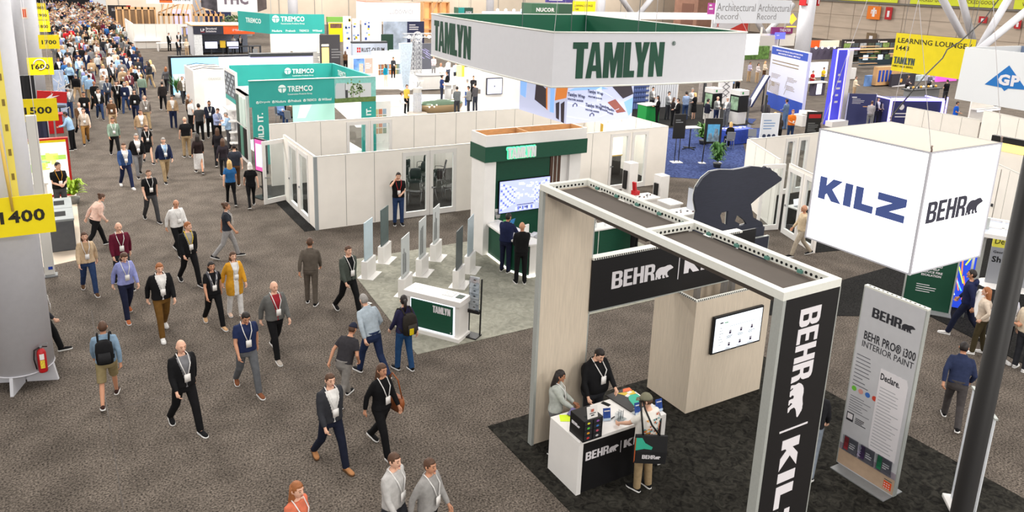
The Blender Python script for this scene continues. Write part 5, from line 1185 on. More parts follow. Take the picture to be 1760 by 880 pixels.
mb = MB(); mb.lathe([(.075,0),(.08,.02),(.08,.4),(.06,.46),(.025,.49),(.025,.52)],ex,RED,16); part('cylinder',mb,fe)
mb = MB(); mb.tube([ex+V((0,0,.5)),ex+V((0,0,.55))],.03,MGREY,8); mb.bar(ex+V((-.02,0,.56)),ex+V((.12,-.05,.6)),.02,.015,MGREY); mb.bar(ex+V((0,0,.53)),ex+V((.11,-.05,.53)),.02,.015,BLK); part('valve_handle',mb,fe)
mb = MB(); mb.tube([ex+V((-.02,-.02,.53)),ex+V((-.11,-.03,.48)),ex+V((-.13,-.04,.3)),ex+V((-.1,-.07,.1))],.014,BLK,6); part('hose',mb,fe)
mb = MB(); an = math.atan2(-16.9,1.0)
for (z0,z1,m) in ((.28,.4,WHITE),(.1,.27,S('label yellow',222,196,60,noise=.3,scale=40))):
    rr = [[mb.bm.verts.new(ex+V((math.cos(an+t)*r,math.sin(an+t)*r,z))) for t in (-.5,-.25,0,.25,.5)] for r,z in ((.0815,z0),(.0815,z1))]
    for i in range(4): mb.face([rr[0][i],rr[0][i+1],rr[1][i+1],rr[1][i]],m)
part('label',mb,fe)
mb = MB(); mb.box(ex.x-.02,ex.x+.0,ex.y,ex.y+.12,.6,.8,DGREY); part('bracket',mb,fe)
C2 = (-0.79,52.66)
c2 = thing('hall_column','round white column further along the aisle behind the yellow aisle signs','column',C2+(0,)); mb = MB(); mb.lathe([(.62,0),(.62,9)],C2+(0,),CW,32); part('shaft',mb,c2); mb = MB(); mb.obox((C2[0]+.0,C2[1]-.63,5.2),(.3,.04,.6),0,S('notice pale',236,220,206)); mb.obox((C2[0],C2[1]-.655,5.2),(.16,.02,.44),0,ORANGE); part('notice',mb,c2)
NUMS = (('1400',-1.12,-.15,15.7,3.4,4.12),('1500',-.92,.16,28.7,3.15,3.88),('1600',-.71,.24,38.9,3.36,4.1),('1700',-.26,.72,49.5,3.45,4.2),('1800',-.33,.45,61.4,3.44,4.18),('1900',-.4,.52,71,3.6,4.36),('2000',-.5,.42,82,3.6,4.36))
for i,(n,x0,x1,y,z0,z1) in enumerate(NUMS):
    t = thing('aisle_sign','yellow hanging aisle sign reading %s' % n,'sign',((x0+x1)/2,y,z0),0,'yellow aisle signs'); mb = MB(); mb.box(x0,x1,y,y+.02,z0,z1,YEL); part('sign_board',mb,t)
    mb = MB(); w = (x1-x0)*.7; x = x0+(x1-x0)*.15; mb.text(n,(x,y-.002,z0+.24),UX,UZ,w,.23,S('sign black',38,34,24),bold=.03); mb.text(n,(x+w,y+.022,z0+.24),NX,UZ,w,.23,S('sign black',38,34,24),bold=.03); part('lettering',mb,t)
    for x in (x0+.12,x1-.12): mb = MB(); mb.cyl((x,y+.01,z1),(x,y+.01,z1+5),.006,LETW,seg=5); part('wire',mb,t)
    if i in (0,): mb = MB(); mb.tube([(x1-.62,y-.03,z1-.25),(x1-.64,y-.02,z1+.4),(x1-.72,y,z1+2.5)],[.02,.03,.012],S('strap yellow',226,190,90),6); part('strap',mb,t,'yellow strap')
    if i == 2:
        mb = MB(); mb.tube([(x0+.45+.22*math.cos(k*.45),y-.01,z0+.45+.22*math.sin(k*.45)) for k in range(-4,8)],.03,WHITE,6); part('sticker_ring',mb,t,'white ring over the number')
yb = thing('pole_banner','narrow yellow banner with dark marks hanging beside the near column','banner',(-1.35,16.2,4.0)); a,b = (-0.59,16.2,6.9),(-0.67,16.2,3.91); mb = MB()
mb.hexa([(b[0]-.1,16.2,b[2]),(b[0],16.2,b[2]),(b[0],16.22,b[2]),(b[0]-.1,16.22,b[2]),(b[0]-.16,16.2,8.2),(b[0]-.0,16.2,8.2),(b[0],16.22,8.2),(b[0]-.16,16.22,8.2)],S('banner yellow',232,214,96)); part('banner_cloth',mb,yb); mb = MB()
for k in range(8): mb.box(b[0]-.075,b[0]-.03,16.195,16.2,b[2]+.4+k*.45,b[2]+.52+k*.45,S('banner print',130,110,50))
part('print',mb,yb)
tp = thing('totem_post','tall slim white totem post seen edge-on behind the 1400 sign','post',(-.47,22.82,0)); mb = MB(); mb.bbox(-.6,-.36,22.8,22.92,.04,4.35,S('totem white',224,222,216),.02); part('totem_face',mb,tp); mb = MB(); mb.bbox(-.66,-.3,22.7,23.0,.0,.04,MGREY,.01); mb.rect((-.5,22.79,.2),UX,UZ,.1,.08,BLUE); part('foot',mb,tp); mb = MB(); mb.tube([(-.82,22.85,.03),(-.82,22.85,4.2),(-.78,22.85,4.3),(-.7,22.85,4.3)],.035,S('totem tube',214,206,190),8); part('side_tube',mb,tp)
# booth behind the bins: lit picture wall
lw_ = thing('backlit_wall','backlit picture wall of a green garden behind the person in the black polo','light wall',(-1.2,31.05,0)); mb = MB(); mb.box(-4,.38,31,31.2,0,2.12,RED); part('frame',mb,lw_); mb = MB(); mb.box(-3.9,.3,30.98,31,.1,2.05,glow('garden picture',226,226,214,1)); q = random.Random(8)
for i in range(70): mb.box(*(lambda x,z,w,h: (x,x+w,30.97,30.98,z,z+h))(-3.8+q.random()*3.8,.9+q.random()*.6,.1+q.random()*.3,.05+q.random()*.2),glow('garden %d' % (i % 4),*((150,184,90),(206,214,130),(120,160,190),(214,196,120))[i % 4],.9))
mb.box(-3.9,.3,30.97,30.98,1.98,2.06,YEL); part('picture',mb,lw_)
cb = thing('display_counter','white counter with orange trim beside the person in the black polo','counter',(-1.2,29.3,0)); mb = MB(); mb.box(-2.4,-.35,29.3,29.8,.9,.96,WHITE); part('counter_top',mb,cb); mb = MB(); mb.box(-2.35,-.4,29.34,29.76,.012,.9,WHITE); mb.box(-2.35,-.4,29.33,29.34,.3,.36,ORANGE); part('counter_body',mb,cb)
bn = thing('recycling_bins','dark grey pair of recycling bins with square openings, under the 1400 sign','bin',(0.0,26.2,0)); x0,x1,y0,y1 = -.42,.22,24.75,27.2; BG = S('bin grey',82,84,88,rough=.5,noise=.05)
for i in range(2):
    ya,yb2 = y0+i*(y1-y0)/2+.01,y0+(i+1)*(y1-y0)/2-.01; mb = MB(); mb.bbox(x0,x1,ya,yb2,.012,.9,BG,.015); part('bin_body',mb,bn)
    mb = MB(); mb.bbox(x0-.02,x1+.02,ya-.0,yb2,.9,.97,S('bin lid',136,142,142,noise=.04),.015); mb.box(x0+.18,x1-.18,ya+.35,yb2-.35,.965,.975,HOLE); part('lid',mb,bn)
    mb = MB(); mb.rect((x1+.001,ya+.1,.8),UY,UZ,.1,.06,LETW); part('label',mb,bn)
def fern(name,label,loc,r,h,pot=True,potm=None,leaf=(84,132,44),n=46,seed=0):
    t = thing(name,label,'plant',loc); q = random.Random(seed); x,y = loc[0],loc[1]; ph = .3 if pot else .05
    mb = MB(); mb.lathe([(r*.35,0),(r*.45,ph*.6),(r*.47,ph*.7),(r*.35,ph*.68)],(x,y,.012),potm or DGREY,14); part('pot',mb,t)
    mb = MB(); L = S('leaf %d %d %d' % leaf,*leaf,rough=.5,noise=.25,scale=9)
    for k in range(n):
        a = q.random()*6.28; b = r*(.6+.5*q.random()); hh = h*(.12+.88*q.random()); o = V((x,y,ph)); side = V((-math.sin(a),math.cos(a),0))*.075*r/.4; prev = None
        for j in range(5):
            f = j/4; p = o+V((math.cos(a)*b*f,math.sin(a)*b*f,hh*(math.sin(f*2.2)*.9 if f < .75 else math.sin(1.65)*.9-(f-.75)*.9))); w = (1-abs(f-.45)*1.5)
            cur = (mb.bm.verts.new(p-side*w),mb.bm.verts.new(p+V((0,0,.012))),mb.bm.verts.new(p+side*w))
            if prev:
                for u in (0,1): mb.face([prev[u],prev[u+1],cur[u+1],cur[u]],L)
            prev = cur
    part('fronds',mb,t); return t
fern('potted_fern','bright green fern in a grey pot beside the person in the black polo',(.35,29.9),.42,.75,True,S('pot grey',130,130,128),(150,180,50),60,2)
# curtained booths and furniture further along the left side
for i,(x0,x1,y,h,m,lb) in enumerate(((-6,-.2,36.5,2.4,S('navy drape',34,38,60,noise=.2,scale=3,stretch=(8,1,.3)),'navy drape wall behind the 1500 sign'),(-6,-.6,45,2.6,S('black drape',22,22,26,noise=.3,scale=3,stretch=(8,1,.3)),'black drape wall between the columns'),(-8,-1.8,60,3.2,S('blue drape',40,50,96,noise=.2,scale=3,stretch=(8,1,.3)),'blue drape far along the left side'))):
    t = thing('drape_wall',lb,'curtain',((x0+x1)/2,y,0)); mb = MB(); n = 60; top = []; bot = []
    for k in range(n+1):
        xx = x0+(x1-x0)*k/n; yy = y+.05*math.sin(k*1.7); top.append((xx,yy,h)); bot.append((xx,yy,.02))
    for k in range(n): mb.hexa([bot[k],bot[k+1],V(bot[k+1])+V((0,.02,0)),V(bot[k])+V((0,.02,0)),top[k],top[k+1],V(top[k+1])+V((0,.02,0)),V(top[k])+V((0,.02,0))],m)
    part('drape',mb,t); mb = MB(); mb.cyl((x0,y,h),(x1,y,h),.02,MGREY); mb.cyl((x1,y,0),(x1,y,h),.02,MGREY); part('drape_rail',mb,t)
t = thing('street_map','pale panel with a street map print beside the 1700 sign','display panel',(.55,46,0)); a,b = (0.17,46,3.76),(0.49,46,2.36); mb = MB(); mb.box(a[0],b[0]+.2,46,46.1,.02,2.7,S('map blue',170,186,214,noise=.2,scale=3)); part('panel',mb,t); mb = MB(); q = random.Random(3)
for k in range(10): mb.obox((a[0]+.2+q.random()*.7,45.995,.6+q.random()*1.8),(.5,.006,.03),0,WHITE,0,q.random()*3)
part('print',mb,t)
t = thing('red_sign','small red slanted sign board behind the 1500 sign','sign',(.0,33,0)); mb = MB(); a = (-0.3,33,3.33); mb.obox((a[0]+.35,33,a[2]-.05),(.95,.06,.42),0,RED,0,.1); part('board',mb,t); mb = MB(); mb.poly([(0,.2),(.6,.9),(.5,.5),(1,.6),(.5,.3),(.6,.1)],(a[0]+.1,32.965,a[2]-.18),UX,UZ,.5,.3,LETW); part('print',mb,t); mb = MB(); mb.box(a[0]+.3,a[0]+.36,33,33.06,.02,a[2]-.2,MGREY); mb.box(a[0]+.05,a[0]+.6,32.8,33.25,0,.03,MGREY); part('stand_foot',mb,t)
for i,(px,py,c) in enumerate(((95,205,RED),(104,190,BLK),(72,196,WHITE))):
    g_ = {(95,205): (0.03,43.24),(104,190): (0.35,45.36),(72,196): (-0.63,43.79)}[(px,py)]
    t = thing('display_counter',('small red display counter by the person in the pale blue shirt','round black side table under a lamp shade by the aisle','white display table beside the totem post')[i],'counter',g_); x,y = g_; mb = MB()
    if i == 1: mb.lathe([(.3,.9),(.32,.92),(.3,.95)],(x,y,0),BLK); part('table_top',mb,t); mb = MB(); mb.lathe([(.25,0),(.03,.05),(.03,.9)],(x,y,0),BLK); part('pedestal',mb,t)
    else: mb.box(x-.4,x+.4,y-.3,y+.3,.9,.95,c); part('counter_top',mb,t); mb = MB(); mb.box(x-.36,x+.36,y-.26,y+.26,0,.9,c); part('counter_body',mb,t)

# ------------------------------------------------------------------ far booths and hanging signs
def panel_y(name,label,cat,a,b,m,t=.15,group=None,z0=None,pn='panel',foot=False):
    """an upright panel facing the aisle end, a and b opposite corners on one plane of constant y"""
    x0,x1 = sorted((a[0],b[0])); z1,zb = max(a[2],b[2]),min(a[2],b[2]); zb = zb if z0 is None else z0; y = a[1]
    o = thing(name,label,cat,((x0+x1)/2,y,zb),0,group); mb = MB(); mb.box(x0,x1,y,y+t,zb,z1,m); part(pn,mb,o); 
    return o,x0,x1,zb,z1,y-.004
def wires(o,pts,top=13):
    mb = MB()
    for p in pts: mb.cyl(p,(p[0],p[1],top),.012,LETW,seg=5)
    part('wires',mb,o)
# hanging signs of the far left
o,x0,x1,z0,z1,y = panel_y('hanging_sign','big white hanging sign with three grey capitals and black picture ends at top left','hanging sign',(15.56,85,5.78),(19.55,85,3.55),S('sign white',230,228,230),3)
mb = MB(); mb.text('FHC',(x0+.7,y,z0+.75),UX,UZ,x1-x0-1.6,1.1,S('sign mauve grey',112,100,112),bold=.05); part('lettering',mb,o)
mb = MB(); mb.hexa([(x0-1.3,86.5,z0+.4),(x0,85,z0),(x0,85.1,z0),(x0-1.3,86.6,z0+.4),(x0-1.3,86.5,z1+.2),(x0,85,z1),(x0,85.1,z1),(x0-1.3,86.6,z1+.2)],S('picture dark',70,66,72,noise=.6,scale=1.2)); mb.hexa([(x1,85,z0),(x1+1.2,86,z0+.3),(x1+1.2,86.1,z0+.3),(x1,85.1,z0),(x1,85,z1),(x1+1.2,86,z1+.2),(x1+1.2,86.1,z1+.2),(x1,85.1,z1)],S('picture brown',92,80,78,noise=.3,scale=1.2)); part('side_picture',mb,o); wires(o,[(x0+.4,86,z1),(x1-.4,86,z1)])
o,x0,x1,z0,z1,y = panel_y('hanging_sign','long white hanging sign cut off by the frame top, with a blue and orange block','hanging sign',(10.02,95,5.08),(14.75,95,3.84),S('sign white',230,228,230),.3)
w = x1-x0; mb = MB(); mb.rect((x0+w*.28,y,z0+.35),UX,UZ,w*.28,z1-z0-.4,NAVY); mb.rect((x0+w*.28,y,z0+.1),UX,UZ,w*.28,.3,ORANGE); mb.text('SOLUTIONS',(x0+w*.58,y,z0+.3),UX,UZ,w*.38,.5,DGREY,bold=.03); part('print',mb,o); wires(o,[(x0+.4,95,z1),(x1-.4,95,z1)])
def booth_back(label,a,b,m,cat='booth wall'): return panel_y('booth_wall',label,cat,a,b,m,.2,None,0)
o,x0,x1,z0,z1,y = booth_back('black booth wall with a red end beside the crowd, top left',(7.33,112,2.79),(9.94,112,0.56),S('booth black',40,36,40)); mb = MB(); mb.rect((x1-.5,y,z1-.6),UX,UZ,.5,.6,RED); mb.text('SUNBELT',(x0+.4,y,z1-.7),UX,UZ,1.5,.3,LETW); part('accent_block',mb,o)
# far meeting room and timber frames
for (lb,a,b,hh,yy) in (('far white meeting room front, beyond the crowd',(7.04,84.36),(12.46,83.49),2.4,0),):
    wall_run('modular_room',lb,(7.6,84.5),(13.4,84.5),2.35,((4.2,5.1),)); wall_run('modular_room','far white meeting room side along the crowded aisle',(7.6,93),(7.6,84.6),2.35,((1,2.2),))
def frame_house(name,label,x0,x1,y,h,roof,seed):
    t = thing(name,label,'timber frame',((x0+x1)/2,y,0)); mb = MB(); n = 6
    for i in range(n+1): x = x0+(x1-x0)*i/n; mb.box(x-.09,x+.09,y,y+.15,0,h,PLY)
    mb.box(x0,x1,y,y+.15,h-.25,h,PLY); mb.box(x0,x1,y,y+.15,1.0,1.1,PLY); part('studs',mb,t); mb = MB()
    if roof:
        for i in range(n): x = x0+(x1-x0)*(i+.5)/n; mb.bar((x,y+.1,h),(x+(x1-x0)/n*.9*(1 if roof > 0 else -1),y+.1,h+1.5),.12,.12,PLY); mb.bar((x0,y+.2,h+.1),(x1,y+1.5,h+1.3),.1,.1,PLY)
        part('rafters',mb,t)
    else: mb.box(x0,x1,y+.16,y+.2,.02,h-.3,S('brown curtain',132,104,76,noise=.2,scale=2,stretch=(8,1,.3))); part('curtain',mb,t)
a,b = (7.22,98,2.78),(11.16,98,1.52); frame_house('timber_booth','open timber frame booth with a brown curtain, beside the crowd',a[0],b[0],98,3.3,0,1)
a,b = (11.51,98,2.95),(14.69,98,1.52); frame_house('timber_booth','timber roof truss display left of the round timber display',a[0],b[0],98,2.6,1,2)
a,b = (15.23,98,2.98),(18.57,98,1.52); frame_house('timber_booth','timber roof truss display right of its neighbour, by the green shrub',a[0],b[0],98,2.6,-1,3)
for i,(px,w,c) in enumerate(((205,5,YEL),(300,7,glow('far lilac screen',180,176,236,.8)),(320,6,glow('far lilac screen',180,176,236,.8)),(370,5,NAVY))):
    a,b = ((7.38,101,2.62),(13.38,101,2.94),(14.79,101,2.88),(17.01,101,2.83))[i],((8.74,101,2.3),(14.36,101,2.27),(15.41,101,2.41),(20.04,101,1.46))[i]
    panel_y('fascia_sign',('yellow fascia over the timber frame booth','lilac lit panel behind the left roof truss','small lilac lit panel right of the left roof truss','navy panel behind the right roof truss')[i],'panel',a,b,c,.2,None,0) if i else None
t = thing('green_shrub','wide dark green shrub behind the orange fascia','plant',(20.53,98.14)); sx,sy = (20.53,98.14); mb = MB(); q = random.Random(3); L = S('shrub green',84,110,66,noise=.4,scale=4)
for k in range(260):
    a,r1,z = q.random()*6.28,q.random()**.5*2.2,.9+q.random()*1.5; c = V((sx+math.cos(a)*r1,sy+math.sin(a)*r1*.6,z)); mb.obox(c,(.5,.12,.05),q.random()*6,L,q.random()-.5,q.random()*2-1)
part('foliage',mb,t); mb = MB(); mb.box(sx-1.2,sx+1.2,sy-.4,sy+.4,0,.9,MGREY); part('planter',mb,t)
# dark blue and orange booth
lpb = thing('fascia_booth','booth with a navy and orange lettered fascia on a pine frame','exhibit structure',(14.5,77,0)); mb = MB(); mb.box(11.8,14.4,76.4,76.6,2.0,2.75,S('fascia navy',42,44,60)); mb.box(14.4,17.2,76.4,76.6,2.0,2.75,ORANGE); part('fascia',mb,lpb)
mb = MB(); mb.text('LP',(12.4,76.39,2.25),UX,UZ,.35,.25,LETW,bold=.03); mb.text('Structural',(12.85,76.39,2.42),UX,UZ,.95,.2,LETW,bold=.02); mb.text('Solutions',(12.85,76.39,2.18),UX,UZ,.9,.18,LETW,bold=.02); mb.rect((12.4,76.39,2.18),UX,UZ,.35,.04,RED); mb.text('LP FLAMEBLOCK',(15.2,76.39,2.28),UX,UZ,1.5,.2,LETW,bold=.02); part('lettering',mb,lpb)
mb = MB(); mb.box(11.6,17.3,76.3,80,2.76,2.82,PLY); mb.box(11.7,17.2,76.6,79.9,2.83,2.86,WHITE); part('pine_frame',mb,lpb); mb = MB(); mb.box(11.8,17.2,79.6,79.8,0,2.7,S('booth grey blue',132,142,160,noise=.1)); mb.box(11.75,11.85,76.6,79.6,0,2.7,S('booth grey',200,200,206)); part('back_wall',mb,lpb)
mb = MB(); mb.box(11.8,12.5,76.5,76.6,.02,2.0,S('product board',220,222,224,noise=.1)); part('product_board',mb,lpb)
for i,(a,b,c,lb) in enumerate((((12.85,77.6,1.26),(14.05,77.6,0.54),glow('far screen white',214,218,250,1),'left screen under the navy fascia'),((14.25,77.6,1.3),(14.74,77.6,0.64),S('yellow poster',230,190,50),'yellow poster between the two far screens'),((14.82,77.6,1.24),(15.96,77.6,0.51),glow('far screen white',214,218,250,1),'right screen under the orange fascia'))):
    o,x0,x1,z0,z1,y = panel_y('wall_screen',lb,'screen' if i != 1 else 'poster',a,b,BLK if i != 1 else c,.1); mb = MB(); mb.rect((x0+.05,y,z0+.05),UX,UZ,x1-x0-.1,z1-z0-.1,c); part('display',mb,o); mb = MB(); mb.box((x0+x1)/2-.05,(x0+x1)/2+.05,77.65,77.75,0,z0,DGREY); part('stand',mb,o)
for i,(a,w) in enumerate((((10.73,81.45),3),((8.71,84.09),2.4),((13.44,78.75),3.5),((16.05,77.18),2.5))):
    t = thing('desk',('white desk with seated visitors before the far meeting room','white high desk by the far open door','dark desk under the two far screens','dark desk under the orange fascia')[i],'desk',a); mb = MB(); c = WHITE if i < 2 else DGREY; x,y = a; mb.box(x-w/2,x+w/2,y,y+.8,.72,.78,c); part('desk_top',mb,t)
    for sx_ in (-1,1): mb = MB(); mb.box(x+sx_*(w/2-.1)-.04,x+sx_*(w/2-.1)+.04,y+.05,y+.75,0,.72,c); part('leg',mb,t)
# the hanging teal sign box
hx = (9.76,40,5.93); hr = (12.54,40,4.95); hl = (9.08,41.5,5.81)
o,x0,x1,z0,z1,y = panel_y('hanging_sign','teal lettered box sign hanging high above the teal booth','hanging sign',(hx[0],40,hx[2]),(hr[0],40,hr[2]),TEAL,.08)
mb = MB(); tlogo(mb,x0+.12,y,z1-.42,.36); mb.text('TREMCO',(x0+.55,y,z1-.37),UX,UZ,1.2,.26,LT,bold=.03); mb.text('Construction Products Group',(x0+.55,y,z1-.53),UX,UZ,1.2,.1,LT)
for i,s in enumerate(('Nudura','Prebuck','TREMCO','Willseal')): mb.text(s,(x0+.1+i*.68,y,z0+.1),UX,UZ,.5,.11,LT,bold=.02)
part('lettering',mb,o); mb = MB(); n = V((hl[0]-hx[0],1.4,0)); mb.hexa([(x0,40,z0),(x0+.06,40.06,z0),(x0-1+.06,42.6,z0),(x0-1,42.5,z0),(x0,40,z1),(x0+.06,40.06,z1),(x0-1+.06,42.6,z1),(x0-1,42.5,z1)],TEAL); part('side_panel',mb,o); wires(o,[(x0+.1,40.04,z1),(x1-.1,40.04,z1)])
mb = MB(); u = V((1,-2.5,0)).normalized(); mb.text('TREMCO',(x0-.75,41.86,z0+.45),u,UZ,1.3,.25,LT,bold=.03); part('lettering',mb,o,'white lettering on the side panel')
# white hanging sign with a pediment
a,b = (22.99,62,5.67),(27.77,62,4.14); o,x0,x1,z0,z1,y = panel_y('hanging_sign','white hanging box sign with thin grey serif name, top centre left','hanging sign',a,b,S('sign white',236,233,232),2.5); w = x1-x0
mb = MB(); mb.text('LUDOWICI',(x0+w*.42,y,z0+.62),UX,UZ,w*.43,.34,S('letter grey',122,120,122),bold=0); mb.poly([(0,0),(.5,1),(1,0),(.9,0),(.5,.8),(.1,0)],(x0+w*.6,y,z0+1.15),UX,UZ,.3,.16,S('letter grey',122,120,122)); mb.text('LUDOWICI',(x0+w*.06,y,z0+.62),UX,UZ,w*.16,.3,S('letter pale',204,202,202),bold=0); mb.rect((x0+w*.45,y,z0+.42),UX,UZ,w*.34,.03,S('letter pale',204,202,202)); part('lettering',mb,o)
mb = MB(); mb.box(x0,x1,62.05,64.4,z1+.0,z1+.04,S('terracotta',206,110,80)); part('inner_lining',mb,o); wires(o,[(x0+.4,63,z1),(x1-.4,63,z1)])
# booths between the teal booth and the ring sign
o,x0,x1,z0,z1,y = booth_back('white booth wall with small pictures left of the black yellow lit wall',(14.67,60,3.39),(18.43,60,1.17),OFFW); mb = MB(); q = random.Random(2)
for (px,w,h) in ((.12,.08,.25),(.38,.05,.3),(.55,.1,.25),(.72,.1,.2)): mb.rect((x0+(x1-x0)*px,y,1.3),UX,UZ,(x1-x0)*w,h*2.4,S('frame picture %d' % int(px*100),150,140,126,noise=.3))
mb.lines((x0+(x1-x0)*.8,y,1.0),UX,UZ,.8,1.0,8,MGREY); part('pictures',mb,o)
o,x0,x1,z0,z1,y = booth_back('charcoal booth wall with a tall yellow lit strip',(17.98,58.5,3.36),(19.52,58.5,1.4),S('booth charcoal',58,56,60)); mb = MB(); mb.rect((x0+.1,y,.7),UX,UZ,.55,1.7,glow('warm strip',250,216,120,1)); mb.rect((x0+.1,y,2.5),UX,UZ,.55,.15,glow('warm white strip',255,244,220,1.2)); part('lit_strip',mb,o); mb = MB(); mb.lines((x0+.85,y,1.6),UX,UZ,.9,.8,4,S('print grey',120,120,122)); part('print',mb,o)
for i,(px,py,w) in enumerate(((470,105,1.6),(520,108,1.4),(543,112,1.6),(435,102,1.0))):
    g_ = ((17.53,68.09),(19.78,69.4),(20.14,66.61),(15.82,70.28))[i]; x,yv = g_; t = thing('window_sample',('dark open display frame, leftmost of the row under the teal sign','dark upright display frame right of the leftmost one','dark display frame with samples, nearest the yellow lit strip','dark rounded window frame beside the orange fascia')[i],'display frame',g_); mb = MB()
    for q_ in ((x-w/2,x-w/2+.1,0,1.5),(x+w/2-.1,x+w/2,0,1.5),(x-w/2+.1,x+w/2-.1,1.4,1.5),(x-w/2+.1,x+w/2-.1,.5,.6)): mb.box(q_[0],q_[1],yv,yv+.3,q_[2],q_[3],DGREY)
    part('frame',mb,t); mb = MB(); mb.box(x-w/2+.3,x+w/2-.3,yv+.1,yv+.2,.6,1.2,MGREY); part('sample',mb,t)
o,x0,x1,z0,z1,y = panel_y('light_wall','low white and violet lit counter wall behind the teal booth','light wall',(10.92,50,2.73),(14.85,50,2.13),glow('violet white',196,194,244,.8),.4,None,0); mb = MB(); mb.box(x0,x1,49.9,50.5,z1,z1+.2,DGREY); part('top_rail',mb,o)
a,b = (28.54,90,2.81),(30.48,90,2.22); o,*_ = panel_y('header_sign','green header board above a yellow picture board','sign',a,b,S('header green',116,168,74),.3,None,None); mb = MB(); mb.box(a[0],a[0]+.1,90.1,90.2,0,a[2],DGREY); part('support',mb,o)
a,b = (28.48,89,2.15),(30.05,89,1.02); o,x0,x1,z0,z1,y = panel_y('picture_sign','yellow board with a brown picture strip','sign',a,b,YEL,.3,None,0); mb = MB(); mb.rect((x0+.1,y,z1-.55),UX,UZ,x1-x0-.2,.5,S('brown picture',110,76,66,noise=.5,scale=2)); part('picture',mb,o)
for i,(a,b) in enumerate((((24.39,72,3.95),(25.15,72,1.56)),((25.3,72,3.74),(26.01,72,1.55)),((26.22,72,3.85),(27.07,72,1.54)))):
    o,x0,x1,z0,z1,y = panel_y('tall_banner',('white banner with blue and yellow patches, leftmost of three','white banner with blue patches, middle of three','white banner with a yellow footer, rightmost of three')[i],'banner',a,b,S('banner white',222,226,234),.15,None,0); mb = MB(); q = random.Random(i)
    for k in range(10): mb.rect((x0+q.random()*(x1-x0-.2),y,.6+q.random()*(z1-1)),UX,UZ,.12+.1*q.random(),.1+.15*q.random(),(BLUE,YEL,S('pale blue patch',150,176,216))[k % 3])
    if i == 2: mb.rect((x0+.05,y,.7),UX,UZ,x1-x0-.1,.4,YEL)
    part('print',mb,o)
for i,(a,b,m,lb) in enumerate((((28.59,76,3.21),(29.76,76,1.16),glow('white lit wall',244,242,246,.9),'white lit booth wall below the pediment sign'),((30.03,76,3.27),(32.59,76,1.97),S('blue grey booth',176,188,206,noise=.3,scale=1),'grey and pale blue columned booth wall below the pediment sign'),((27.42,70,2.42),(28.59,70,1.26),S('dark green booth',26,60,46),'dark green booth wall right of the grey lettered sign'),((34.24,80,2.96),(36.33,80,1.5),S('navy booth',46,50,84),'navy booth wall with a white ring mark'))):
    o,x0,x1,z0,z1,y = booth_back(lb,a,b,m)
    if i == 3: mb = MB(); mb.tube([(x1-.8+.5*math.cos(k*.55),y,z0+1.3+.5*math.sin(k*.55)) for k in range(13)],.12,LETW,6); mb.lines((x0+.3,y,z1-.9),UX,UZ,1.2,.7,3,LETW); part('print',mb,o)
# grey lettered sign and its booth
a,b = (22.45,64,2.15),(25.59,64,1.37); o,x0,x1,z0,z1,y = panel_y('name_sign','grey blue name board with dark lettering and a red square mark','sign',a,b,S('board grey blue',176,186,204),.4,None,0); w = x1-x0
mb = MB(); mb.rect((x0+w*.12,y,z1-.75),UX,UZ,.32,.42,RED); mb.rect((x0+w*.12+.14,y-.004,z1-.75),UX,UZ,.03,.42,LETW); mb.rect((x0+w*.12,y-.004,z1-.56),UX,UZ,.32,.03,LETW); mb.text('RUST-OLEUM',(x0+w*.25,y,z1-.72),UX,UZ,w*.66,.36,S('sign black',38,34,24),bold=.03); part('lettering',mb,o); mb = MB(); mb.box(x0,x1,64,64.5,z1,z1+.15,DGREY); part('top_rail',mb,o)
gx,gy = (21.77,58.64); t = thing('picture_counter','white box wall with a city picture and a taupe panel, by the grey lettered board','display wall',(gx,gy,0))
mb = MB(); mb.box(gx-1.2,gx+.9,gy,gy+1.2,0,1.6,WHITE); part('wall_box',mb,t); mb = MB(); mb.rect((gx-1.15,gy-.004,.4),UX,UZ,.9,1.1,S('city picture',96,140,206,noise=.5,scale=1.5)); mb.rect((gx-.7,gy-.008,.4),UX,UZ,.35,.7,S('city tower',190,176,160,noise=.2)); part('picture',mb,t); mb = MB(); mb.rect((gx-.22,gy-.004,.3),UX,UZ,.65,1.2,S('taupe panel',176,156,144)); mb.lines((gx-.15,gy-.008,.7),UX,UZ,.5,.5,4,LETW); part('taupe_panel',mb,t)
a,b = (22.7,60,1.91),(25.32,60,-1.12); o,x0,x1,z0,z1,y = booth_back('pale shelf wall with coloured samples and a green screen',a,b,S('pale shelf wall',232,222,212)); mb = MB(); mb.box(x0,x1,59.4,60,.9,.98,WHITE); mb.box(x0,x1,59.4,60,.45,.5,WHITE); part('shelves',mb,o); mb = MB(); q = random.Random(7)
for i in range(14):
    for j in (0,1): mb.box(x0+.1+i*(x1-x0-.3)/14,x0+.1+(i+.8)*(x1-x0-.3)/14,59.5,59.9,.07+j*.45,.4+j*.45,S('colour sample %d' % (i % 6),*((150,170,190),(206,140,90),(150,150,150),(176,110,80),(190,170,120),(120,140,120))[i % 6]))
part('colour_samples',mb,o); mb = MB(); mb.rect((x0+(x1-x0)*.55,y,1.4),UX,UZ,1.0,.6,glow('green scene',200,226,200,.9)); part('display',mb,o)
gx,gy = (21.95,51.38); t = thing('glass_pylon','tall pale blue translucent pylon beside the shelf wall','pylon',(gx,gy,0)); mb = MB(); hh = 3.30; mb.hexa([(gx-.22,gy,0),(gx+.2,gy,0),(gx+.2,gy+.3,0),(gx-.22,gy+.3,0),(gx-.45,gy,hh),(gx+.5,gy,hh+.05),(gx+.5,gy+.3,hh+.05),(gx-.45,gy+.3,hh)],S('ice blue panel',196,212,228,rough=.15,noise=.1)); part('pylon_panel',mb,t); mb = MB(); mb.box(gx-.4,gx+.4,gy-.2,gy+.5,0,.06,WHITE); part('foot',mb,t)
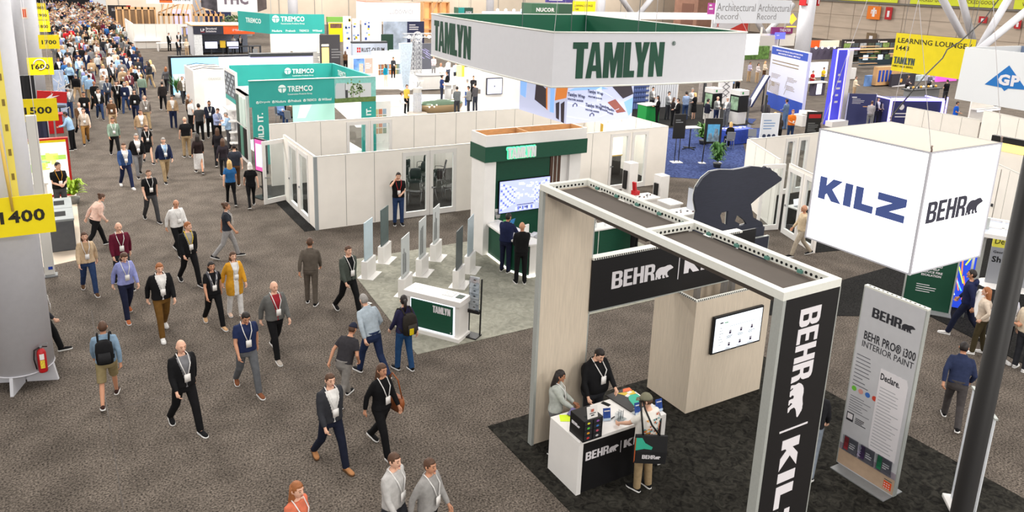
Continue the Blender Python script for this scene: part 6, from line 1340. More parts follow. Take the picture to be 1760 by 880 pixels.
a,b = (26.86,62,2.28),(28.9,62,-0.26); o,x0,x1,z0,z1,y = booth_back('dark slate booth wall left of the ring sign, behind silver trusses',a,b,S('slate wall',76,78,88)); mb = MB(); q = random.Random(1)
for k in range(8): mb.obox((x1-1+q.random()*.8,y,z1-1.2+q.random()*.8),(.5,.01,.05),0,S('slate print',150,146,190),0,.5)
part('print',mb,o)
TRUS = S('truss silver',176,178,182,rough=.35,metal=.5)
def truss(t,a,b,w=.3):
    mb = MB(); a,b = V(a),V(b); d = (b-a); L = d.length; d.normalize(); up = V((0,0,1)) if abs(d.z) < .9 else V((0,1,0)); x = d.cross(up).normalized()*w/2; y = d.cross(x).normalized()*w/2; cs = (x+y,x-y,-x-y,-x+y)
    for c in cs: mb.cyl(a+c,b+c,.03,TRUS,seg=6)
    n = max(2,int(L/w/1.3))
    for i in range(n):
        for k in range(4): mb.cyl(a+d*(L*i/n)+cs[k],a+d*(L*(i+1)/n)+cs[(k+1) % 4],.018,TRUS,seg=5)
    return part('truss_beam',mb,t)
gx,gy = (26.28,59.33); t = thing('truss_gate','silver truss uprights with lamps left of the ring sign','truss',(gx,gy,0)); hh = 3.2
truss(t,(gx-.3,gy,0),(gx-.3,gy,hh)); truss(t,(gx+.5,gy+.6,0),(gx+.5,gy+.6,hh)); truss(t,(gx-1.2,gy,hh),(gx+3,gy,hh)); mb = MB()
for k in range(4): mb.ball((gx-.8+k*.9,gy-.25,hh-.1),.14,glow('lamp white',255,252,244,2))
part('lamps',mb,t)
# wooden shelf booth at the top behind the ring
a,b = (43.02,95,4.51),(45.75,95,0.99); t = thing('shelf_unit','glowing timber shelf booth at the top edge left of the ring sign','shelf',((a[0]+b[0])/2,95,0)); mb = MB(); x0,x1,zt = a[0],b[0]+1,a[2]
mb.box(x0,x1,95.8,96,0,zt,glow('warm backlight',226,170,110,.7)); part('back_board',mb,t); mb = MB()
for k in range(4): mb.box(x0+(x1-x0)*k/3-.08,x0+(x1-x0)*k/3+.08,95,95.8,0,zt,PLY)
for z in (.9,2.2,zt-.1): mb.box(x0,x1,95,95.8,z,z+.12,PLY)
part('shelf_frame',mb,t)
# around the long planter
cx,cy = (18.67,42.04); t = thing('white_pillar','slim white perforated pillar beside the long green planter','display pillar',(cx,cy,0)); hh = 1.63; mb = MB(); mb.lathe([(.26,.05),(.25,hh-.06),(.3,hh-.05),(.3,hh)],(cx,cy,0),WHITE,20); part('shaft',mb,t); mb = MB()
for i in range(12):
    for j in range(8): an = math.pi*(1.05+.9*j/7); mb.ball((cx+.262*math.cos(an),cy+.262*math.sin(an),.25+i*(hh-.5)/12),.028,S('perforation',176,186,206),6,4)
part('perforations',mb,t); mb = MB(); mb.lathe([(.6,.0),(.6,.1),(.3,.12)],(cx,cy,0.013),S('pillar foot',190,180,170)); part('foot',mb,t); mb = MB(); q = random.Random(5)
for k in range(5): mb.tube([(cx,cy,hh),(cx+q.uniform(-.3,.3),cy+q.uniform(-.2,.2),hh+.35)],.015,MGREY,5); mb.ball((cx+q.uniform(-.4,.4),cy,hh+.35),.06,WHITE,8,5)
part('mobile',mb,t)
px,py = (20.42,42.49); t = thing('oval_planter','long oval planter with a mirrored green top on the pale floor','planter',(px,py,0)); mb = MB(); mb.loft([(px,py,.02,1.25,.5),(px,py,.3,1.45,.6),(px,py,.5,1.5,.62)],S('planter bronze',150,128,96,rough=.35,metal=.4),30,2); part('basin',mb,t); mb = MB(); mb.loft([(px,py,.5,1.5,.62),(px,py,.6,1.4,.56),(px,py,.72,.9,.34),(px,py,.76,.2,.08)],S('planter green',112,134,112,rough=.15,metal=.5),30,2); part('dome',mb,t); mb = MB()
for k in range(4): mb.ball((px-1+k*.16,py-.55,.42+.1*(k % 2)),.06,WHITE,8,5)
part('knobs',mb,t)
px,py = (18.25,45.47); t = thing('low_plinth','low white plinth left of the long planter','plinth',(px,py,0)); mb = MB(); mb.box(px-.2,px+2.3,py-.6,py+.6,.013,.22,WHITE); part('plinth_body',mb,t); mb = MB(); mb.box(px-.1,px+1.6,py-.5,py+.5,.22,.25,S('plinth top',222,218,214)); part('plinth_top',mb,t)
px,py = (22.85,46.41); t = thing('bistro_table','round white high table beside the couple behind the planter','table',(px,py,0)); mb = MB(); mb.lathe([(.5,1.05),(.52,1.08),(.5,1.1)],(px,py,0),WHITE,24); part('table_top',mb,t); mb = MB(); mb.lathe([(.24,.0),(.22,1.05)],(px,py,0.013),S('table column',206,206,206),16); part('pedestal',mb,t)
px,py = (23.8,51.43); t = thing('white_counter','white counter with a dark top left of the ring sign corner','counter',(px,py,0)); mb = MB(); mb.loft([(px,py,.05,1.0,.6),(px,py,1.0,1.0,.6)],WHITE,24,5,smooth=False); part('counter_body',mb,t); mb = MB(); mb.loft([(px,py,1.0,1.05,.65),(px,py,1.06,1.05,.65)],S('counter top grey',150,150,150),24,5,smooth=False); part('counter_top',mb,t)
px,py = (23.71,46.14); t = thing('white_stand','tall white stand with a glowing amber top behind the planter','display stand',(px,py,0)); mb = MB(); mb.box(px-.42,px+.42,py,py+.5,.013,1.55,WHITE); part('stand_body',mb,t); mb = MB(); mb.box(px-.2,px+.05,py+.1,py+.4,1.55,2.3,glow('amber glow',255,214,120,1.4)); mb.box(px+.1,px+.25,py+.1,py+.4,1.55,2.3,glow('amber glow2',255,190,60,1.2)); part('glowing_top',mb,t)
a = (22.34,40.97); b = (24.25,39.67); t = thing('white_wall','white screen wall below the left end of the ring sign','booth wall',(a[0],a[1],0)); x0 = a[0]; yv = a[1]; mb = MB(); mb.box(x0,x0+6,yv-.2,yv,0,3.2,WHITE); part('wall_board',mb,t); s0,s1 = (22.24,40.9,2.42),(23.03,40.9,1.33); mb = MB(); k0,k1 = x0+.25,x0+1.35; mb.box(k0,k1,yv-.3,yv-.2,1.2,2.2,DGREY); part('screen_casing',mb,t); mb = MB(); mb.rect((k0+.05,yv-.301,1.25),UX,UZ,1.0,.9,glow('lilac page',206,208,240,.95)); mb.rect((k0+.5,yv-.306,1.65),UX,UZ,.1,.1,MGREY); part('display',mb,t)
# behind the ring
a,b = (43.97,70,5.48),(49.3,70,4.02); o,x0,x1,z0,z1,y = panel_y('hanging_sign','green hanging box sign with white capitals above the ring sign','hanging sign',a,b,S('sign green',60,102,78),2); w = x1-x0; mb = MB(); mb.text('NUCOR',(x0+w*.11,y,z0+.62),UX,UZ,w*.43,.42,LETW,bold=.04); mb.text('N',(x0+w*.87,y,z0+.55),UX,UZ,w*.11,.42,LETW,bold=.04); part('lettering',mb,o); mb = MB(); mb.box(x0+w*.65,x1+1.8,69.98,70,z0,z1,S('sign green dark',50,84,66)); part('side_panel',mb,o); wires(o,[(x0+.4,71,z1),(x1-.4,71,z1)])
a,b = (46.37,66,5.93),(49.2,66,4.21); o,x0,x1,z0,z1,y = panel_y('hanging_sign','small yellow hanging sign right of the green box sign','hanging sign',a,b,YEL,.06); w = x1-x0; mb = MB(); mb.text('LEARNING LOUNGE',(x0+w*.06,y,z1-.55),UX,UZ,w*.82,.22,S('sign black',38,34,24)); mb.text('1348',(x0+w*.06,y,z1-.9),UX,UZ,w*.2,.22,S('sign black',38,34,24)); mb.rect((x0+w*.06,y,z0+.3),UX,UZ,.2,.25,RED); part('lettering',mb,o); wires(o,[(x0+.2,66,z1),(x1-.2,66,z1)])
a,b = (49.07,75,6.08),(52.7,75,5.43); o,x0,x1,z0,z1,y = panel_y('hanging_sign','violet banner peeking over the green box sign','hanging sign',a,b,S('violet banner',84,70,150),.3); mb = MB(); mb.lines((x0+.3,y,z0+.2),UX,UZ,2,.5,2,LETW); part('lettering',mb,o); wires(o,[(x0+.2,75,z1),(x1-.2,75,z1)])
a,b = (43.06,85,4.28),(45.05,85,3.27); o,x0,x1,z0,z1,y = panel_y('hanging_sign','small teal and green box sign above the left of the ring','hanging sign',a,b,S('sign green dark',50,84,66),1.2); mb = MB(); mb.rect((x0,y,z0),UX,UZ,(x1-x0)*.4,z1-z0,TEAL); mb.text('KNOW',(x0+(x1-x0)*.5,y,z0+.25),UX,UZ,(x1-x0)*.4,.35,LETW,bold=.03); part('lettering',mb,o); wires(o,[(x0+.3,85.5,z1),(x1-.3,85.5,z1)])
a,b = (45.21,80,3.97),(52.08,80,3.2); o,x0,x1,z0,z1,y = panel_y('light_canopy','blue white lit canopy above the ring sign','canopy',a,b,glow('blue white canopy',190,200,250,.8),3); mb = MB()
for k in range(5): mb.ball((x0+.4+k*1.1,y,z1+.3),.18,glow('lamp white',255,252,244,2),8,6)
part('lamps',mb,o); mb = MB()
for k in (0,1): mb.box(x0+.3+k*(x1-x0-.6),x0+.4+k*(x1-x0-.6),80.5,80.6,0,z0,WHITE)
part('post',mb,o)
a,b = (41.35,52,4.97),(53.2,52,3.86); t = thing('hanging_sign','bright green banner arc rising behind the ring sign','hanging sign',((a[0]+b[0])/2,52,b[2])); mb = MB(); n = 12; GB = S('banner green',46,150,104,noise=.1,scale=.6)
for k in range(n):
    f0,f1 = k/n,(k+1)/n; p = lambda f: V((a[0]+(b[0]-a[0])*f,52-2.2*math.sin(f*math.pi),0)); zt = lambda f: a[2]-.55*math.sin(f*math.pi*.8); p0,p1 = p(f0),p(f1)
    mb.hexa([p0+V((0,0,b[2])),p1+V((0,0,b[2])),p1+V((0,.06,b[2])),p0+V((0,.06,b[2])),p0+V((0,0,zt(f0))),p1+V((0,0,zt(f1))),p1+V((0,.06,zt(f1))),p0+V((0,.06,zt(f0)))],GB)
part('banner_fabric',mb,t); wires(t,[(a[0]+.3,51.6,a[2]-.2),(b[0]-.3,51.6,a[2]-.5)])
a,b = (42.22,60,5.2),(61.19,60,4.52); o,x0,x1,z0,z1,y = panel_y('hanging_sign','long white banner behind the bright green arc','hanging sign',a,b,S('sign white',236,233,232),.1); wires(o,[(x0+.2,60,z1),(x1-.2,60,z1)])
a,b = (47.93,47,5.32),(51.07,47,4.22); t = thing('hanging_sign','white banner with a red slanted corner at the right end of the ring','hanging sign',(a[0]+1,47,b[2])); mb = MB(); mb.box(a[0]-1,b[0],47,47.1,b[2],a[2],S('sign white',236,233,232)); part('banner_fabric',mb,t); mb = MB(); mb.poly([(0,0),(1,0),(1,1)],(a[0]+.2,46.99,b[2]),UX,UZ,b[0]-a[0]-.2,a[2]-b[2],S('banner red',214,66,56)); mb.text('X',(a[0]-.5,46.99,b[2]+.5),UX,UZ,.3,.3,S('banner red',214,66,56),bold=.04); part('print',mb,t); wires(t,[(a[0],47,a[2]),(b[0]-.2,47,a[2])])
ARX = (46.18,46,6.91); ARM = (50.88,46,5.1); ARR = (54.99,46,5.11); o,x0,x1,z0,z1,y = panel_y('hanging_sign','pale two-faced hanging sign with thin grey lettering, top right of centre','hanging sign',(ARX[0],46,ARX[2]+.1),(ARM[0],46,ARM[2]),S('sign pale',214,216,222),.1); w = x1-x0; AG = S('letter grey',122,120,122)
mb = MB(); mb.text('Architectural',(x0+.1,y,z1-.95),UX,UZ,w*.93,.62,AG,bold=-.005); mb.text('Record',(x0+.1,y,z1-1.6),UX,UZ,w*.52,.5,AG,bold=-.005); part('lettering',mb,o)
x2 = ARR[0]; mb = MB(); mb.box(x1,x2,46,46.1,z0,z1,S('sign pale2',206,208,214)); part('side_panel',mb,o); mb = MB(); mb.text('Architectural',(x1+.08,y,z1-.95),UX,UZ,(x2-x1)*.95,.62,AG,bold=-.005); mb.text('Record',(x1+.08,y,z1-1.6),UX,UZ,(x2-x1)*.55,.5,AG,bold=-.005); part('lettering',mb,o); wires(o,[(x0+.2,46.05,z1),(x1,46.05,z1),(x2-.2,46.05,z1)])
a,b = (49.28,50,6.54),(50.51,50,5.58); o,x0,x1,z0,z1,y = panel_y('hanging_sign','magenta banner left of the pale two-faced sign','hanging sign',a,b,S('magenta banner',184,70,160),.06); mb = MB(); mb.lines((x0+.1,y,z0+.4),UX,UZ,.5,.6,2,LETW); part('print',mb,o); wires(o,[((x0+x1)/2,50,z1)])
a,b = (86.35,75,2.61),(90.52,75,1.71); o,x0,x1,z0,z1,y = panel_y('header_sign','plum theatre header board behind the white column','sign',a,b,S('plum',136,52,106),.3); mb = MB(); mb.text('THEATER',(x0+(x1-x0)*.35,y,z0+.3),UX,UZ,(x1-x0)*.55,.4,LETW,bold=.02); part('lettering',mb,o); mb = MB(); mb.box(x0-2,x0-1.8,75.1,75.3,0,z1,OFFW); mb.box(x0-2,x1+1,75.3,75.5,0,z0,OFFW); part('support_wall',mb,o)
a,b = (85.89,74,1.98),(87.91,74,1.1); o,x0,x1,z0,z1,y = panel_y('wall_screen','small blue and pink lit screen under the plum header','screen',a,b,glow('blue pink screen',96,104,240,1),.1,None,None); mb = MB(); mb.rect((x0+.3,y,(z0+z1)/2),UX,UZ,.5,.12,LETW); part('display_mark',mb,o); mb = MB(); mb.box((x0+x1)/2-.05,(x0+x1)/2+.05,74.05,74.1,0,z0,DGREY); part('stand',mb,o)
# corrugated wall booth behind the talking group
gx,gy = (33.54,37.09); t = thing('cladding_wall','silver and blue ribbed metal cladding wall behind the talking group','booth wall',(gx,gy+2,0)); mb = MB(); yv = gy+2.2; a,b = (32.65,38.5,1.56),(37.47,38.5,1.36)
for k in range(30):
    x = 30.6+k*.2; m = S('rib blue',92,110,160) if 9 <= k < 16 else S('rib silver',206,208,212); mb.box(x,x+.16,39.2,39.3,0,3.1,m)
part('ribs',mb,t); mb = MB(); mb.box(30.5,36.7,39.3,39.4,0,3.1,OFFW); part('wall_board',mb,t); mb = MB()
for k in range(8): mb.box(32.5,34.0,39.14,39.2,.5+k*.32,.62+k*.32,S('rib blue dark',70,86,136))
part('blue_slats',mb,t)
px,py = (30.88,35.47); t = thing('green_counter','bright green counter at the left of the talking group','counter',(px,py,0)); mb = MB(); mb.box(px-.5,px+.5,py-.4,py+.4,.02,1.0,S('bright green',30,150,70)); part('counter_body',mb,t); mb = MB(); mb.box(px-.55,px+.55,py-.45,py+.45,1.0,1.05,WHITE); part('counter_top',mb,t)
for i,(q,hh) in enumerate((((35.73,32.92),2.05),((35.05,34.4),2.0))):
    x,yv = q; t = thing('info_kiosk',('white and black info kiosk right of the talking group','white and black info kiosk behind the standing three')[i],'kiosk',(x,yv,0)); mb = MB(); mb.box(x-.35,x+.35,yv-.35,yv+.35,.02,.75,WHITE); mb.box(x-.38,x+.38,yv-.38,yv+.38,hh-.3,hh,WHITE); part('kiosk_body',mb,t); mb = MB(); mb.box(x-.38,x+.38,yv-.38,yv+.38,.75,hh-.3,BLK); part('black_band',mb,t); mb = MB(); mb.rect((x-.381,yv+.3,.85),NY,UZ,.6,.8,S('kiosk picture',150,180,150,noise=.4,scale=3)); mb.rect((x-.2,yv-.381,hh-.22),UX,UZ,.12,.14,S('bright green',30,150,70)); part('print',mb,t); mb = MB(); mb.box(x-.8,x+.8,yv-.7,yv+.7,.012,.02,BLACKC); part('floor_mat',mb,t)
mb_ = [(1247,165,1265,205),(1230,160,1242,190)]
for i,(a,b,lb) in enumerate((((40.25,39,1.67),(41.53,39,0.3),'white panel with a black lattice pattern behind the kiosks'),((39.4,40,1.69),(40.53,40,0.4),'leaning grey slabs left of the lattice panel'))):
    o,x0,x1,z0,z1,y = panel_y('display_totem',lb,'display panel',a,b,WHITE if i == 0 else S('slab grey',170,162,158,noise=.2),.15,None,0); mb = MB()
    if i == 0:
        for k in range(5): mb.bar((x0+.3,y,.4+k*.4),(x1-.3,y,.8+k*.4),.01,.06,BLK,(0,1,0)); mb.bar((x1-.3,y,.4+k*.4),(x0+.3,y,.8+k*.4),.01,.06,BLK,(0,1,0))
    else: mb.box(x0+.3,x0+.5,y-.1,y,0,z1*.9,DGREY)
    part('pattern',mb,o)
# slanted red white blue sign
p0,p1 = V((41.16,37.09,0)),V((0,0,0)); t = thing('slanted_sign','slanted blue, white and red sign rising left of the blue metals banner','sign',p0); mb = MB(); b = V(((40.86,35.5,2.41))); a = V(((39.44,35.5,0.43))); mb.bar(a,b,.1,.55,NAVY,(0,1,0)); part('board',mb,t); mb = MB(); off = V((0,-.06,0)); n = (b-a).cross(V((0,1,0))).normalized(); mb.bar(a+off+n*.05,b+off+n*.05,.02,.3,WHITE,(0,1,0)); mb.bar(a+off*1.3,b+off*1.3,.02,.1,RED,(0,1,0)); part('stripes',mb,t); mb = MB(); mb.cyl((b.x,b.y+.1,0),b+V((0,.1,0)),.05,DGREY); part('prop',mb,t)
# hedge wall and seated people beyond
a,b = (67.51,62,1.47),(71.33,62,-0.57); o,x0,x1,z0,z1,y = panel_y('hedge_wall','green hedge wall behind a white lit screen, right of the ring sign','hedge',a,b,S('hedge green',90,124,60,noise=.5,scale=2.5),.5,None,0); mb = MB(); mb.box(x0-1,x0+1.3,61.4,61.6,.6,2.9,glow('white screen far',250,250,252,1.1)); part('lit_screen',mb,o)
# blue metals banner
bx0,by0 = (43.04,37.23); bx1,by1 = (40.99,32.5); t = thing('tall_banner_wall','tall pale banner wall with blue header and blue foot listing architectural metals','banner',(bx0,by0,0),math.atan2(by1-by0,bx1-bx0)); L = math.hypot(bx1-bx0,by1-by0); hh = 4.19; PALEB = S('banner lilac',206,208,232)
mb = MB(); mb.box(0,L,0,.2,.02,hh,PALEB); local('banner_face',mb,t); mb = MB(); mb.rect((0,-.004,.02),UX,UZ,L,hh*.24,BLUE); mb.rect((.05,-.004,hh*.87),UX,UZ,L-.1,hh*.12,BLUE); local('blue_bands',mb,t)
mb = MB(); mb.text('SINGLE SOURCE SOLUTION FOR',(L/2,-.008,hh*.935),UX,UZ,L*.72,hh*.022,LETW,bold=.03,center=True); mb.text('ARCHITECTURAL METALS',(L/2,-.008,hh*.89),UX,UZ,L*.6,hh*.022,LETW,bold=.03,center=True); local('lettering',mb,t)
mb = MB(); PG2 = S('banner print',130,134,170); mb.lines((.3,-.006,hh*.72),UX,UZ,L*.75,hh*.1,2,PG2,seed=2,fill=.25)
for i in range(4): mb.lines((.4+(i % 2)*L*.45,-.006,hh*.5-(i//2)*hh*.13),UX,UZ,L*.28,hh*.08,4,PG2,seed=i,fill=.3); mb.bar((.2+(i % 2)*L*.45,-.004,hh*.38-(i//2)*hh*.1),(.4+(i % 2)*L*.45,-.004,hh*.5-(i//2)*hh*.13),.01,.02,PG2,(0,1,0))
for k in range(9): mb.rect((.1,-.006,hh*(.28+k*.02)),(1,0,-.12),UZ,L*.32,.025,PG2)
local('print',mb,t)

# ------------------------------------------------------------------ right side
# white steel column and slanting struts
px,py = (64.72,52.2); t = thing('hall_column','white steel column behind the blue metals banner','column',(px,py,0)); mb = MB(); mb.lathe([(.75,0),(.75,9)],(px,py,0),CW,28); part('shaft',mb,t); mb = MB()
for dx in (-.95,.75): mb.box(px+dx,px+dx+.3,py-.5,py+.3,6.4,7.6,RED); mb.rect((px+dx+.08,py-.51,6.6),UX,UZ,.14,.7,LETW)
part('fire_sign',mb,t,'red fire point signs')
for i,(a,b,c) in enumerate((((79.84,48,7.64),(86.99,48,2),0),((86.86,50,7.68),(90.7,50,2.92),1),((88.89,46,7.88),(85.07,46,2.72),2),((88.6,44,6.47),(81.9,44,2.95),3))):
    t = thing('roof_strut',('slanting white steel strut, leftmost of the four at top right','near upright white steel strut, second of the four at top right','right leaning white steel strut, third of the four at top right','lowest right leaning white steel strut at the right frame edge')[i],'strut',b); mb = MB(); a,b = V(a),V(b); d = (a-b).normalized(); mb.cyl(b-d*3,a+d*4,.38,CW,seg=18); part('tube',mb,t); mb = MB(); mb.ball(b-d*3,.5,CW); mb.cyl((b-d*3),((b-d*3).x,(b-d*3).y,0),.45,CW); part('node',mb,t)
for i,(a,b) in enumerate((((75.59,95,5.49),(77.7,95,3.36)),((81.51,95,5.59),(79.11,95,3.02)),((88.82,80,2.98),(90.27,80,1.49)),((92.84,80,2.99),(91,80,1.48)))):
    t = thing('roof_strut',('far white strut leaning right above the ring sign','far white strut leaning left above the ring sign','far white strut below the pale two-faced sign, left arm of the V','far white strut below the pale two-faced sign, right arm of the V')[i],'strut',b); mb = MB(); a,b = V(a),V(b); d = (a-b).normalized(); mb.cyl(b-d*.5,a+d*4,.42,CW,seg=14); part('tube',mb,t); mb = MB(); mb.cyl(b,(b.x,b.y,0),.4,CW,seg=14); part('node',mb,t)
for i,(a,z) in enumerate((((26.69,97.59),9),((18.35,114.6),9),((70.89,93.69),9),((58.78,105.48),9))):
    t = thing('hall_column',('far white column behind the teal hanging sign','far white column left of the sign with three capitals','far white column right of the small yellow sign','far white column above the left face of the ring')[i],'column',a); mb = MB(); mb.lathe([(.6,0),(.6,z)],(a[0],a[1],0),CW,20); part('shaft',mb,t); mb = MB(); mb.lathe([(.7,0),(.7,.3)],(a[0],a[1],0),CW,20); part('foot',mb,t)
# wall features: ledge with yellow banners and small signs
XW = 109.9
mb = MB(); a,b = (109.9,84.96,4.73),(109.9,54.69,5.9); mb.box(109.6,110,0,118,6.0,6.25,S('ledge grey',110,106,100)); struct('trim_2',mb)
for i in range(4):
    y1 = (86,70.5,56,41)[i]; t = thing('wall_banner',('yellow green wall banner, leftmost of the row along the top right','yellow green wall banner, second of the row along the top right','yellow green wall banner, third of the row along the top right','yellow green wall banner, rightmost of the row along the top right')[i],'banner',(109.7,y1-6.5,6.3),0,'wall banners'); mb = MB(); mb.box(109.65,109.72,y1-13.5,y1,6.3,8.6,S('banner lime',214,222,50)); part('banner_cloth',mb,t)
    mb = MB(); LG2 = S('banner olive ink',110,96,30)
    for k in (0,1): mb.text('WICKED GOOD',(109.645,y1-1-k*6.5,6.7),NY,UZ,4.6,.5,LG2,bold=.02)
    part('lettering',mb,t)
def wall_sign(a,b,m,label,mark):
    t = thing('wall_sign',label,'sign',(109.5,(a[1]+b[1])/2,b[2])); mb = MB(); mb.box(109.5,109.6,min(a[1],b[1]),max(a[1],b[1]),b[2],a[2],m); part('board',mb,t); mb = MB(); y1 = max(a[1],b[1]); w = abs(a[1]-b[1]); h = a[2]-b[2]
    if mark: mb.poly([(.4,.2),(.4,.62),(.35,.62),(.35,.42),(.28,.42),(.3,.72),(.45,.74),(.42,.88),(.58,.88),(.55,.74),(.7,.72),(.72,.42),(.65,.42),(.65,.62),(.6,.62),(.6,.2)],(109.495,y1,b[2]),NY,UZ,w,h,LETW)
    else: mb.rect((109.495,y1-w*.3,b[2]+h*.2),NY,UZ,w*.35,h*.5,LETW)
    part('symbol',mb,t); mb = MB(); mb.box(109.6,110,y1-w*.6,y1-w*.4,b[2]+h*.3,b[2]+h*.7,DGREY); part('bracket',mb,t)
wall_sign((109.5,77.17,5.67),(109.5,74.94,3.7),S('sign orange',226,120,30),'orange restroom sign with a white figure on the far wall',True)
wall_sign((109.5,74.11,5.65),(109.5,73.03,3.83),RED,'narrow red fire sign right of the orange restroom sign',False)
wall_sign((109.5,60.11,5.13),(109.5,59.01,4.27),RED,'small red fire sign between the white struts',False)
wall_sign((109.5,55.4,4.97),(109.5,54.6,3.83),RED,'small red fire sign at the right frame edge',False)
wall_sign((109.5,76.69,1.65),(109.5,75.03,0.19),S('wall hatch brown',118,98,74),'brown wall hatch above the black tile booth',False)
a,b = (108,127.7,4.79),(108,117.05,0.98); mb = MB(); mb.box(100,110,104,110,0,9,S('brick tower',150,112,96,noise=.1,scale=1)); mb.box(99.95,100,105,108,0,4.5,S('tower door',120,84,72)); mb.rect((99.94,107.6,6),NY,UZ,.9,.5,glow('exit red',240,60,50,1)); o = struct('wall_tower',mb)
# signs in front of the right side
a,b,c_,d_ = [V(p) for p in ((30,19.66,6.49),(30,16.46,6.5),(30,16.42,5),(30,19.65,4.92))]
t = thing('hanging_sign','large yellow learning lounge sign hanging at the right','hanging sign',(30,18,5)); y1,y0_,z0,z1 = 19.66,16.43,4.97,6.5; mb = MB(); mb.box(30,30.05,y0_,y1,z0,z1,YEL); part('sign_board',mb,t)
SB = S('sign black',38,34,24); mb = MB(); w = y1-y0_; mb.text('LEARNING LOUNGE /',(29.995,y1-.12,z1-.38),NY,UZ,w*.93,.2,SB,bold=.012); mb.text('1443',(29.995,y1-.1,z1-.68),NY,UZ,w*.17,.19,SB,bold=.012); mb.word('TAMLYN',(29.995,y1-.07,z0+.3),NY,UZ,w*.28,.28,S('letter slate green',66,84,80)); mb.text('FAMILY. VALUE. SERVICE.',(29.995,y1-.05,z0+.17),NY,UZ,w*.28,.08,SB,bold=.01); part('lettering',mb,t); mb = MB()
for y in (y1-.3,y0_+.3): mb.cyl((30.02,y,z1),(30.02,y,12),.008,MGREY,seg=5)
part('wires',mb,t)
t = thing('hanging_sign','white hanging sign with a blue triangle mark at the right edge','hanging sign',(21,10.4,5.4)); mb = MB(); X = 20; pts = [(11.2,5.54),(9.3,5.6),(9.3,7.0),(11.2,6.86)]
mb.hexa([(X,11.22,5.54),(X,9.0,5.5),(X+.06,9.0,5.5),(X+.06,11.22,5.54),(X,11.18,6.86),(X,9.0,6.86),(X+.06,9.0,6.86),(X+.06,11.18,6.86)],S('sign white cool',226,228,230)); part('front_fabric',mb,t); mb = MB(); mb.box(X+.06,X+2.6,11.14,11.2,5.55,6.86,S('sign white cool',226,228,230)); mb.box(X+2.6,X+2.66,9.0,11.2,5.6,6.86,S('inner grey blue',110,126,152)); part('side_fabric',mb,t)
GPB = S('triangle blue',30,112,186); y_ = (20,10.54,6.04); yt = (20,10.05,6.49); mb = MB(); mb.poly([(0,.14),(.5,1),(1,.14),(.58,.1),(.5,-.02),(.42,.1)],(X-.003,y_[1],y_[2]-.12),NY,UZ,(y_[1]-yt[1])*2,yt[2]-y_[2]+.16,GPB); mb.text('GP',(X-.008,y_[1]-.3,y_[2]+.0),NY,UZ,.5,.27,LETW,bold=.05); part('triangle_mark',mb,t); mb = MB()
for y in (9.2,11.1): mb.cyl((X+.03,y,6.86),(X+.5,y,12),.008,MGREY,seg=5)
part('wires',mb,t)
# low white walls behind the cube
for i,(a,b,h,lb) in enumerate((((37.6,23.4),(37.4,19.6),2.42,'low white wall above the cube top, left run'),((37.4,19.5),(36.0,15.0),2.9,'higher white wall above the cube, by the black lit panel'),((29.5,15.6),(26.5,11.5),2.42,'white partition with a closed door at the far right, right of the cube'))):
    w = wall_run('modular_wall',lb,a,b,h)
    if i == 2:
        mb = MB(); mb.box(1.5,2.4,-.05,-.04,.05,2.3,OFFW); mb.box(1.48,1.5,-.05,-.04,.0,2.32,SEAM); mb.box(2.4,2.42,-.05,-.04,.0,2.32,SEAM); d = local('door',mb,w); mb = MB(); mb.box(2.28,2.34,-.1,-.05,.95,1.05,DGREY); local('handle',mb,d)
a,b = (31.5,15.96,2.85),(31.5,14.48,2.37); t = thing('light_box','black fascia with a warm yellow light under it, above the far right partition','light panel',(31.5,14.5,2)); mb = MB(); mb.box(31.5,31.7,b[1]-3,a[1],b[2]+.25,a[2],BLK); part('fascia',mb,t); mb = MB(); mb.box(31.45,31.7,b[1]-3,a[1],b[2]-.05,b[2]+.22,glow('warm yellow light',255,220,120,1.3)); part('light_strip',mb,t); mb = MB(); mb.box(31.5,31.7,b[1]-3,a[1],.0,b[2]-.06,OFFW); part('support_wall',mb,t)
# booth under the cube, right
t = thing('info_totem','dark green panel with white lettering beside the glowing lightning picture','display panel',(19.4,10.6,0)); p0,p1 = V((19.31,10.84,0)),V((19.75,10.15,0)); ang = math.atan2(p1.y-p0.y,p1.x-p0.x); t.location = p0; t.rotation_euler.z = ang; mb = MB(); mb.box(-.35,.75,0,.06,.03,1.5,S('panel green',18,70,50)); local('panel',mb,t); mb = MB(); mb.box(-.35,.75,.0,.06,1.5,2.2,glow('orange picture',220,110,60,.6)); mb.ball((.1,-.01,1.8),(.22,.02,.2),glow('orange flare',255,170,70,1.2)); local('picture',mb,t)
mb = MB()
for i,s in enumerate(('ENGINEERED','TO HELP','REDUCE FIRE','ESCALATION')): mb.text(s,(.2,-.004,1.22-i*.09),UX,UZ,(.46,.34,.5,.46)[i],.06,LETW,bold=.03,center=True)
mb.lines((-.1,-.004,.5),UX,UZ,.5,.25,4,LETW,fill=.3); local('lettering',mb,t); mb = MB(); mb.box(-.4,.8,-.3,.4,.013,.03,MGREY); mb.box(.75,.79,-.02,.08,.03,2.3,ALU); mb.box(-.39,-.35,-.02,.08,.03,2.3,ALU); local('frame',mb,t)
q0 = (20.26,10.37); t = thing('neon_totem','tall lit panel with blue and green neon streaks right of the green panel','display panel',q0,-1.0); mb = MB(); mb.box(-.3,.3,0,.1,.03,2.6,glow('neon blue',40,70,200,.8)); local('panel',mb,t); mb = MB(); q = random.Random(4)
for k in range(16): mb.obox((q.uniform(-.22,.22),-.01,.3+q.random()*2.1),(.03,.01,.5*q.random()+.1),0,glow('neon %d' % (k % 4),*((220,240,255),(190,240,60),(255,120,60),(90,190,255))[k % 4],1.2),0,q.uniform(-.6,.6))
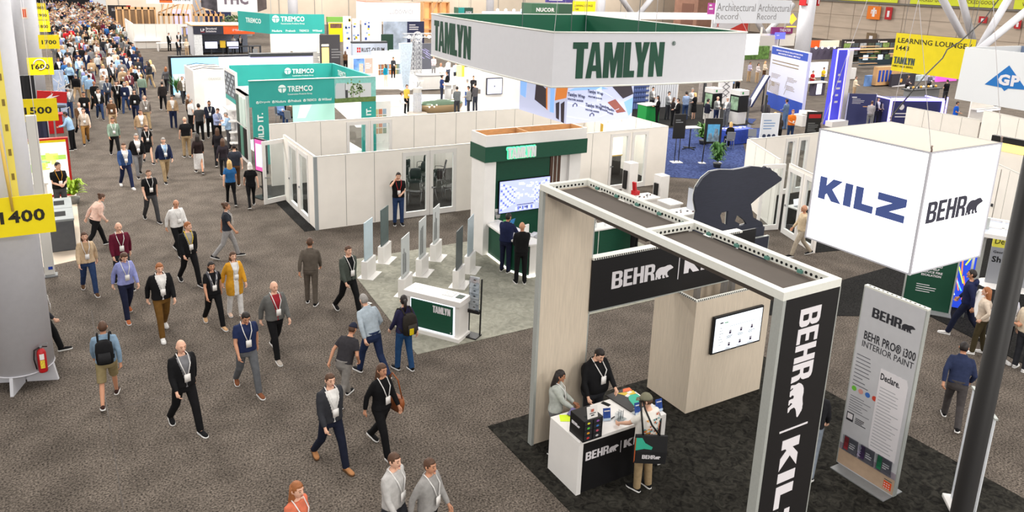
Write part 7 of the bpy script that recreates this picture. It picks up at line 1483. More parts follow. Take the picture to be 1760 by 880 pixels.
local('neon_picture',mb,t); mb = MB(); mb.box(.3,.42,-.02,.12,.03,2.6,ALU); mb.box(-.42,-.3,-.02,.12,.03,2.6,ALU); local('frame',mb,t); mb = MB(); mb.loft([(.62,.1,.013,.35,.5),(.62,.1,.05,.33,.48),(.55,.1,.6,.06,.1)],WHITE,12,5,smooth=False); local('foot',mb,t)
px,py = (23.01,10.84); t = thing('display_stand','grey and yellow lettered stand at the right edge behind the dark pole','display stand',(px,py,0),math.atan2(-.76,.56)); mb = MB(); mb.box(-.2,1.0,0,.12,.05,1.15,S('stand grey',150,152,156)); local('lower_panel',mb,t); mb = MB(); mb.box(-.2,1.0,0,.12,1.15,1.75,S('stand yellow',226,218,80)); local('upper_panel',mb,t); mb = MB(); mb.poly([(0,.14),(.5,1),(1,.14),(.58,.1),(.5,-.02),(.42,.1)],(.1,-.004,1.5),UX,UZ,.6,.24,BLK); mb.text('GP',(.3,-.009,1.54),UX,UZ,.2,.1,S('stand yellow',226,218,80),bold=.05); mb.text('DensGlass',(-.15,-.004,1.25),UX,UZ,.85,.18,BLK,bold=0); mb.text('Georgia-Pacific',(-.15,-.004,.95),UX,UZ,.7,.1,BLK); mb.text('Shield',(-.15,-.004,.7),UX,UZ,.6,.18,BLK,bold=.02); mb.rect((.55,-.003,.6),UX,UZ,.14,.55,YEL); mb.tube([(.3+.08*math.cos(k*.6),-.005,.4+.08*math.sin(k*.6)) for k in range(12)],.012,BLK,5); local('lettering',mb,t); mb = MB(); mb.loft([(.4,.05,.013,.8,.5),(.4,.05,.05,.75,.45)],WHITE,20,3,smooth=False); local('foot',mb,t)
t = thing('skylight_canopy','flat white glazed canopy frame at the right edge below the white partition','canopy',(22,11,2.3)); c = [V((21.35,10.68,2.3)),V((21.83,9.75,2.3)),V((20.4,9.04,2.3)),V((19.86,9.92,2.3))]; mb = MB()
for a,b in ((0,1),(1,2),(2,3),(3,0)): mb.bar(c[a],c[b],.1,.1,WHITE)
mb.bar((c[0]+c[3])/2,(c[1]+c[2])/2,.06,.06,WHITE); mb.bar((c[0]+c[1])/2,(c[2]+c[3])/2,.06,.06,WHITE); part('canopy_frame',mb,t); mb = MB(); mb.hexa([p+V((0,0,-.02)) for p in c]+[p+V((0,0,.0)) for p in c],S('canopy film',206,212,226,rough=.3)); part('canopy_film',mb,t); mb = MB()
for p in c: mb.cyl((p.x,p.y,.013),p,.03,ALU)
part('post',mb,t)
# slim white banner stand and the dark pole close to the camera
p0,p1 = V((12.19,5.72,0)),V((11.65,5.14,0)); ang = math.atan2(p1.y-p0.y,p1.x-p0.x); t = thing('banner_stand','slim white banner stand seen from the side with its silver prop pole, bottom right','banner',p0,ang); mb = MB(); mb.box(0,.95,0,.012,.08,2.1,S('banner back white',226,230,236)); local('banner_cloth',mb,t); mb = MB(); mb.bbox(-.1,1.05,-.1,.12,.013,.09,WHITE,.02); local('base',mb,t)
mb = MB(); mb.cyl((.5,-.06,.06),(.5,-.06,2.1),.014,MGREY); mb.cyl((.5,-.06,.6),(.5,-.06,.66),.026,DGREY); mb.cyl((.5,-.06,1.3),(.5,-.06,1.36),.026,DGREY); local('prop_pole',mb,t); mb = MB(); mb.box(-.02,.97,-.02,.03,2.1,2.13,ALU); local('top_clamp',mb,t)
t = thing('dark_pole','tall dark upright pole close to the camera at the right edge','pole',(4.8,2.17,0)); mb = MB(); mb.cyl((4.8,2.17,.03),(4.8,2.17,8.7),.063,S('pole black',24,22,22,rough=.5),seg=20); part('tube',mb,t); mb = MB(); mb.lathe([(.16,0),(.16,.03),(.07,.05)],(4.8,2.17,0),BLK); part('foot_plate',mb,t)
# black cable across the upper right
c = [(27.72,14.6,8.15),(26.52,14.4,7.33),(25.04,14.2,6.67),(24.07,14,6.47),(23.56,13.8,6.23),(21.48,13,5.87),(16.29,10.5,5.39)]; mb = MB(); mb.tube(c,.02,BLK,6); tag(mb.build('cable'),'black cable running down from the top right to the cube top','cable')
# neon framed booths
NEO = glow('neon violet',150,140,255,3); NVI = glow('panel violet blue',66,66,190,.5)
gx,gy = (41.23,30.33); t = thing('neon_gate','tall violet blue panel with glowing neon edges right of the blue metals banner','exhibit structure',(gx,gy,0)); hh = 4.59; mb = MB(); mb.box(gx-.35,gx+.5,gy,gy+.4,.02,hh,NVI); part('panel',mb,t); mb = MB(); mb.lines((gx-.1,gy-.006,hh*.3),UX,UZ,.4,hh*.45,5,LETW,fill=.3); part('print',mb,t)
mb = MB(); mb.box(gx-.42,gx-.36,gy-.03,gy+.03,.02,hh,NEO); mb.box(gx-.42,gx+1.6,gy-.03,gy+.03,hh,hh+.08,NEO); mb.box(gx+.5,gx+.55,gy-.03,gy+.03,.02,hh*.98,NEO); part('neon_edge',mb,t); mb = MB(); mb.box(gx+.7,gx+1.1,gy,gy+.4,.02,hh,OFFW); part('white_post',mb,t); mb = MB(); mb.box(gx-.8,gx+.7,gy-.6,gy-.1,.02,.35,WHITE); part('plinth',mb,t)
gx,gy = (42.55,29.44); t = thing('info_totem','navy free-standing info board with code-like squares, right of the neon panel','display panel',(gx,gy,0),-.5); mb = MB(); mb.box(-.85,.85,0,.08,.05,2.0,S('board navy',50,54,98)); local('panel',mb,t); mb = MB(); mb.lines((-.6,-.004,1.4),UX,UZ,.8,.35,4,LETW,fill=.25)
mb.rect((-.65,-.004,1.75),UX,UZ,.3,.06,LETW); mb.rect((.1,-.004,1.2),UX,UZ,.65,.05,PLY); local('print',mb,t); mb = MB(); mb.box(-.87,-.85,-.02,.1,.0,2.02,ALU); mb.box(.85,.87,-.02,.1,.0,2.02,ALU); mb.box(-.9,.9,-.25,.3,.0,.04,ALU); local('frame',mb,t)
gx,gy = (45.33,27.63); t = thing('neon_counter','navy front desk with violet neon edges above the cube top','counter',(gx,gy,0),-.35); hh = 1.75; mb = MB(); mb.box(-1.75,1.75,0,1.6,.02,hh,S('desk navy',44,46,96)); local('desk_body',mb,t); mb = MB(); mb.box(-1.8,1.8,-.06,.04,hh-.05,hh+.12,NEO); mb.box(1.7,1.86,-.06,.02,.02,hh,NEO); mb.box(-1.86,-1.72,-.06,.02,.02,hh,NEO); mb.box(-1.8,-1.74,.04,1.6,hh,hh+.07,NEO); mb.box(1.74,1.8,.04,1.6,hh,hh+.07,NEO); local('neon_edge',mb,t); mb = MB(); mb.lines((-1.4,-.006,.7),UX,UZ,1.6,.4,2,LETW,fill=.3); mb.flat(curve_shape('disc',[[(.5+.5*math.cos(k*math.pi/8),.5+.5*math.sin(k*math.pi/8)) for k in range(16)]]),(-1.2,-.006,1.15),UX,UZ,.35,.35,LETW)
for k in range(3): mb.flat(curve_shape('disc',[[(.5+.5*math.cos(k*math.pi/8),.5+.5*math.sin(k*math.pi/8)) for k in range(16)]]),(.7+k*.25,-.006,.7),UX,UZ,.14,.14,S('dot amber',230,170,80))
local('print',mb,t); mb = MB(); mb.box(2.3,2.36,.3,.36,.02,1.9,NEO); mb.box(1.86,2.3,.3,.33,1.2,1.24,ALU); local('side_rail',mb,t)
# black tile booth and its neighbours
a,b = (78.77,58,2.48),(89.21,58,-1.71); o,x0,x1,z0,z1,y = booth_back('black booth wall tiled with small lawn and house pictures under the far wall',a,b,S('booth black',40,36,40)); mb = MB(); q = random.Random(12); w = x1-x0
for i in range(7):
    for j in range(3): mb.rect((x0+.2+i*w/7.2,y,z1-1.0-j*.75),UX,UZ,w/8.6,.55,S('tile picture %d' % ((i+j) % 5),*((110,140,80),(70,84,96),(150,160,170),(56,66,60),(90,120,130))[(i+j) % 5],noise=.5,scale=2))
part('tile_pictures',mb,o); mb = MB()
for x in (x0+.6,x0+w*.65): mb.rect((x,y,z1-.42),UX,UZ,1.4,.16,LETW); mb.poly([(0,1),(1,1),(.5,0)],(x-.4,y,z1-.45),UX,UZ,.3,.26,LETW)
part('lettering',mb,o); mb = MB(); mb.box(x0,x1,57.2,58,1.3,1.4,PLY); mb.box(x0,x1,57.2,58,.55,.62,DGREY); part('shelves',mb,o)
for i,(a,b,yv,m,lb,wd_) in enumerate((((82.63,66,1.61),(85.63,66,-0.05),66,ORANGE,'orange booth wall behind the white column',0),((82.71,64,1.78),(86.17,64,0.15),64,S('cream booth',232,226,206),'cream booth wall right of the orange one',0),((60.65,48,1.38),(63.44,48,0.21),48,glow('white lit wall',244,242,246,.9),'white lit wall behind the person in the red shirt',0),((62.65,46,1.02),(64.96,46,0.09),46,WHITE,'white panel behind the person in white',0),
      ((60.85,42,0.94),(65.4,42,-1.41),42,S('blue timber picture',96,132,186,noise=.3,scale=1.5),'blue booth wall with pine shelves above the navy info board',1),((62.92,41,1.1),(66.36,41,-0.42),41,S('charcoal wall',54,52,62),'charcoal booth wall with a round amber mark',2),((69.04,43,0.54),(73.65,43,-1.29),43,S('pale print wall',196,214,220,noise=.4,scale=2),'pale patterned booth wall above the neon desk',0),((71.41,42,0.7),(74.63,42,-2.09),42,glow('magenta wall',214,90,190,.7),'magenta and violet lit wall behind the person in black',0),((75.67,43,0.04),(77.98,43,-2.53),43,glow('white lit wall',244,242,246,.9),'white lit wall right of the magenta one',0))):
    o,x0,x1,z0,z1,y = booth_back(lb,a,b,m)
    if wd_ == 1: mb = MB(); mb.box(x0+.8,x1-.4,yv-.4,yv,.1,1.7,PLY); part('pine_shelf',mb,o); mb = MB(); [mb.box(x0+1+k*.5,x0+1.3+k*.5,yv-.42,yv-.4,.4,1.4,BLUE) for k in range(4)]; part('blue_samples',mb,o)
    if wd_ == 2: mb = MB(); mb.rect((x0+.2,y,z1-1.2),(1,0,.06),UZ,2.2,.16,LETW); mb.flat(curve_shape('disc',[[(.5+.5*math.cos(k*math.pi/8),.5+.5*math.sin(k*math.pi/8)) for k in range(16)]]),(x0+1.2,y,z1-.75),UX,UZ,.35,.35,S('dot amber',230,170,80)); part('print',mb,o)
t = thing('desk','white high desk before the white lit wall and the person in red','desk',(49.93,38.3)); px,py = (51.28,39.37); t.location = (px,py,0); mb = MB(); mb.box(px-1.2,px+1.0,py,py+.6,1.0,1.08,OFFW); part('desk_top',mb,t); mb = MB(); mb.box(px-.4,px+.9,py+.1,py+.5,0,1.0,S('desk dark',70,64,80)); mb.box(px-.1,px+.5,py+.09,py+.1,.1,.95,glow('lit poster',226,226,246,.9)); part('desk_body',mb,t)
t = thing('bench_table','long white table with small plants and glasses above the neon desk','table',(58.38,35)); px,py = (57.15,34.23); t.location = (px,py,0); mb = MB(); mb.box(px-2,px+2,py,py+.8,.95,1.02,DGREY); part('table_top',mb,t); mb = MB(); mb.box(px-1.8,px+1.8,py+.1,py+.7,0,.95,MGREY); part('table_body',mb,t); mb = MB(); q = random.Random(3)
for k in range(12): mb.ball((px-1.8+k*.32,py+.4,1.12),.1,(WHITE,DGREY,S('dot amber',230,170,80))[k % 3],8,5)
part('table_ware',mb,t)
t = thing('wall_shelving','white wall shelf with glasses below the white triangle sign','shelf',(29,17,0)); a = (51.93,26.8,1); px,py = a[0],a[1]; t.location = (px,py,0); mb = MB(); mb.box(px-1.2,px+1.4,py,py+.5,.95,1.02,WHITE); mb.box(px-1.2,px+1.4,py+.5,py+.6,0,2.2,OFFW); part('shelf_board',mb,t); mb = MB(); mb.box(px-1.2,px+1.4,py+.02,py+.1,.85,.93,glow('cool strip',236,240,255,1.5)); part('light_strip',mb,t)
# blue carpet area: easel, high table, ferns, signs
fern('potted_fern','large green fern beside the blue draped table',(29.19,29.05),.5,.95,True,DGREY,(78,122,52),110,4)
fern('potted_fern','large green fern on the blue carpet in front of the picture easel',(26.03,24.88),.42,1.0,True,DGREY,(70,116,54),110,5)
px,py = (26.29,25.51); t = thing('picture_easel','black easel with a blue tower picture on the blue carpet','easel',(px,py,0)); ez = -.35; t.rotation_euler.z = ez; hh = 2.1
mb = MB(); mb.box(-.42,.42,.1,.16,.95,2.15,BLK); local('board',mb,t); mb = MB(); mb.rect((-.3,.096,1.05),UX,UZ,.6,.82,S('easel sky',90,170,220,noise=.1)); mb.poly([(.0,0),(.15,.55),(.35,.6),(.5,.2),(.62,.9),(.85,.85),(.95,.4),(1,.5),(1,0)],(-.3,.09,1.05),UX,UZ,.6,.7,S('easel tower',120,140,160,noise=.4,scale=8)); mb.rect((-.3,.092,1.05),UX,UZ,.6,.06,LETW); local('picture',mb,t)
for x in (-.4,.4): mb = MB(); mb.cyl((x,.12,0.02),(x*.9,.14,1.0),.025,BLK); mb.box(x-.15,x+.15,.0,.25,.013,.04,WHITE); local('leg',mb,t)
px,py = (24.9,26.33); t = thing('sign_stand','black banner sign on two thin posts at the edge of the blue carpet','sign stand',(px,py,0),-.3); mb = MB(); mb.box(-.3,.3,.03,.08,1.15,2.3,BLK); local('board',mb,t); mb = MB(); mb.lines((-.22,.026,1.9),UX,UZ,.4,.2,2,MGREY); local('print',mb,t)
for x in (-.1,.1): mb = MB(); mb.cyl((x,.05,.04),(x,.05,1.2),.02,BLK); local('post',mb,t)
mb = MB(); mb.box(-.25,.25,-.15,.25,.013,.04,WHITE); local('foot_plate',mb,t)
px,py = (27.65,28.45); t = thing('high_table','high table with a white top on one black leg, on the blue carpet','table',(px,py,0)); mb = MB(); mb.obox((px,py,1.12),(.9,.55,.04),-.2,S('top speckled',206,202,196,noise=.1)); part('table_top',mb,t); mb = MB(); mb.cyl((px,py,.03),(px,py,1.1),.03,BLK); mb.tube([(px-.45,py,.03),(px,py,.09),(px+.45,py,.03)],.03,BLK); mb.tube([(px,py-.4,.03),(px,py,.09),(px,py+.4,.03)],.03,BLK); part('pedestal',mb,t)
px,py = (31.12,28.77); t = thing('draped_table','table under a royal blue cloth behind the picture easel','table',(px,py,0)); mb = MB(); mb.loft([(px,py,.03,1.15,.5),(px,py,.5,1.08,.45),(px,py,.76,1.05,.42),(px,py,.77,1.0,.4)],S('cloth royal blue',40,70,170,noise=.15),40,8,smooth=False); part('table_cloth',mb,t); mb = MB(); q = random.Random(6)
for k in range(8): mb.obox((px-.8+k*.22,py+q.uniform(-.2,.2),.79),(.18,.14,.03),q.random(),WHITE)
part('papers',mb,t)
def plain_chair(loc,rz,label):
    t = thing('grey_chair',label,'chair',loc,rz); G = S('chair grey',130,132,138); mb = MB(); mb.loft([(0,0,.43,.21,.21),(0,0,.47,.22,.22)],G,12,4); local('seat',mb,t); mb = MB(); mb.obox((0,-.22,.7),(.42,.04,.4),0,G,R(8)); local('backrest',mb,t)
    for s in (-1,1):
        for k in (-1,1): mb = MB(); mb.cyl((s*.19,k*.2,.013),(s*.18,k*.17,.44),.015,MGREY,seg=6); local('leg',mb,t)
plain_chair((31.92,28.78),1.2,'grey plastic chair to the right of the seated person at the table'); plain_chair((31.28,27.62),2.5,'grey plastic chair nearest the white back wall')
px,py = (30.93,26.29); t = thing('notice_stand','white info board with three dark round icons behind the white back wall','sign',(px,py,0),-.3); mb = MB(); mb.box(-.5,.5,0,.08,.4,2.0,S('info board',226,230,238)); local('board',mb,t); mb = MB(); mb.lines((-.38,-.004,1.2),UX,UZ,.7,.55,4,S('info print',130,160,200),fill=.4)
for k in range(3): mb.flat(curve_shape('disc',[[(.5+.5*math.cos(k2*math.pi/8),.5+.5*math.sin(k2*math.pi/8)) for k2 in range(16)]]),(-.38+k*.27,-.004,.75),UX,UZ,.2,.2,S('icon dark',50,60,90))
local('print',mb,t); mb = MB(); mb.box(-.4,.4,-.2,.25,.013,.04,DGREY); mb.box(-.03,.03,.08,.12,.04,1.0,DGREY); local('foot',mb,t)
px,py = (33.63,25.8); t = thing('notice_stand','black notice board with a red header behind the white back wall, by the cube','sign',(px,py,0),-.3); mb = MB(); mb.box(-.42,.42,0,.08,.4,2.0,BLK); local('board',mb,t); mb = MB(); mb.rect((-.35,-.004,1.68),UX,UZ,.7,.2,RED); mb.lines((-.35,-.004,1.0),UX,UZ,.65,.5,5,MGREY,fill=.3); local('print',mb,t); mb = MB(); mb.box(-.4,.4,-.2,.25,.013,.04,DGREY); mb.box(-.03,.03,.08,.12,.04,1.0,DGREY); local('foot',mb,t)
px,py = (32.49,28.08); t = thing('lamp_post','slim dark upright post left of the white info board','post',(px,py,0)); mb = MB(); mb.cyl((px,py,.03),(px,py,2.6),.07,BLK); part('tube',mb,t); mb = MB(); mb.lathe([(.3,.013),(.3,.04)],(px,py,0),BLK); part('foot_plate',mb,t)
px,py = (32.32,25.74); t = thing('side_table','white cluttered table between the orange shirt and the black notice board','table',(px,py,0)); mb = MB(); mb.box(px-.9,px+.9,py-.3,py+.3,.72,.76,WHITE); part('table_top',mb,t)
for s in (-.8,.8): mb = MB(); mb.box(px+s-.03,px+s+.03,py-.25,py+.25,.013,.72,MGREY); part('leg',mb,t)
mb = MB(); q = random.Random(8)
for k in range(7): mb.obox((px-.7+k*.22,py+q.uniform(-.15,.15),.78),(.15,.12,.04),q.random(),WHITE)
tag(mb.build('paper_stack'),'papers on the cluttered white table by the orange shirt','paper')
px,py = (39.75,30.86); t = thing('low_plinth','white angular plinth at the foot of the neon panel','plinth',(px,py,0)); mb = MB(); mb.box(px-1.0,px+.6,py-.3,py+.4,.013,.7,WHITE); part('plinth_body',mb,t); mb = MB(); mb.obox((px-.2,py,.8),(1.2,.5,.2),.1,OFFW,0,.1); part('plinth_top',mb,t)
# small card on the aisle carpet
p = (6.43,17.46); mb = MB(); mb.obox((p[0],p[1],.006),(.16,.12,.004),.4,WHITE); mb.obox((p[0],p[1],.009),(.07,.07,.002),.4,MGREY); tag(mb.build('floor_card'),'small white card on the carpet left of the kiosk','card')

# more booths crowded below the far wall
for a,b,m,lb,kind in (((68.14,50,-0.19),(71.22,50,-3.28),BLK,'black booth cabinet right of the neon panel',1),((73.45,52,-0.24),(76.48,52,-3.86),S('umber wall',96,78,66),'umber booth wall between the black cabinet and the blue one',2),((84.85,56,0.98),(87.31,56,-1.55),S('sand wall',206,170,130),'sand coloured booth wall at the left edge of the yellow lounge sign',0),((76.76,54,0.82),(82.65,54,-1.15),S('petrol wall',44,62,74),'petrol booth wall with pale screens below the tiled booth',3),
    ((75.98,60,1.4),(82.32,60,-0.49),S('plum grey wall',92,84,104),'plum grey booth wall with spot lamps behind the neon panel',4),((65.34,36,-0.15),(70.25,36,-2.94),OFFW,'white booth wall right of the person in the bright blue shirt',0),((97.78,62,-0.17),(105.28,62,-3.35),S('night booth',60,58,66),'dark booth wall behind the yellow lounge sign',3),((45.64,54,0.46),(55.99,54,-1.53),OFFW,'white booth wall behind the ribbed cladding',0),
    ((76.02,70,1.91),(81.29,70,0.23),S('grey booth',190,186,184),'grey booth wall above the hedge wall',0),((63.01,33,-0.38),(70.29,33,-2.4),S('booth black',40,36,40),'dark booth wall under the white triangle sign',3)):
    o,x0,x1,z0,z1,y = booth_back(lb,a,b,m)
    if kind: mb = MB()
    if kind == 1: [mb.box(x0+.2+k*.8,x0+.8+k*.8,y-.01,y,1.2,1.9,(WHITE,MGREY,BLUE)[k % 3]) for k in range(2)]; mb.box(x0,x1,y-.5,y,.9,.96,DGREY); part('shelf',mb,o)
    if kind == 2: [mb.box(x0+.1,x1-.1,y-.3,y,.5+k*.6,.56+k*.6,PLY) for k in range(4)]; part('shelf',mb,o)
    if kind == 3: [mb.rect((x0+.3+k*1.3,y,max(.6,z1-1.3-.3*(k % 2))),UX,UZ,.9,.55,(glow('far pale screen',196,208,220,.8),S('lawn tile',96,124,84,noise=.4,scale=3))[k % 2]) for k in range(max(1,int((x1-x0-.6)/1.3)))]; part('screens',mb,o)
    if kind == 4: [mb.ball((x0+.5+k*1.1,y-.2,z1),.14,glow('lamp white',255,252,244,2),8,6) for k in range(4)]; part('lamps',mb,o)
a,b = (71.23,60,5.31),(72.88,60,3.65); t = thing('hanging_sign','small grey sign with an amber diamond, left of the white column','sign',(a[0],60,b[2])); mb = MB(); mb.box(a[0]-.1,b[0]+.1,60,60.2,b[2],a[2],S('sign grey',150,142,136)); part('sign_board',mb,t); mb = MB(); mb.poly([(0,.5),(.5,1),(1,.5),(.5,0)],(a[0]+.05,59.99,b[2]+.35),UX,UZ,b[0]-a[0]-.1,a[2]-b[2]-.4,glow('amber diamond',250,190,60,1)); mb.rect((a[0],59.99,b[2]+.08),UX,UZ,b[0]-a[0],.12,glow('amber diamond',250,190,60,1)); part('diamond_mark',mb,t); wires(t,[((a[0]+b[0])/2,60.1,a[2])])

# ------------------------------------------------------------------ the visitors, nearest first
W,WR = dict(legs='walkL',l='back',r='fwd'),dict(legs='walkR',l='fwd',r='back')
def Q(loc,h,head,label,sty='',top='grey',bot='black',hair='dark',skin=0,shoe='black',inner='white',sole='white',lan='white',**p):
    """sty: short words for cut and hair, e.g. 'jacket short walkL'"""
    for w in sty.split():
        if w in ('jacket','coat','cardigan','sweater','tee','polo','hoodie','collar'): p['cut'] = w
        elif w in ('walkL','walkR'): p.update(W if w == 'walkL' else WR)
        elif w in STRIDES: p['legs'] = w
        elif w in ('bald','long','bob','pony','bun','curly','short','fringe'): p['hairstyle'] = w
        elif w in ('wide','slim','shorts','skirt','dress'): p['bottom'] = w
        elif w == 'fem': p['fem'] = True
        elif w == 'nobadge': p['badge'] = 0
    q = dict(p); q['top'] = q.pop('cut','shirt'); q['hair'] = q.pop('hairstyle','short'); g = q.pop('group',None)
    if q.get('r') is None: q.pop('r',None)
    return dress(loc,h,head,label,q,top,bot,hair,skin,shoe,inner,sole,lan,g)
# behind and before the paint counter
Q((7.1,9.97),1.62,128,'person in a pale grey cardigan reading behind the left end of the counter','sweater long fem slim',(178,182,176),'grey',skin=2,hpitch=12,l=(.12,.34,1.02),r=(.1,.34,1.02),legs='stand')
Q((7.98,10.04),1.86,178,'person in a black jacket with a white lanyard behind the white counter','collar','black','charcoal',skin=0,build=1.34,hpitch=26,l=(.1,.5,1.02),r=(.3,.26,.98),zb=1.2)
cg = Q((7.83,8.41),1.76,-8,'person in a grey flat cap and white patterned shirt standing in front of the counter','tee fringe nobadge',S('shirt white triangles',236,232,224),'khaki','brown',0,hpitch=8,hyaw=35,l='table',r='down',legs='stand',cap=(126,124,104),glasses=True,build=1.08)
q = random.Random(21); mb = MB()      # printed triangles on the shirt, each a small raised patch following the torso
def torso_hit(px,z,s):
    r_ = [r for r in torso_rings(dict(build=1.08),.036)]
    for a,b in zip(r_,r_[1:]):
        if a[2] <= z <= b[2]:
            f = (z-a[2])/(b[2]-a[2]); rx,ry = a[3]+(b[3]-a[3])*f,a[4]+(b[4]-a[4])*f
            if abs(px) < rx*.93: return V((px,s*ry*(1-abs(px/rx)**2.5)**(1/2.5)+.003*s+a[1],z))
    return None
for k in range(64):
    z = q.uniform(.9,1.42); x = q.uniform(-.19,.19); h = torso_hit(x,z,-1)
    if h is None: continue
    a0 = q.random()*6.28; pts = [torso_hit(x+.022*math.cos(a0+j*2.09),z+.022*math.sin(a0+j*2.09),-1) for j in range(3)]
    if None in pts: continue
    m = (S('motif amber',230,160,60),S('motif black',40,40,44),S('motif rust',190,90,50),S('motif teal',60,140,150))[k % 4]
    vv = [mb.bm.verts.new(c) for c in pts]+[mb.bm.verts.new(c+V((0,.006,0))) for c in pts]
    mb.face(vv[:3],m); mb.face(vv[5:2:-1],m)
    for j in range(3): mb.face([vv[j],vv[(j+1) % 3],vv[3+(j+1) % 3],vv[3+j]],m)
local('shirt_print',mb,cg)
tb = thing('tote_bag','black tote bag with a teal swirl hanging on the cap wearer by the counter','bag',at_person(cg,(-.16,-.24,.7)),-.55); tb.scale = (1.12,)*3
mb = MB(); mb.loft([(0,0,0,.23,.035),(0,0,.2,.235,.05),(0,0,.44,.23,.02)],S('bag cloth black',30,30,32,rough=.7),24,8,smooth=False); local('bag_body',mb,tb)
mb = MB(); mb.tube([(-.12,-.0,.44),(-.14,.02,.6),(-.16,.12,.8),(-.15,.26,.86),(-.14,.32,.7)],.014,BLK,6); mb.tube([(.12,.0,.44),(.0,.03,.58),(-.1,.1,.78),(-.13,.26,.87)],.014,BLK,6); local('strap',mb,tb)
mb = MB(); mb.poly([(0,.0),(0,1),(.35,1),(.55,.6),(1,.3),(.95,.1),(.5,.15)],(-.22,-.052,.22),UX,UZ,.24,.2,S('swirl teal',60,180,150)); mb.poly([(0,0),(.4,.1),(.4,1),(0,1)],(-.235,-.054,.02),UX,UZ,.03,.4,S('swirl rust',190,90,40)); behr(mb,(-.12,-.053,.09),UX,UZ,.06,LETW); local('bag_print',mb,tb)
# by the green tower
Q((10.69,17.87),1.74,55,'person in a navy suit leaning on the tower counter','jacket nobadge',(30,36,66),(28,32,54),skin=1,l='table',r='table',lean=6,hyaw=-15,glasses=True)
Q((10.63,16.94),1.76,20,'person in a black suit seen from behind at the tower counter','jacket bald nobadge','black','black',skin=1,l='belly',r='table')
Q((13.55,18.5),1.7,185,'person in black bending over the second green counter','tee fem bun','black','black',skin=0,lean=24,l='table',r='table',hpitch=30)
Q((14.7,17.05),1.74,-30,'person in a grey jumper and black trousers leaning at the second green counter','sweater nobadge',(104,106,110),'black',skin=1,lean=14,l='table',r='table')
Q((9.6,23.11),1.82,195,'person in a black tee and jeans on the phone by the glazed white wall doors','tee','black','jeans','dark',0,l='belly',r='ear',beard=False,lan=(196,60,60),hpitch=6,build=1.06)
# the aisle, from the front of the picture backwards
Q((3.62,8.91,1.76)[:2],1.76,150,'person in a pale grey shirt cut off by the bottom edge, left one of two','walkL',(184,182,180),'charcoal','brown')
Q((4.04,8.64,1.68)[:2],1.7,150,'person in a grey shirt cut off by the bottom edge, right one of two','walkR',(150,148,146),'black','brown',1)
Q((2.27,8.96,1.7)[:2],1.72,150,'person in an orange top cut off by the bottom edge','walkL fem long',(206,112,84),'black','red',0)
Q((3.51,11.4),1.8,170,'person in a charcoal blazer and navy trousers with a tan shoe, bottom centre','jacket walkL','charcoal',(28,32,48),'brown',0,shoe=(170,120,80),sole='brown')
b21 = Q((4.41,11.39),1.76,160,'person in black with a brown shoulder bag, right of the charcoal blazer','walkR long fem','black','black','brown',1,l='carry')
mb = MB(); o = at_person(b21,(-.3,.06,.85)); t = thing('shoulder_bag','brown shoulder bag of the person in black at bottom centre','bag',o,b21.rotation_euler.z); mb.loft([(0,0,-.14,.06,.14),(0,0,.02,.07,.17),(0,0,.14,.05,.15)],S('leather brown',140,78,40,rough=.5,noise=.1),16,4); local('bag_body',mb,t); mb = MB(); mb.tube([(0,-.14,.12),(.06,-.1,.5),(.1,.0,.62),(.06,.1,.5),(0,.14,.12)],.014,S('leather brown',140,78,40,rough=.5,noise=.1),6); local('strap',mb,t)
Q((1.54,13.64),1.84,165,'person in a black jacket and black trousers with white soled shoes, lower left','jacket bald walkL','black','black','red',0,inner=(120,120,124))
bp1 = Q((0.41,15.3),1.72,5,'person with a black backpack, pale blue shirt and khaki shorts walking away','walkR shorts short',(126,150,172),(140,126,92),'brown',1,shoe=(60,40,36),badge=0)
backpack(bp1,'black backpack on the person in the pale blue shirt',(24,24,26))
Q((2.82,14.5),1.82,175,'person in a navy tee and grey trousers looking at a phone','tee walkL',(34,44,78),(96,98,102),'dark',1,shoe=(120,74,50),l='phone',r='phone',hpitch=22)
pr = Q((5.22,13.99),1.84,-12,'person in a light grey shirt and navy jeans bending forward, seen from behind','walkL nobadge',(168,180,190),(36,48,78),'grey',0,lean=22)
bp2 = Q((5.9,13.92),1.7,-10,'person in a dark plaid shirt and blue jeans wearing a backpack','walkR pony fem nobadge wide',(44,42,70),(40,74,116),'dark',0,hyaw=-20)
backpack(bp2,'dark backpack with a yellow patch on the person in the plaid shirt',(46,42,38),(226,200,30))
Q((4.37,13.26),1.66,55,'person in a dark cap and grey trousers leaning forward, left of the light grey shirt','tee walkL nobadge',(52,50,54),(128,124,120),'brown',1,lean=26,cap=(40,44,60),l='low',r='low')
Q((3.68,15.71),1.8,168,'person in a grey blazer with a red tie and black trousers','jacket bald walkR',(98,98,96),'black','red',0,inner=(150,40,50),shoe=(170,160,150))
Q((5.16,18.08),1.76,25,'person in brown with wide trousers walking away from the camera','walkL wide nobadge',(96,88,80),(92,84,76),'brown',1)
Q((5.81,17.14),1.82,165,'person in a grey green jacket and black trousers beside the pale blue sample panel','jacket walkL',(72,78,72),'black','brown',0,inner='black',r='back')
Q((1.7,17.86),1.82,172,'person in a black blazer with brown trousers and white shoes','jacket walkR','black',(104,74,34),'red',0,shoe='white',l='pocket',r='pocket',hpitch=10)
Q((2.79,17.83),1.66,172,'person with a dark scarf and black clothes beside the mustard cardigan','tee walkL long fem','black','black','dark',1,scarf=(80,80,86),shoe=(200,160,120),l='belly',badge=1)
Q((3.34,18.17),1.66,170,'person in a mustard cardigan over white clothes','cardigan walkR long fem wide','mustard','white','brown',0,shoe=(220,190,170))
Q((1.09,19.2),1.74,168,'person in a lilac blue shirt and navy trousers looking down','walkR bob fem','lilac',(30,34,56),'brown',0,hpitch=24,l='belly',r='belly',shoe=(170,96,60))
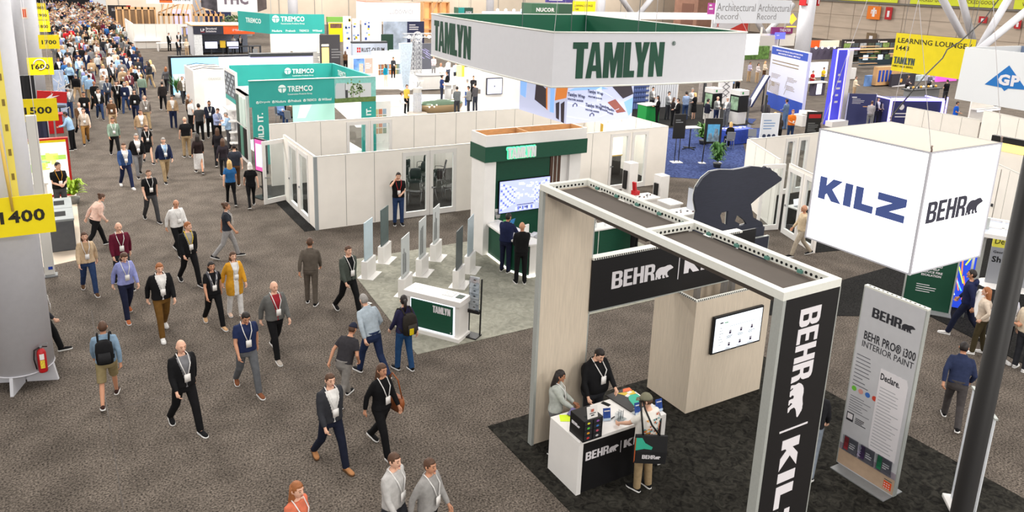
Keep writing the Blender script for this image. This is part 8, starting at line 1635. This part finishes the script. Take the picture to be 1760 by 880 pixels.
Q((1.16,21.28),1.8,172,'person in a burgundy jumper behind the lilac blue shirt','sweater bald walkL','burgundy','charcoal','red',0)
Q((0.38,21.19),1.68,175,'person in a tan jacket and jeans at the edge of the beige floor','jacket walkL long fem',(196,172,142),'jeans','brown',0,inner='tan',shoe='brown',l='strap',r='strap')
Q((2.71,20.7),1.78,165,'person in an open black jacket and grey tee with a yellow lanyard','jacket walkL','black','black','red',0,inner=(150,146,140),lan='yellow',hyaw=35,l='belly')
Q((2.77,23.16),1.72,160,'person in a white shirt just behind the yellow lanyard wearer','walkR fringe','white','black','brown',1,hpitch=10)
Q((2.47,26.75),1.8,170,'person in a black tee and dark grey trousers raising a hand to the chin','tee walkL','black',(66,66,68),'brown',0,r='chest')
Q((3.98,22.28),1.72,100,'person in a dark vest and grey trousers turning to the right','tee walkL fem bun',(44,48,56),(150,148,148),'brown',1,l='belly',r='belly')
Q((0.76,24.76),1.7,70,'person in a pale pink top leaning across by the recycling bins','sweater walkL fem bun',(222,186,170),'black','brown',0,lean=20,l='reach',r='reach')
Q((-.62,17.9),1.78,90,'person almost hidden behind the near round column, one black shoe showing','walkL','charcoal','black','dark',0)
Q((-0.04,28.43),1.84,165,'person in a black polo with an orange lanyard holding a yellow cup','polo','black',(72,72,74),'dark',0,lan='mustard',l='belly',r='belly',hyaw=30,build=1.1,shoe='black')
Q((0.64,38.84),1.74,-70,'person in a pale blue shirt leaning on the red counter at the left booth','nobadge','lightblue','black','dark',1,lean=12,l='table',r='table')
# middle of the aisle
M1 = dict(face=0,lod=1)
for px,h,hd,lb,sty,top,bot,hair,sk,kw in (
 ((2.14,31.33),1.78,170,'person in a blue jacket and navy trousers with white shoes','jacket walkL',(52,76,120),(34,42,74),'brown',0,dict(shoe='white',r='chest')),
 ((2.72,32.96),1.78,172,'person in a black jacket with grey trousers beside the blue jacket','jacket walkR','black','grey','grey',0,{}),
 ((3.3,35.14),1.68,175,'person in a black dress with bare arms','tee walkL long fem dress','black','black','brown',0,dict(hem=.5)),
 ((3.54,31.74),1.8,170,'person in a navy blazer and khaki trousers','jacket walkR',(30,38,66),'khaki','grey',0,dict(inner='lightblue')),
 ((2.19,36.99),1.76,175,'person in a sage green shirt and black trousers','walkL','sage','black','brown',1,dict(l='belly')),
 ((1.22,40.05),1.72,178,'person in tan clothes with a wide brown bag across the front','walkR fem',(196,178,160),(150,110,60),'brown',0,{}),
 ((2.19,46.27),1.7,178,'person in a black blazer and blue jeans walking alone','jacket walkL fem long','black','jeans','brown',0,{}),
 ((4.06,42.68),1.78,176,'person in a brown grey shirt, second in the walking file','walkL bald',(126,118,112),'khaki','red',0,{}),
 ((3.46,38.77),1.74,176,'person in an open tan jacket in the walking file','jacket walkR','tan','grey','brown',1,{}),
 ((5.53,48),1.72,0,'person with a dark backpack walking away past the white tower','walkL',(40,36,36),'black','dark',0,dict(badge=0)),
 ((4.26,52.86),1.78,176,'person in a burgundy checked shirt and black trousers','walkL',(116,62,70),(34,38,56),'red',0,{}),
 ((4.97,54.37),1.74,176,'person in a black jacket with cream trousers','jacket walkR','black','cream','dark',0,{}),
 ((3.22,48.39),1.8,176,'person in a black tee and black trousers near the burgundy check','tee walkR','black','black','dark',0,{}),
 ((2.88,50.15),1.74,178,'person in a slate blue shirt left of the black tee','walkL fem long',(74,84,104),'charcoal','brown',1,{}),
 ((4.9,35.66),1.78,-5,'person in a black tee and khaki trousers by the white tower','tee bald','black','khaki','red',0,dict(badge=0)),
 ((6,38.91),1.8,-10,'person in a charcoal tee seen from behind in the white tower group','tee',(64,64,66),'black','dark',0,dict(badge=0)),
 ((5.96,41.02),1.72,70,'person in a white tee in the white tower group','tee','white','black','grey',0,{}),
 ((6.1,42.6),1.72,80,'person in a brown shirt half hidden behind the white tee','tee bald','brown','black','red',0,{}),
 ((6.59,39.56),1.82,185,'person in a navy shirt with a white lanyard facing the group','',(36,40,56),'black','brown',1,dict(beard=True)),
 ((6.62,37.82),1.76,150,'person in a lilac shirt and black trousers reading with a neighbour','',(160,170,206),'black','brown',0,dict(l='phone',r='phone',hpitch=20)),
 ((6.86,36.64),1.74,-80,'person in a pale blue shirt and grey trousers at the right end of the group','',(160,190,220),(70,70,74),'grey',0,dict(l='phone',r='phone',hpitch=20,badge=0)),
 ((4.89,32.55),1.68,5,'person in a long white skirt and dark top seen from behind','walkL long fem skirt',(44,34,34),'white','dark',1,dict(hem=.2,badge=0)),
 ((5.84,33.54),1.68,10,'person in black beside the long white skirt','walkR long fem',(34,32,36),'black','brown',0,dict(badge=0)),
 ((5.66,31.52),1.64,10,'person in charcoal walking beside the mock-up wall','walkL long fem',(50,44,50),'charcoal','brown',0,dict(badge=0)),
 ((5.75,29.78),1.76,8,'person in a dark grey tee and brown trousers behind the blue tee','tee walkR',(52,56,66),'brown','dark',0,dict(badge=0)),
 ((5.14,27.6),1.68,6,'person in a blue tee and black trousers seen from behind','tee walkL long fem slim',(44,98,152),'black','blond',0,dict(badge=0,lod=0)),
 ((5.71,27.04),1.66,6,'person all in black beside the blue tee','tee walkR bob fem slim','black','black','white',0,dict(badge=0,lod=0)),
 ((6.65,55.16),1.7,20,'person in grey walking away by the sky picture','walkL long fem',(100,100,104),'charcoal','red',0,dict(badge=0)),
 ((6.91,50.14),1.72,170,'person in an olive brown coat by the potted palms','coat walkR',(104,96,82),'charcoal','grey',0,{}),
):
    k = dict(M1); k.update(kw); Q(px,h,hd,lb,sty,top,bot,hair,sk,**k)
# right side near
Q((18.11,8.6),1.66,-25,'person in a cream blouse and wide olive trousers','sweater long fem wide nobadge',(206,190,172),(66,58,40),'red',0,l='hip',r='hip',shoe='white')
Q((18.71,9.29),1.8,-20,'person in a navy hooded top with white shoes walking off behind the cream blouse','hoodie walkL nobadge',(34,40,72),(30,34,54),'dark',1,shoe='white')
Q((18.16,8.1),1.78,200,'person in a white tee holding papers, half behind the dark pole','tee',(214,216,230),'black','dark',1,l='belly',r='belly',shoe='white')
Q((18.22,7.67),1.74,90,'person in a cream jacket at the right frame edge','jacket nobadge','cream','charcoal','brown',0,shoe='white')
Q((14.55,7.11),1.74,60,'person in dark blue walking behind the silver totem','walkL nobadge',(44,52,80),(70,66,66),'dark',1,lean=20)
Q((10.75,7.45),1.78,60,'person in jeans mostly hidden behind the black lettered panel','walkL',(36,36,40),(118,126,136),'dark',0,shoe='black')
Q((19.72,15.04),1.72,-60,'person in tan by the open door right of the bear','walkL bald nobadge',(206,186,156),(170,158,140),'brown',1)
# right side, groups further off
for px,h,hd,lb,sty,top,bot,hair,sk in (
 ((32.76,37.36),1.74,180,'person in a grey jacket behind the bright green counter','jacket','grey','charcoal','dark',0),((30.88,34.68),1.66,-70,'person in a black jacket at the bright green counter','jacket long fem','black','black','dark',1),
 ((32.31,35.37),1.76,170,'person in a grey blazer holding a cup left of the black suit','jacket',(124,126,130),'charcoal','dark',0),((31.25,33.76),1.68,120,'person in dark clothes between the grey blazer and the black suit','jacket long fem',(40,36,38),'black','brown',0),
 ((31.01,33.1),1.74,-60,'person in a black suit seen from the side in the talking group','jacket','black','black','dark',0),((33.39,34.99),1.76,20,'person in a pale blue jacket and jeans seen from behind','',(136,154,186),'jeans','dark',0),
 ((34.65,35.82),1.8,190,'person in a pale grey suit behind the black dress','jacket',(150,150,152),'grey','grey',0),((33.93,34.8),1.68,-20,'person in a long black dress','tee bob fem dress','black','black','blond',0),
 ((32.43,32.2),1.78,110,'person in a navy blazer and light trousers, left of the standing three','jacket',(34,36,50),(190,184,172),'dark',0),((34.12,33.11),1.7,180,'person in a grey jacket in the middle of the standing three','jacket bald',(120,122,120),(40,50,80),'red',0),
 ((34.14,32.32),1.78,-100,'person in a grey suit, right of the standing three','jacket',(112,114,118),(104,106,110),'white',0),((36.9,33.32),1.72,40,'person in grey trousers passing behind the right info kiosk','walkL',(110,112,130),'grey','dark',1),
 ((35.85,30.94),1.74,60,'person in a dark coat passing in front of the blue metals banner','jacket walkR',(66,62,66),'charcoal','dark',1),((37.07,30.49),1.8,-10,'person in a blue grey shirt and jeans before the blue metals banner foot','',(96,116,146),(90,116,156),'dark',1),
 ((34.13,27.61),1.8,200,'person in an orange shirt by the cluttered white table','tee','orange','jeans','red',0),((33.18,27.97),1.66,150,'person in white behind the info board with icons','long fem','white','tan','blond',0),
 ((32.84,27.32),1.66,60,'person in dark grey between the info board and the orange shirt','long fem',(60,54,52),'black','dark',1),((29.75,27.77),1.3,30,'person in black seated at the blue cloth table','bob fem','black','black','blond',0),
 ((44.49,43.03),1.75,20,'person in black behind the info kiosks','walkL','black','black','dark',0),((44.19,41.59),1.76,0,'person in a blue shirt behind the right info kiosk','',(110,150,200),'black','dark',0),((45.38,42.13),1.66,200,'person in dark grey beside the blue shirt','long fem',(60,56,60),'black','blond',0),
 ((52.55,47.62),1.72,180,'person in lilac near the white lit screen','',(176,170,196),'tan','dark',1),((52.68,46.82),1.7,180,'person in a pale top near the white lit screen','long fem',(206,196,196),'tan','dark',0),((54.66,47.82),1.7,180,'person in cream near the hedge wall','long fem','cream','brown','blond',0),
 ((52.69,41.16),1.72,180,'person in a red shirt behind the white high desk','polo','red','black','dark',0),((56.19,42.86),1.7,180,'person in a yellow top behind the white high desk','tee','yellow','jeans','dark',1),((57.65,41.72),1.7,170,'person all in white right of the neon panel','long fem','white','white','blond',0),
 ((52.85,37.36),1.74,160,'person in white behind the navy info board','','cream','tan','brown',0),((43.79,29.19),1.78,200,'person in a dark suit beside the navy info board','jacket',(44,44,66),'charcoal','dark',0),((44.09,28.88),1.7,210,'person in grey right of the dark suit by the neon desk','',(126,116,122),'charcoal','dark',1),
 ((42.28,28.56),1.72,60,'person in a grey jacket in front of the navy info board foot','jacket',(150,146,150),'grey','brown',0),((47.31,26.32),1.78,160,'person in a bright blue shirt right of the neon desk','tee',(30,90,190),'black','dark',1),((58.11,33.34),1.82,20,'person in black before the magenta wall','tee','black','charcoal','dark',0),
 ((58.9,36.99),1.7,180,'person in dark grey at the left end of the table above the neon desk','long fem',(70,60,66),'black','dark',0),((61.93,37.01),1.72,190,'person in a grey shirt behind the table above the neon desk','',(90,90,100),'black','brown',0),((60.33,30.66),1.7,180,'person in burgundy under the white triangle sign','','burgundy','black','dark',1),
 ((18.24,42.6),1.74,160,'person in a yellow shirt and black trousers by the white perforated pillar','walkL',(206,176,72),'black','brown',0),((16.99,40.44),1.66,120,'person in white just over the white back wall','curly','white','white','brown',0),((21.1,53.14),1.7,-30,'person in a teal top and cream trousers taking a picture at the shelf wall','long fem slim',(20,140,170),'cream','brown',0),
 ((23.46,57.47),1.7,180,'person in dark clothes with a white bag at the shelf wall','fem','charcoal','black','dark',1),((23.32,71.06),1.84,-20,'person in a red tee and tan trousers before the charcoal wall','tee','red','tan','dark',1),((27.07,78.63),1.75,160,'person in pale blue right of the red tee','',(206,216,230),'grey','grey',0),
 ((24.97,52.01),1.8,150,'person in a white shirt by the white counter left of the ring','bald','white',(60,70,96),'brown',1),((26.93,54.75),1.78,-20,'person in a white shirt and dark trousers behind the white counter customer','','white',(60,66,84),'dark',0),((26.77,53.1),1.76,20,'person in a pale blue shirt below the left face of the ring','',(180,194,214),'charcoal','grey',0),((27.02,57.61),1.74,180,'person in a checked pale shirt left of the two white shirts','',(206,180,186),'grey','brown',0),
 ((22.23,46.1),1.72,100,'person in a navy dress with a blue bag by the round high table','tee fem bun',(36,54,104),(40,44,60),'dark',0),((23.44,47.81),1.74,-80,'person in a black jacket facing the navy dress','jacket','black','black','dark',1),((20.64,40.73),1.78,0,'person in a grey suit seen from behind at the planter','jacket',(96,100,102),'charcoal','dark',0),((21.48,40.85),1.76,-60,'person in a grey blazer beside the grey suit at the planter','jacket',(134,132,130),'charcoal','dark',1),
 ((22.43,41.8),1.78,-20,'person in a dark grey jacket with a dark cap behind the grey blazer','',(80,78,82),(44,48,60),'dark',0),((22.99,43.9),1.74,-10,'person in a white shirt and jeans behind the planter','','white',(56,86,146),'grey',0),((24.12,45.24),1.74,200,'person in a black vest left of the white screen wall','',(40,40,44),'black','brown',0),
 ((10.62,41.99),1.3,160,'person in a blue shirt seated inside the teal booth, left','',(120,150,200),'jeans','brown',0),((11.05,43.13),1.76,190,'person in black with a white lanyard inside the teal booth','','black','black','dark',1),((10.85,40.86),1.3,60,'person in brown seated low inside the teal booth','',(96,80,70),'black','brown',0),
 ((11.88,42.27),1.72,-60,'person in dark clothes leaning in the middle of the teal booth','bald',(56,56,60),'black','grey',0),((12.49,43.58),1.78,120,'person in a pale blue shirt at the back of the teal booth','','lightblue','grey','brown',0),((12.21,41.42),1.3,-90,'person seated at the right of the teal booth table','bald','tan','black','red',0),
 ((16.91,68.23),1.72,0,'person in a black dress left of the white picture wall','fem long','black','black','dark',0),((21.44,62.94),1.66,20,'person in brown in front of the blue picture pillar','long fem','brown','black','brown',0),((31.85,73.07),1.74,0,'person in a dark jacket left of the pale pylon','jacket',(60,60,70),'grey','grey',0),
 ((10.32,81.52),1.74,150,'person in a black suit at the white desk before the far room','jacket','black','black','brown',0),((11.35,82.49),1.74,190,'person in a black suit right of the other at the white desk','jacket','black','charcoal','dark',0),((10.25,75.23),1.72,170,'person in a black jacket with a lanyard before the booth with navy fascia','jacket','black','charcoal','brown',0),((10.99,75.58),1.68,190,'person in cream before the booth with navy fascia','long fem','cream','tan','blond',0),
 ((15.6,78.35),1.7,180,'person in white before the right far screen','','white','black','dark',0),((16.23,78.24),1.74,190,'person in a grey suit at the right end under the orange fascia','jacket','charcoal','black','dark',0)):
    lg = ' stand'
    if h < 1.4: h = 1.72; lg = ' sit'; plain_chair(px,R(-hd),lb.replace('person','grey chair under the person'))
    Q(px,h,hd,lb,sty+lg,top,bot,hair,sk,face=0,lod=2 if px[1] > 30 or px[0] > 30 else 1,l='belly',r='belly')
# the crowd filling the far aisle
q = random.Random(17); used = set(); spots = [(o.location.x,o.location.y) for o in COL.objects if o.name.startswith('person')]
GAR = ('jacket','shirt','tee','jacket','shirt','collar'); TOPS = ['black','charcoal','navy','lightblue','white','grey','tan','brown','burgundy','lilac','cream','sage','lightgrey','olive','pink','blue','red']; TW = (9,7,6,5,8,6,4,4,2,3,5,2,4,2,1,1,.5)
BOTS = ['black','charcoal','jeans','khaki','grey','navy','tan']; HRS = ['dark','brown','grey','blond','dark','brown']
POSES = [('walkL',''),('walkR',''),('walkL','long fem'),('walkR','bob fem'),('walkL','bald'),('stand','')]
def free(x,y,d):
    return all((x-a)**2+(y-b)**2 > d*d for a,b in spots)
n = 0; tries = 0
while n < 165 and tries < 30000:
    tries += 1; y = 41+q.random()**.85*52; x = q.uniform(.6,6.3 if y < 84 else 7.2)
    if y < 56 and (x > 5.4 or q.random() < .35): continue
    if not free(x,y,.62): continue
    top,bot,hr,(lg,hs),gm = q.choices(TOPS,TW)[0],q.choice(BOTS),q.choice(HRS),q.choice(POSES),q.choice(GAR); away = q.random() < .3
    key = (top,bot,gm,away)
    if key in used: continue
    used.add(key); spots.append((x,y)); n += 1
    nm = {'jacket': 'jacket','shirt': 'shirt','tee': 'tee','collar': 'collared shirt'}[gm]; tn = {'lightblue': 'light blue','lightgrey': 'light grey','jeans': 'denim'}
    lb = 'person in %s %s and %s trousers, %s, far aisle crowd' % (tn.get(top,top),nm,tn.get(bot,bot),'walking away' if away else 'coming nearer')
    Q((x,y),q.uniform(1.62,1.86),(0 if away else 180)+q.uniform(-25,25),lb,'%s %s %s' % ('' if gm == 'shirt' else gm,lg,hs),top,bot,hr,q.choice((0,0,0,1,1,2,3)),group='crowd in the far aisle',lod=2,face=0,badge=0 if away else 1)
mb = MB(); CL = [cloth(COLS[c]) for c in TOPS]      # the unbroken mass of heads and shoulders furthest away
for k in range(560):
    y = 94.5+q.random()*52; x = q.uniform(-6,8.5) if y > 122 else q.uniform(.5,7.3); h = q.uniform(1.55,1.8); m = q.choices(CL,TW)[0]; a = q.uniform(-.4,.4); c,s_ = math.cos(a),math.sin(a)
    bm_ = cloth(COLS[q.choice(BOTS)]); [mb.tube([(x+s*.1,y+s*q.uniform(-.2,.2),.03),(x+s*.1,y,.5),(x+s*.08,y,.88)],[.06,.07,.09],bm_,6) for s in (-1,1)]; mb.loft([(x,y,.82,.18,.13),(x,y,h-.42,.2,.13),(x,y,h-.3,.23,.12),(x,y,h-.22,.07,.06)],m,8,2.4); mb.ball((x,y,h-.11),(.085,.1,.12),SKIN[k % 3],8,6); mb.ball((x,y+.02,h-.07),(.09,.105,.1),HAIRC[q.choice(HRS)],8,5)
    for s in (-1,1): mb.tube([(x+s*.22,y,h-.34),(x+s*.27,y-.03,h-.62),(x+s*.22,y-.15,h-.8)],.05,m,6)
o = mb.build('crowd'); tag(o,'dense crowd at the far end of the aisle under the dark opening','crowd',None,'stuff')

bpy.data.scenes.remove(TS)
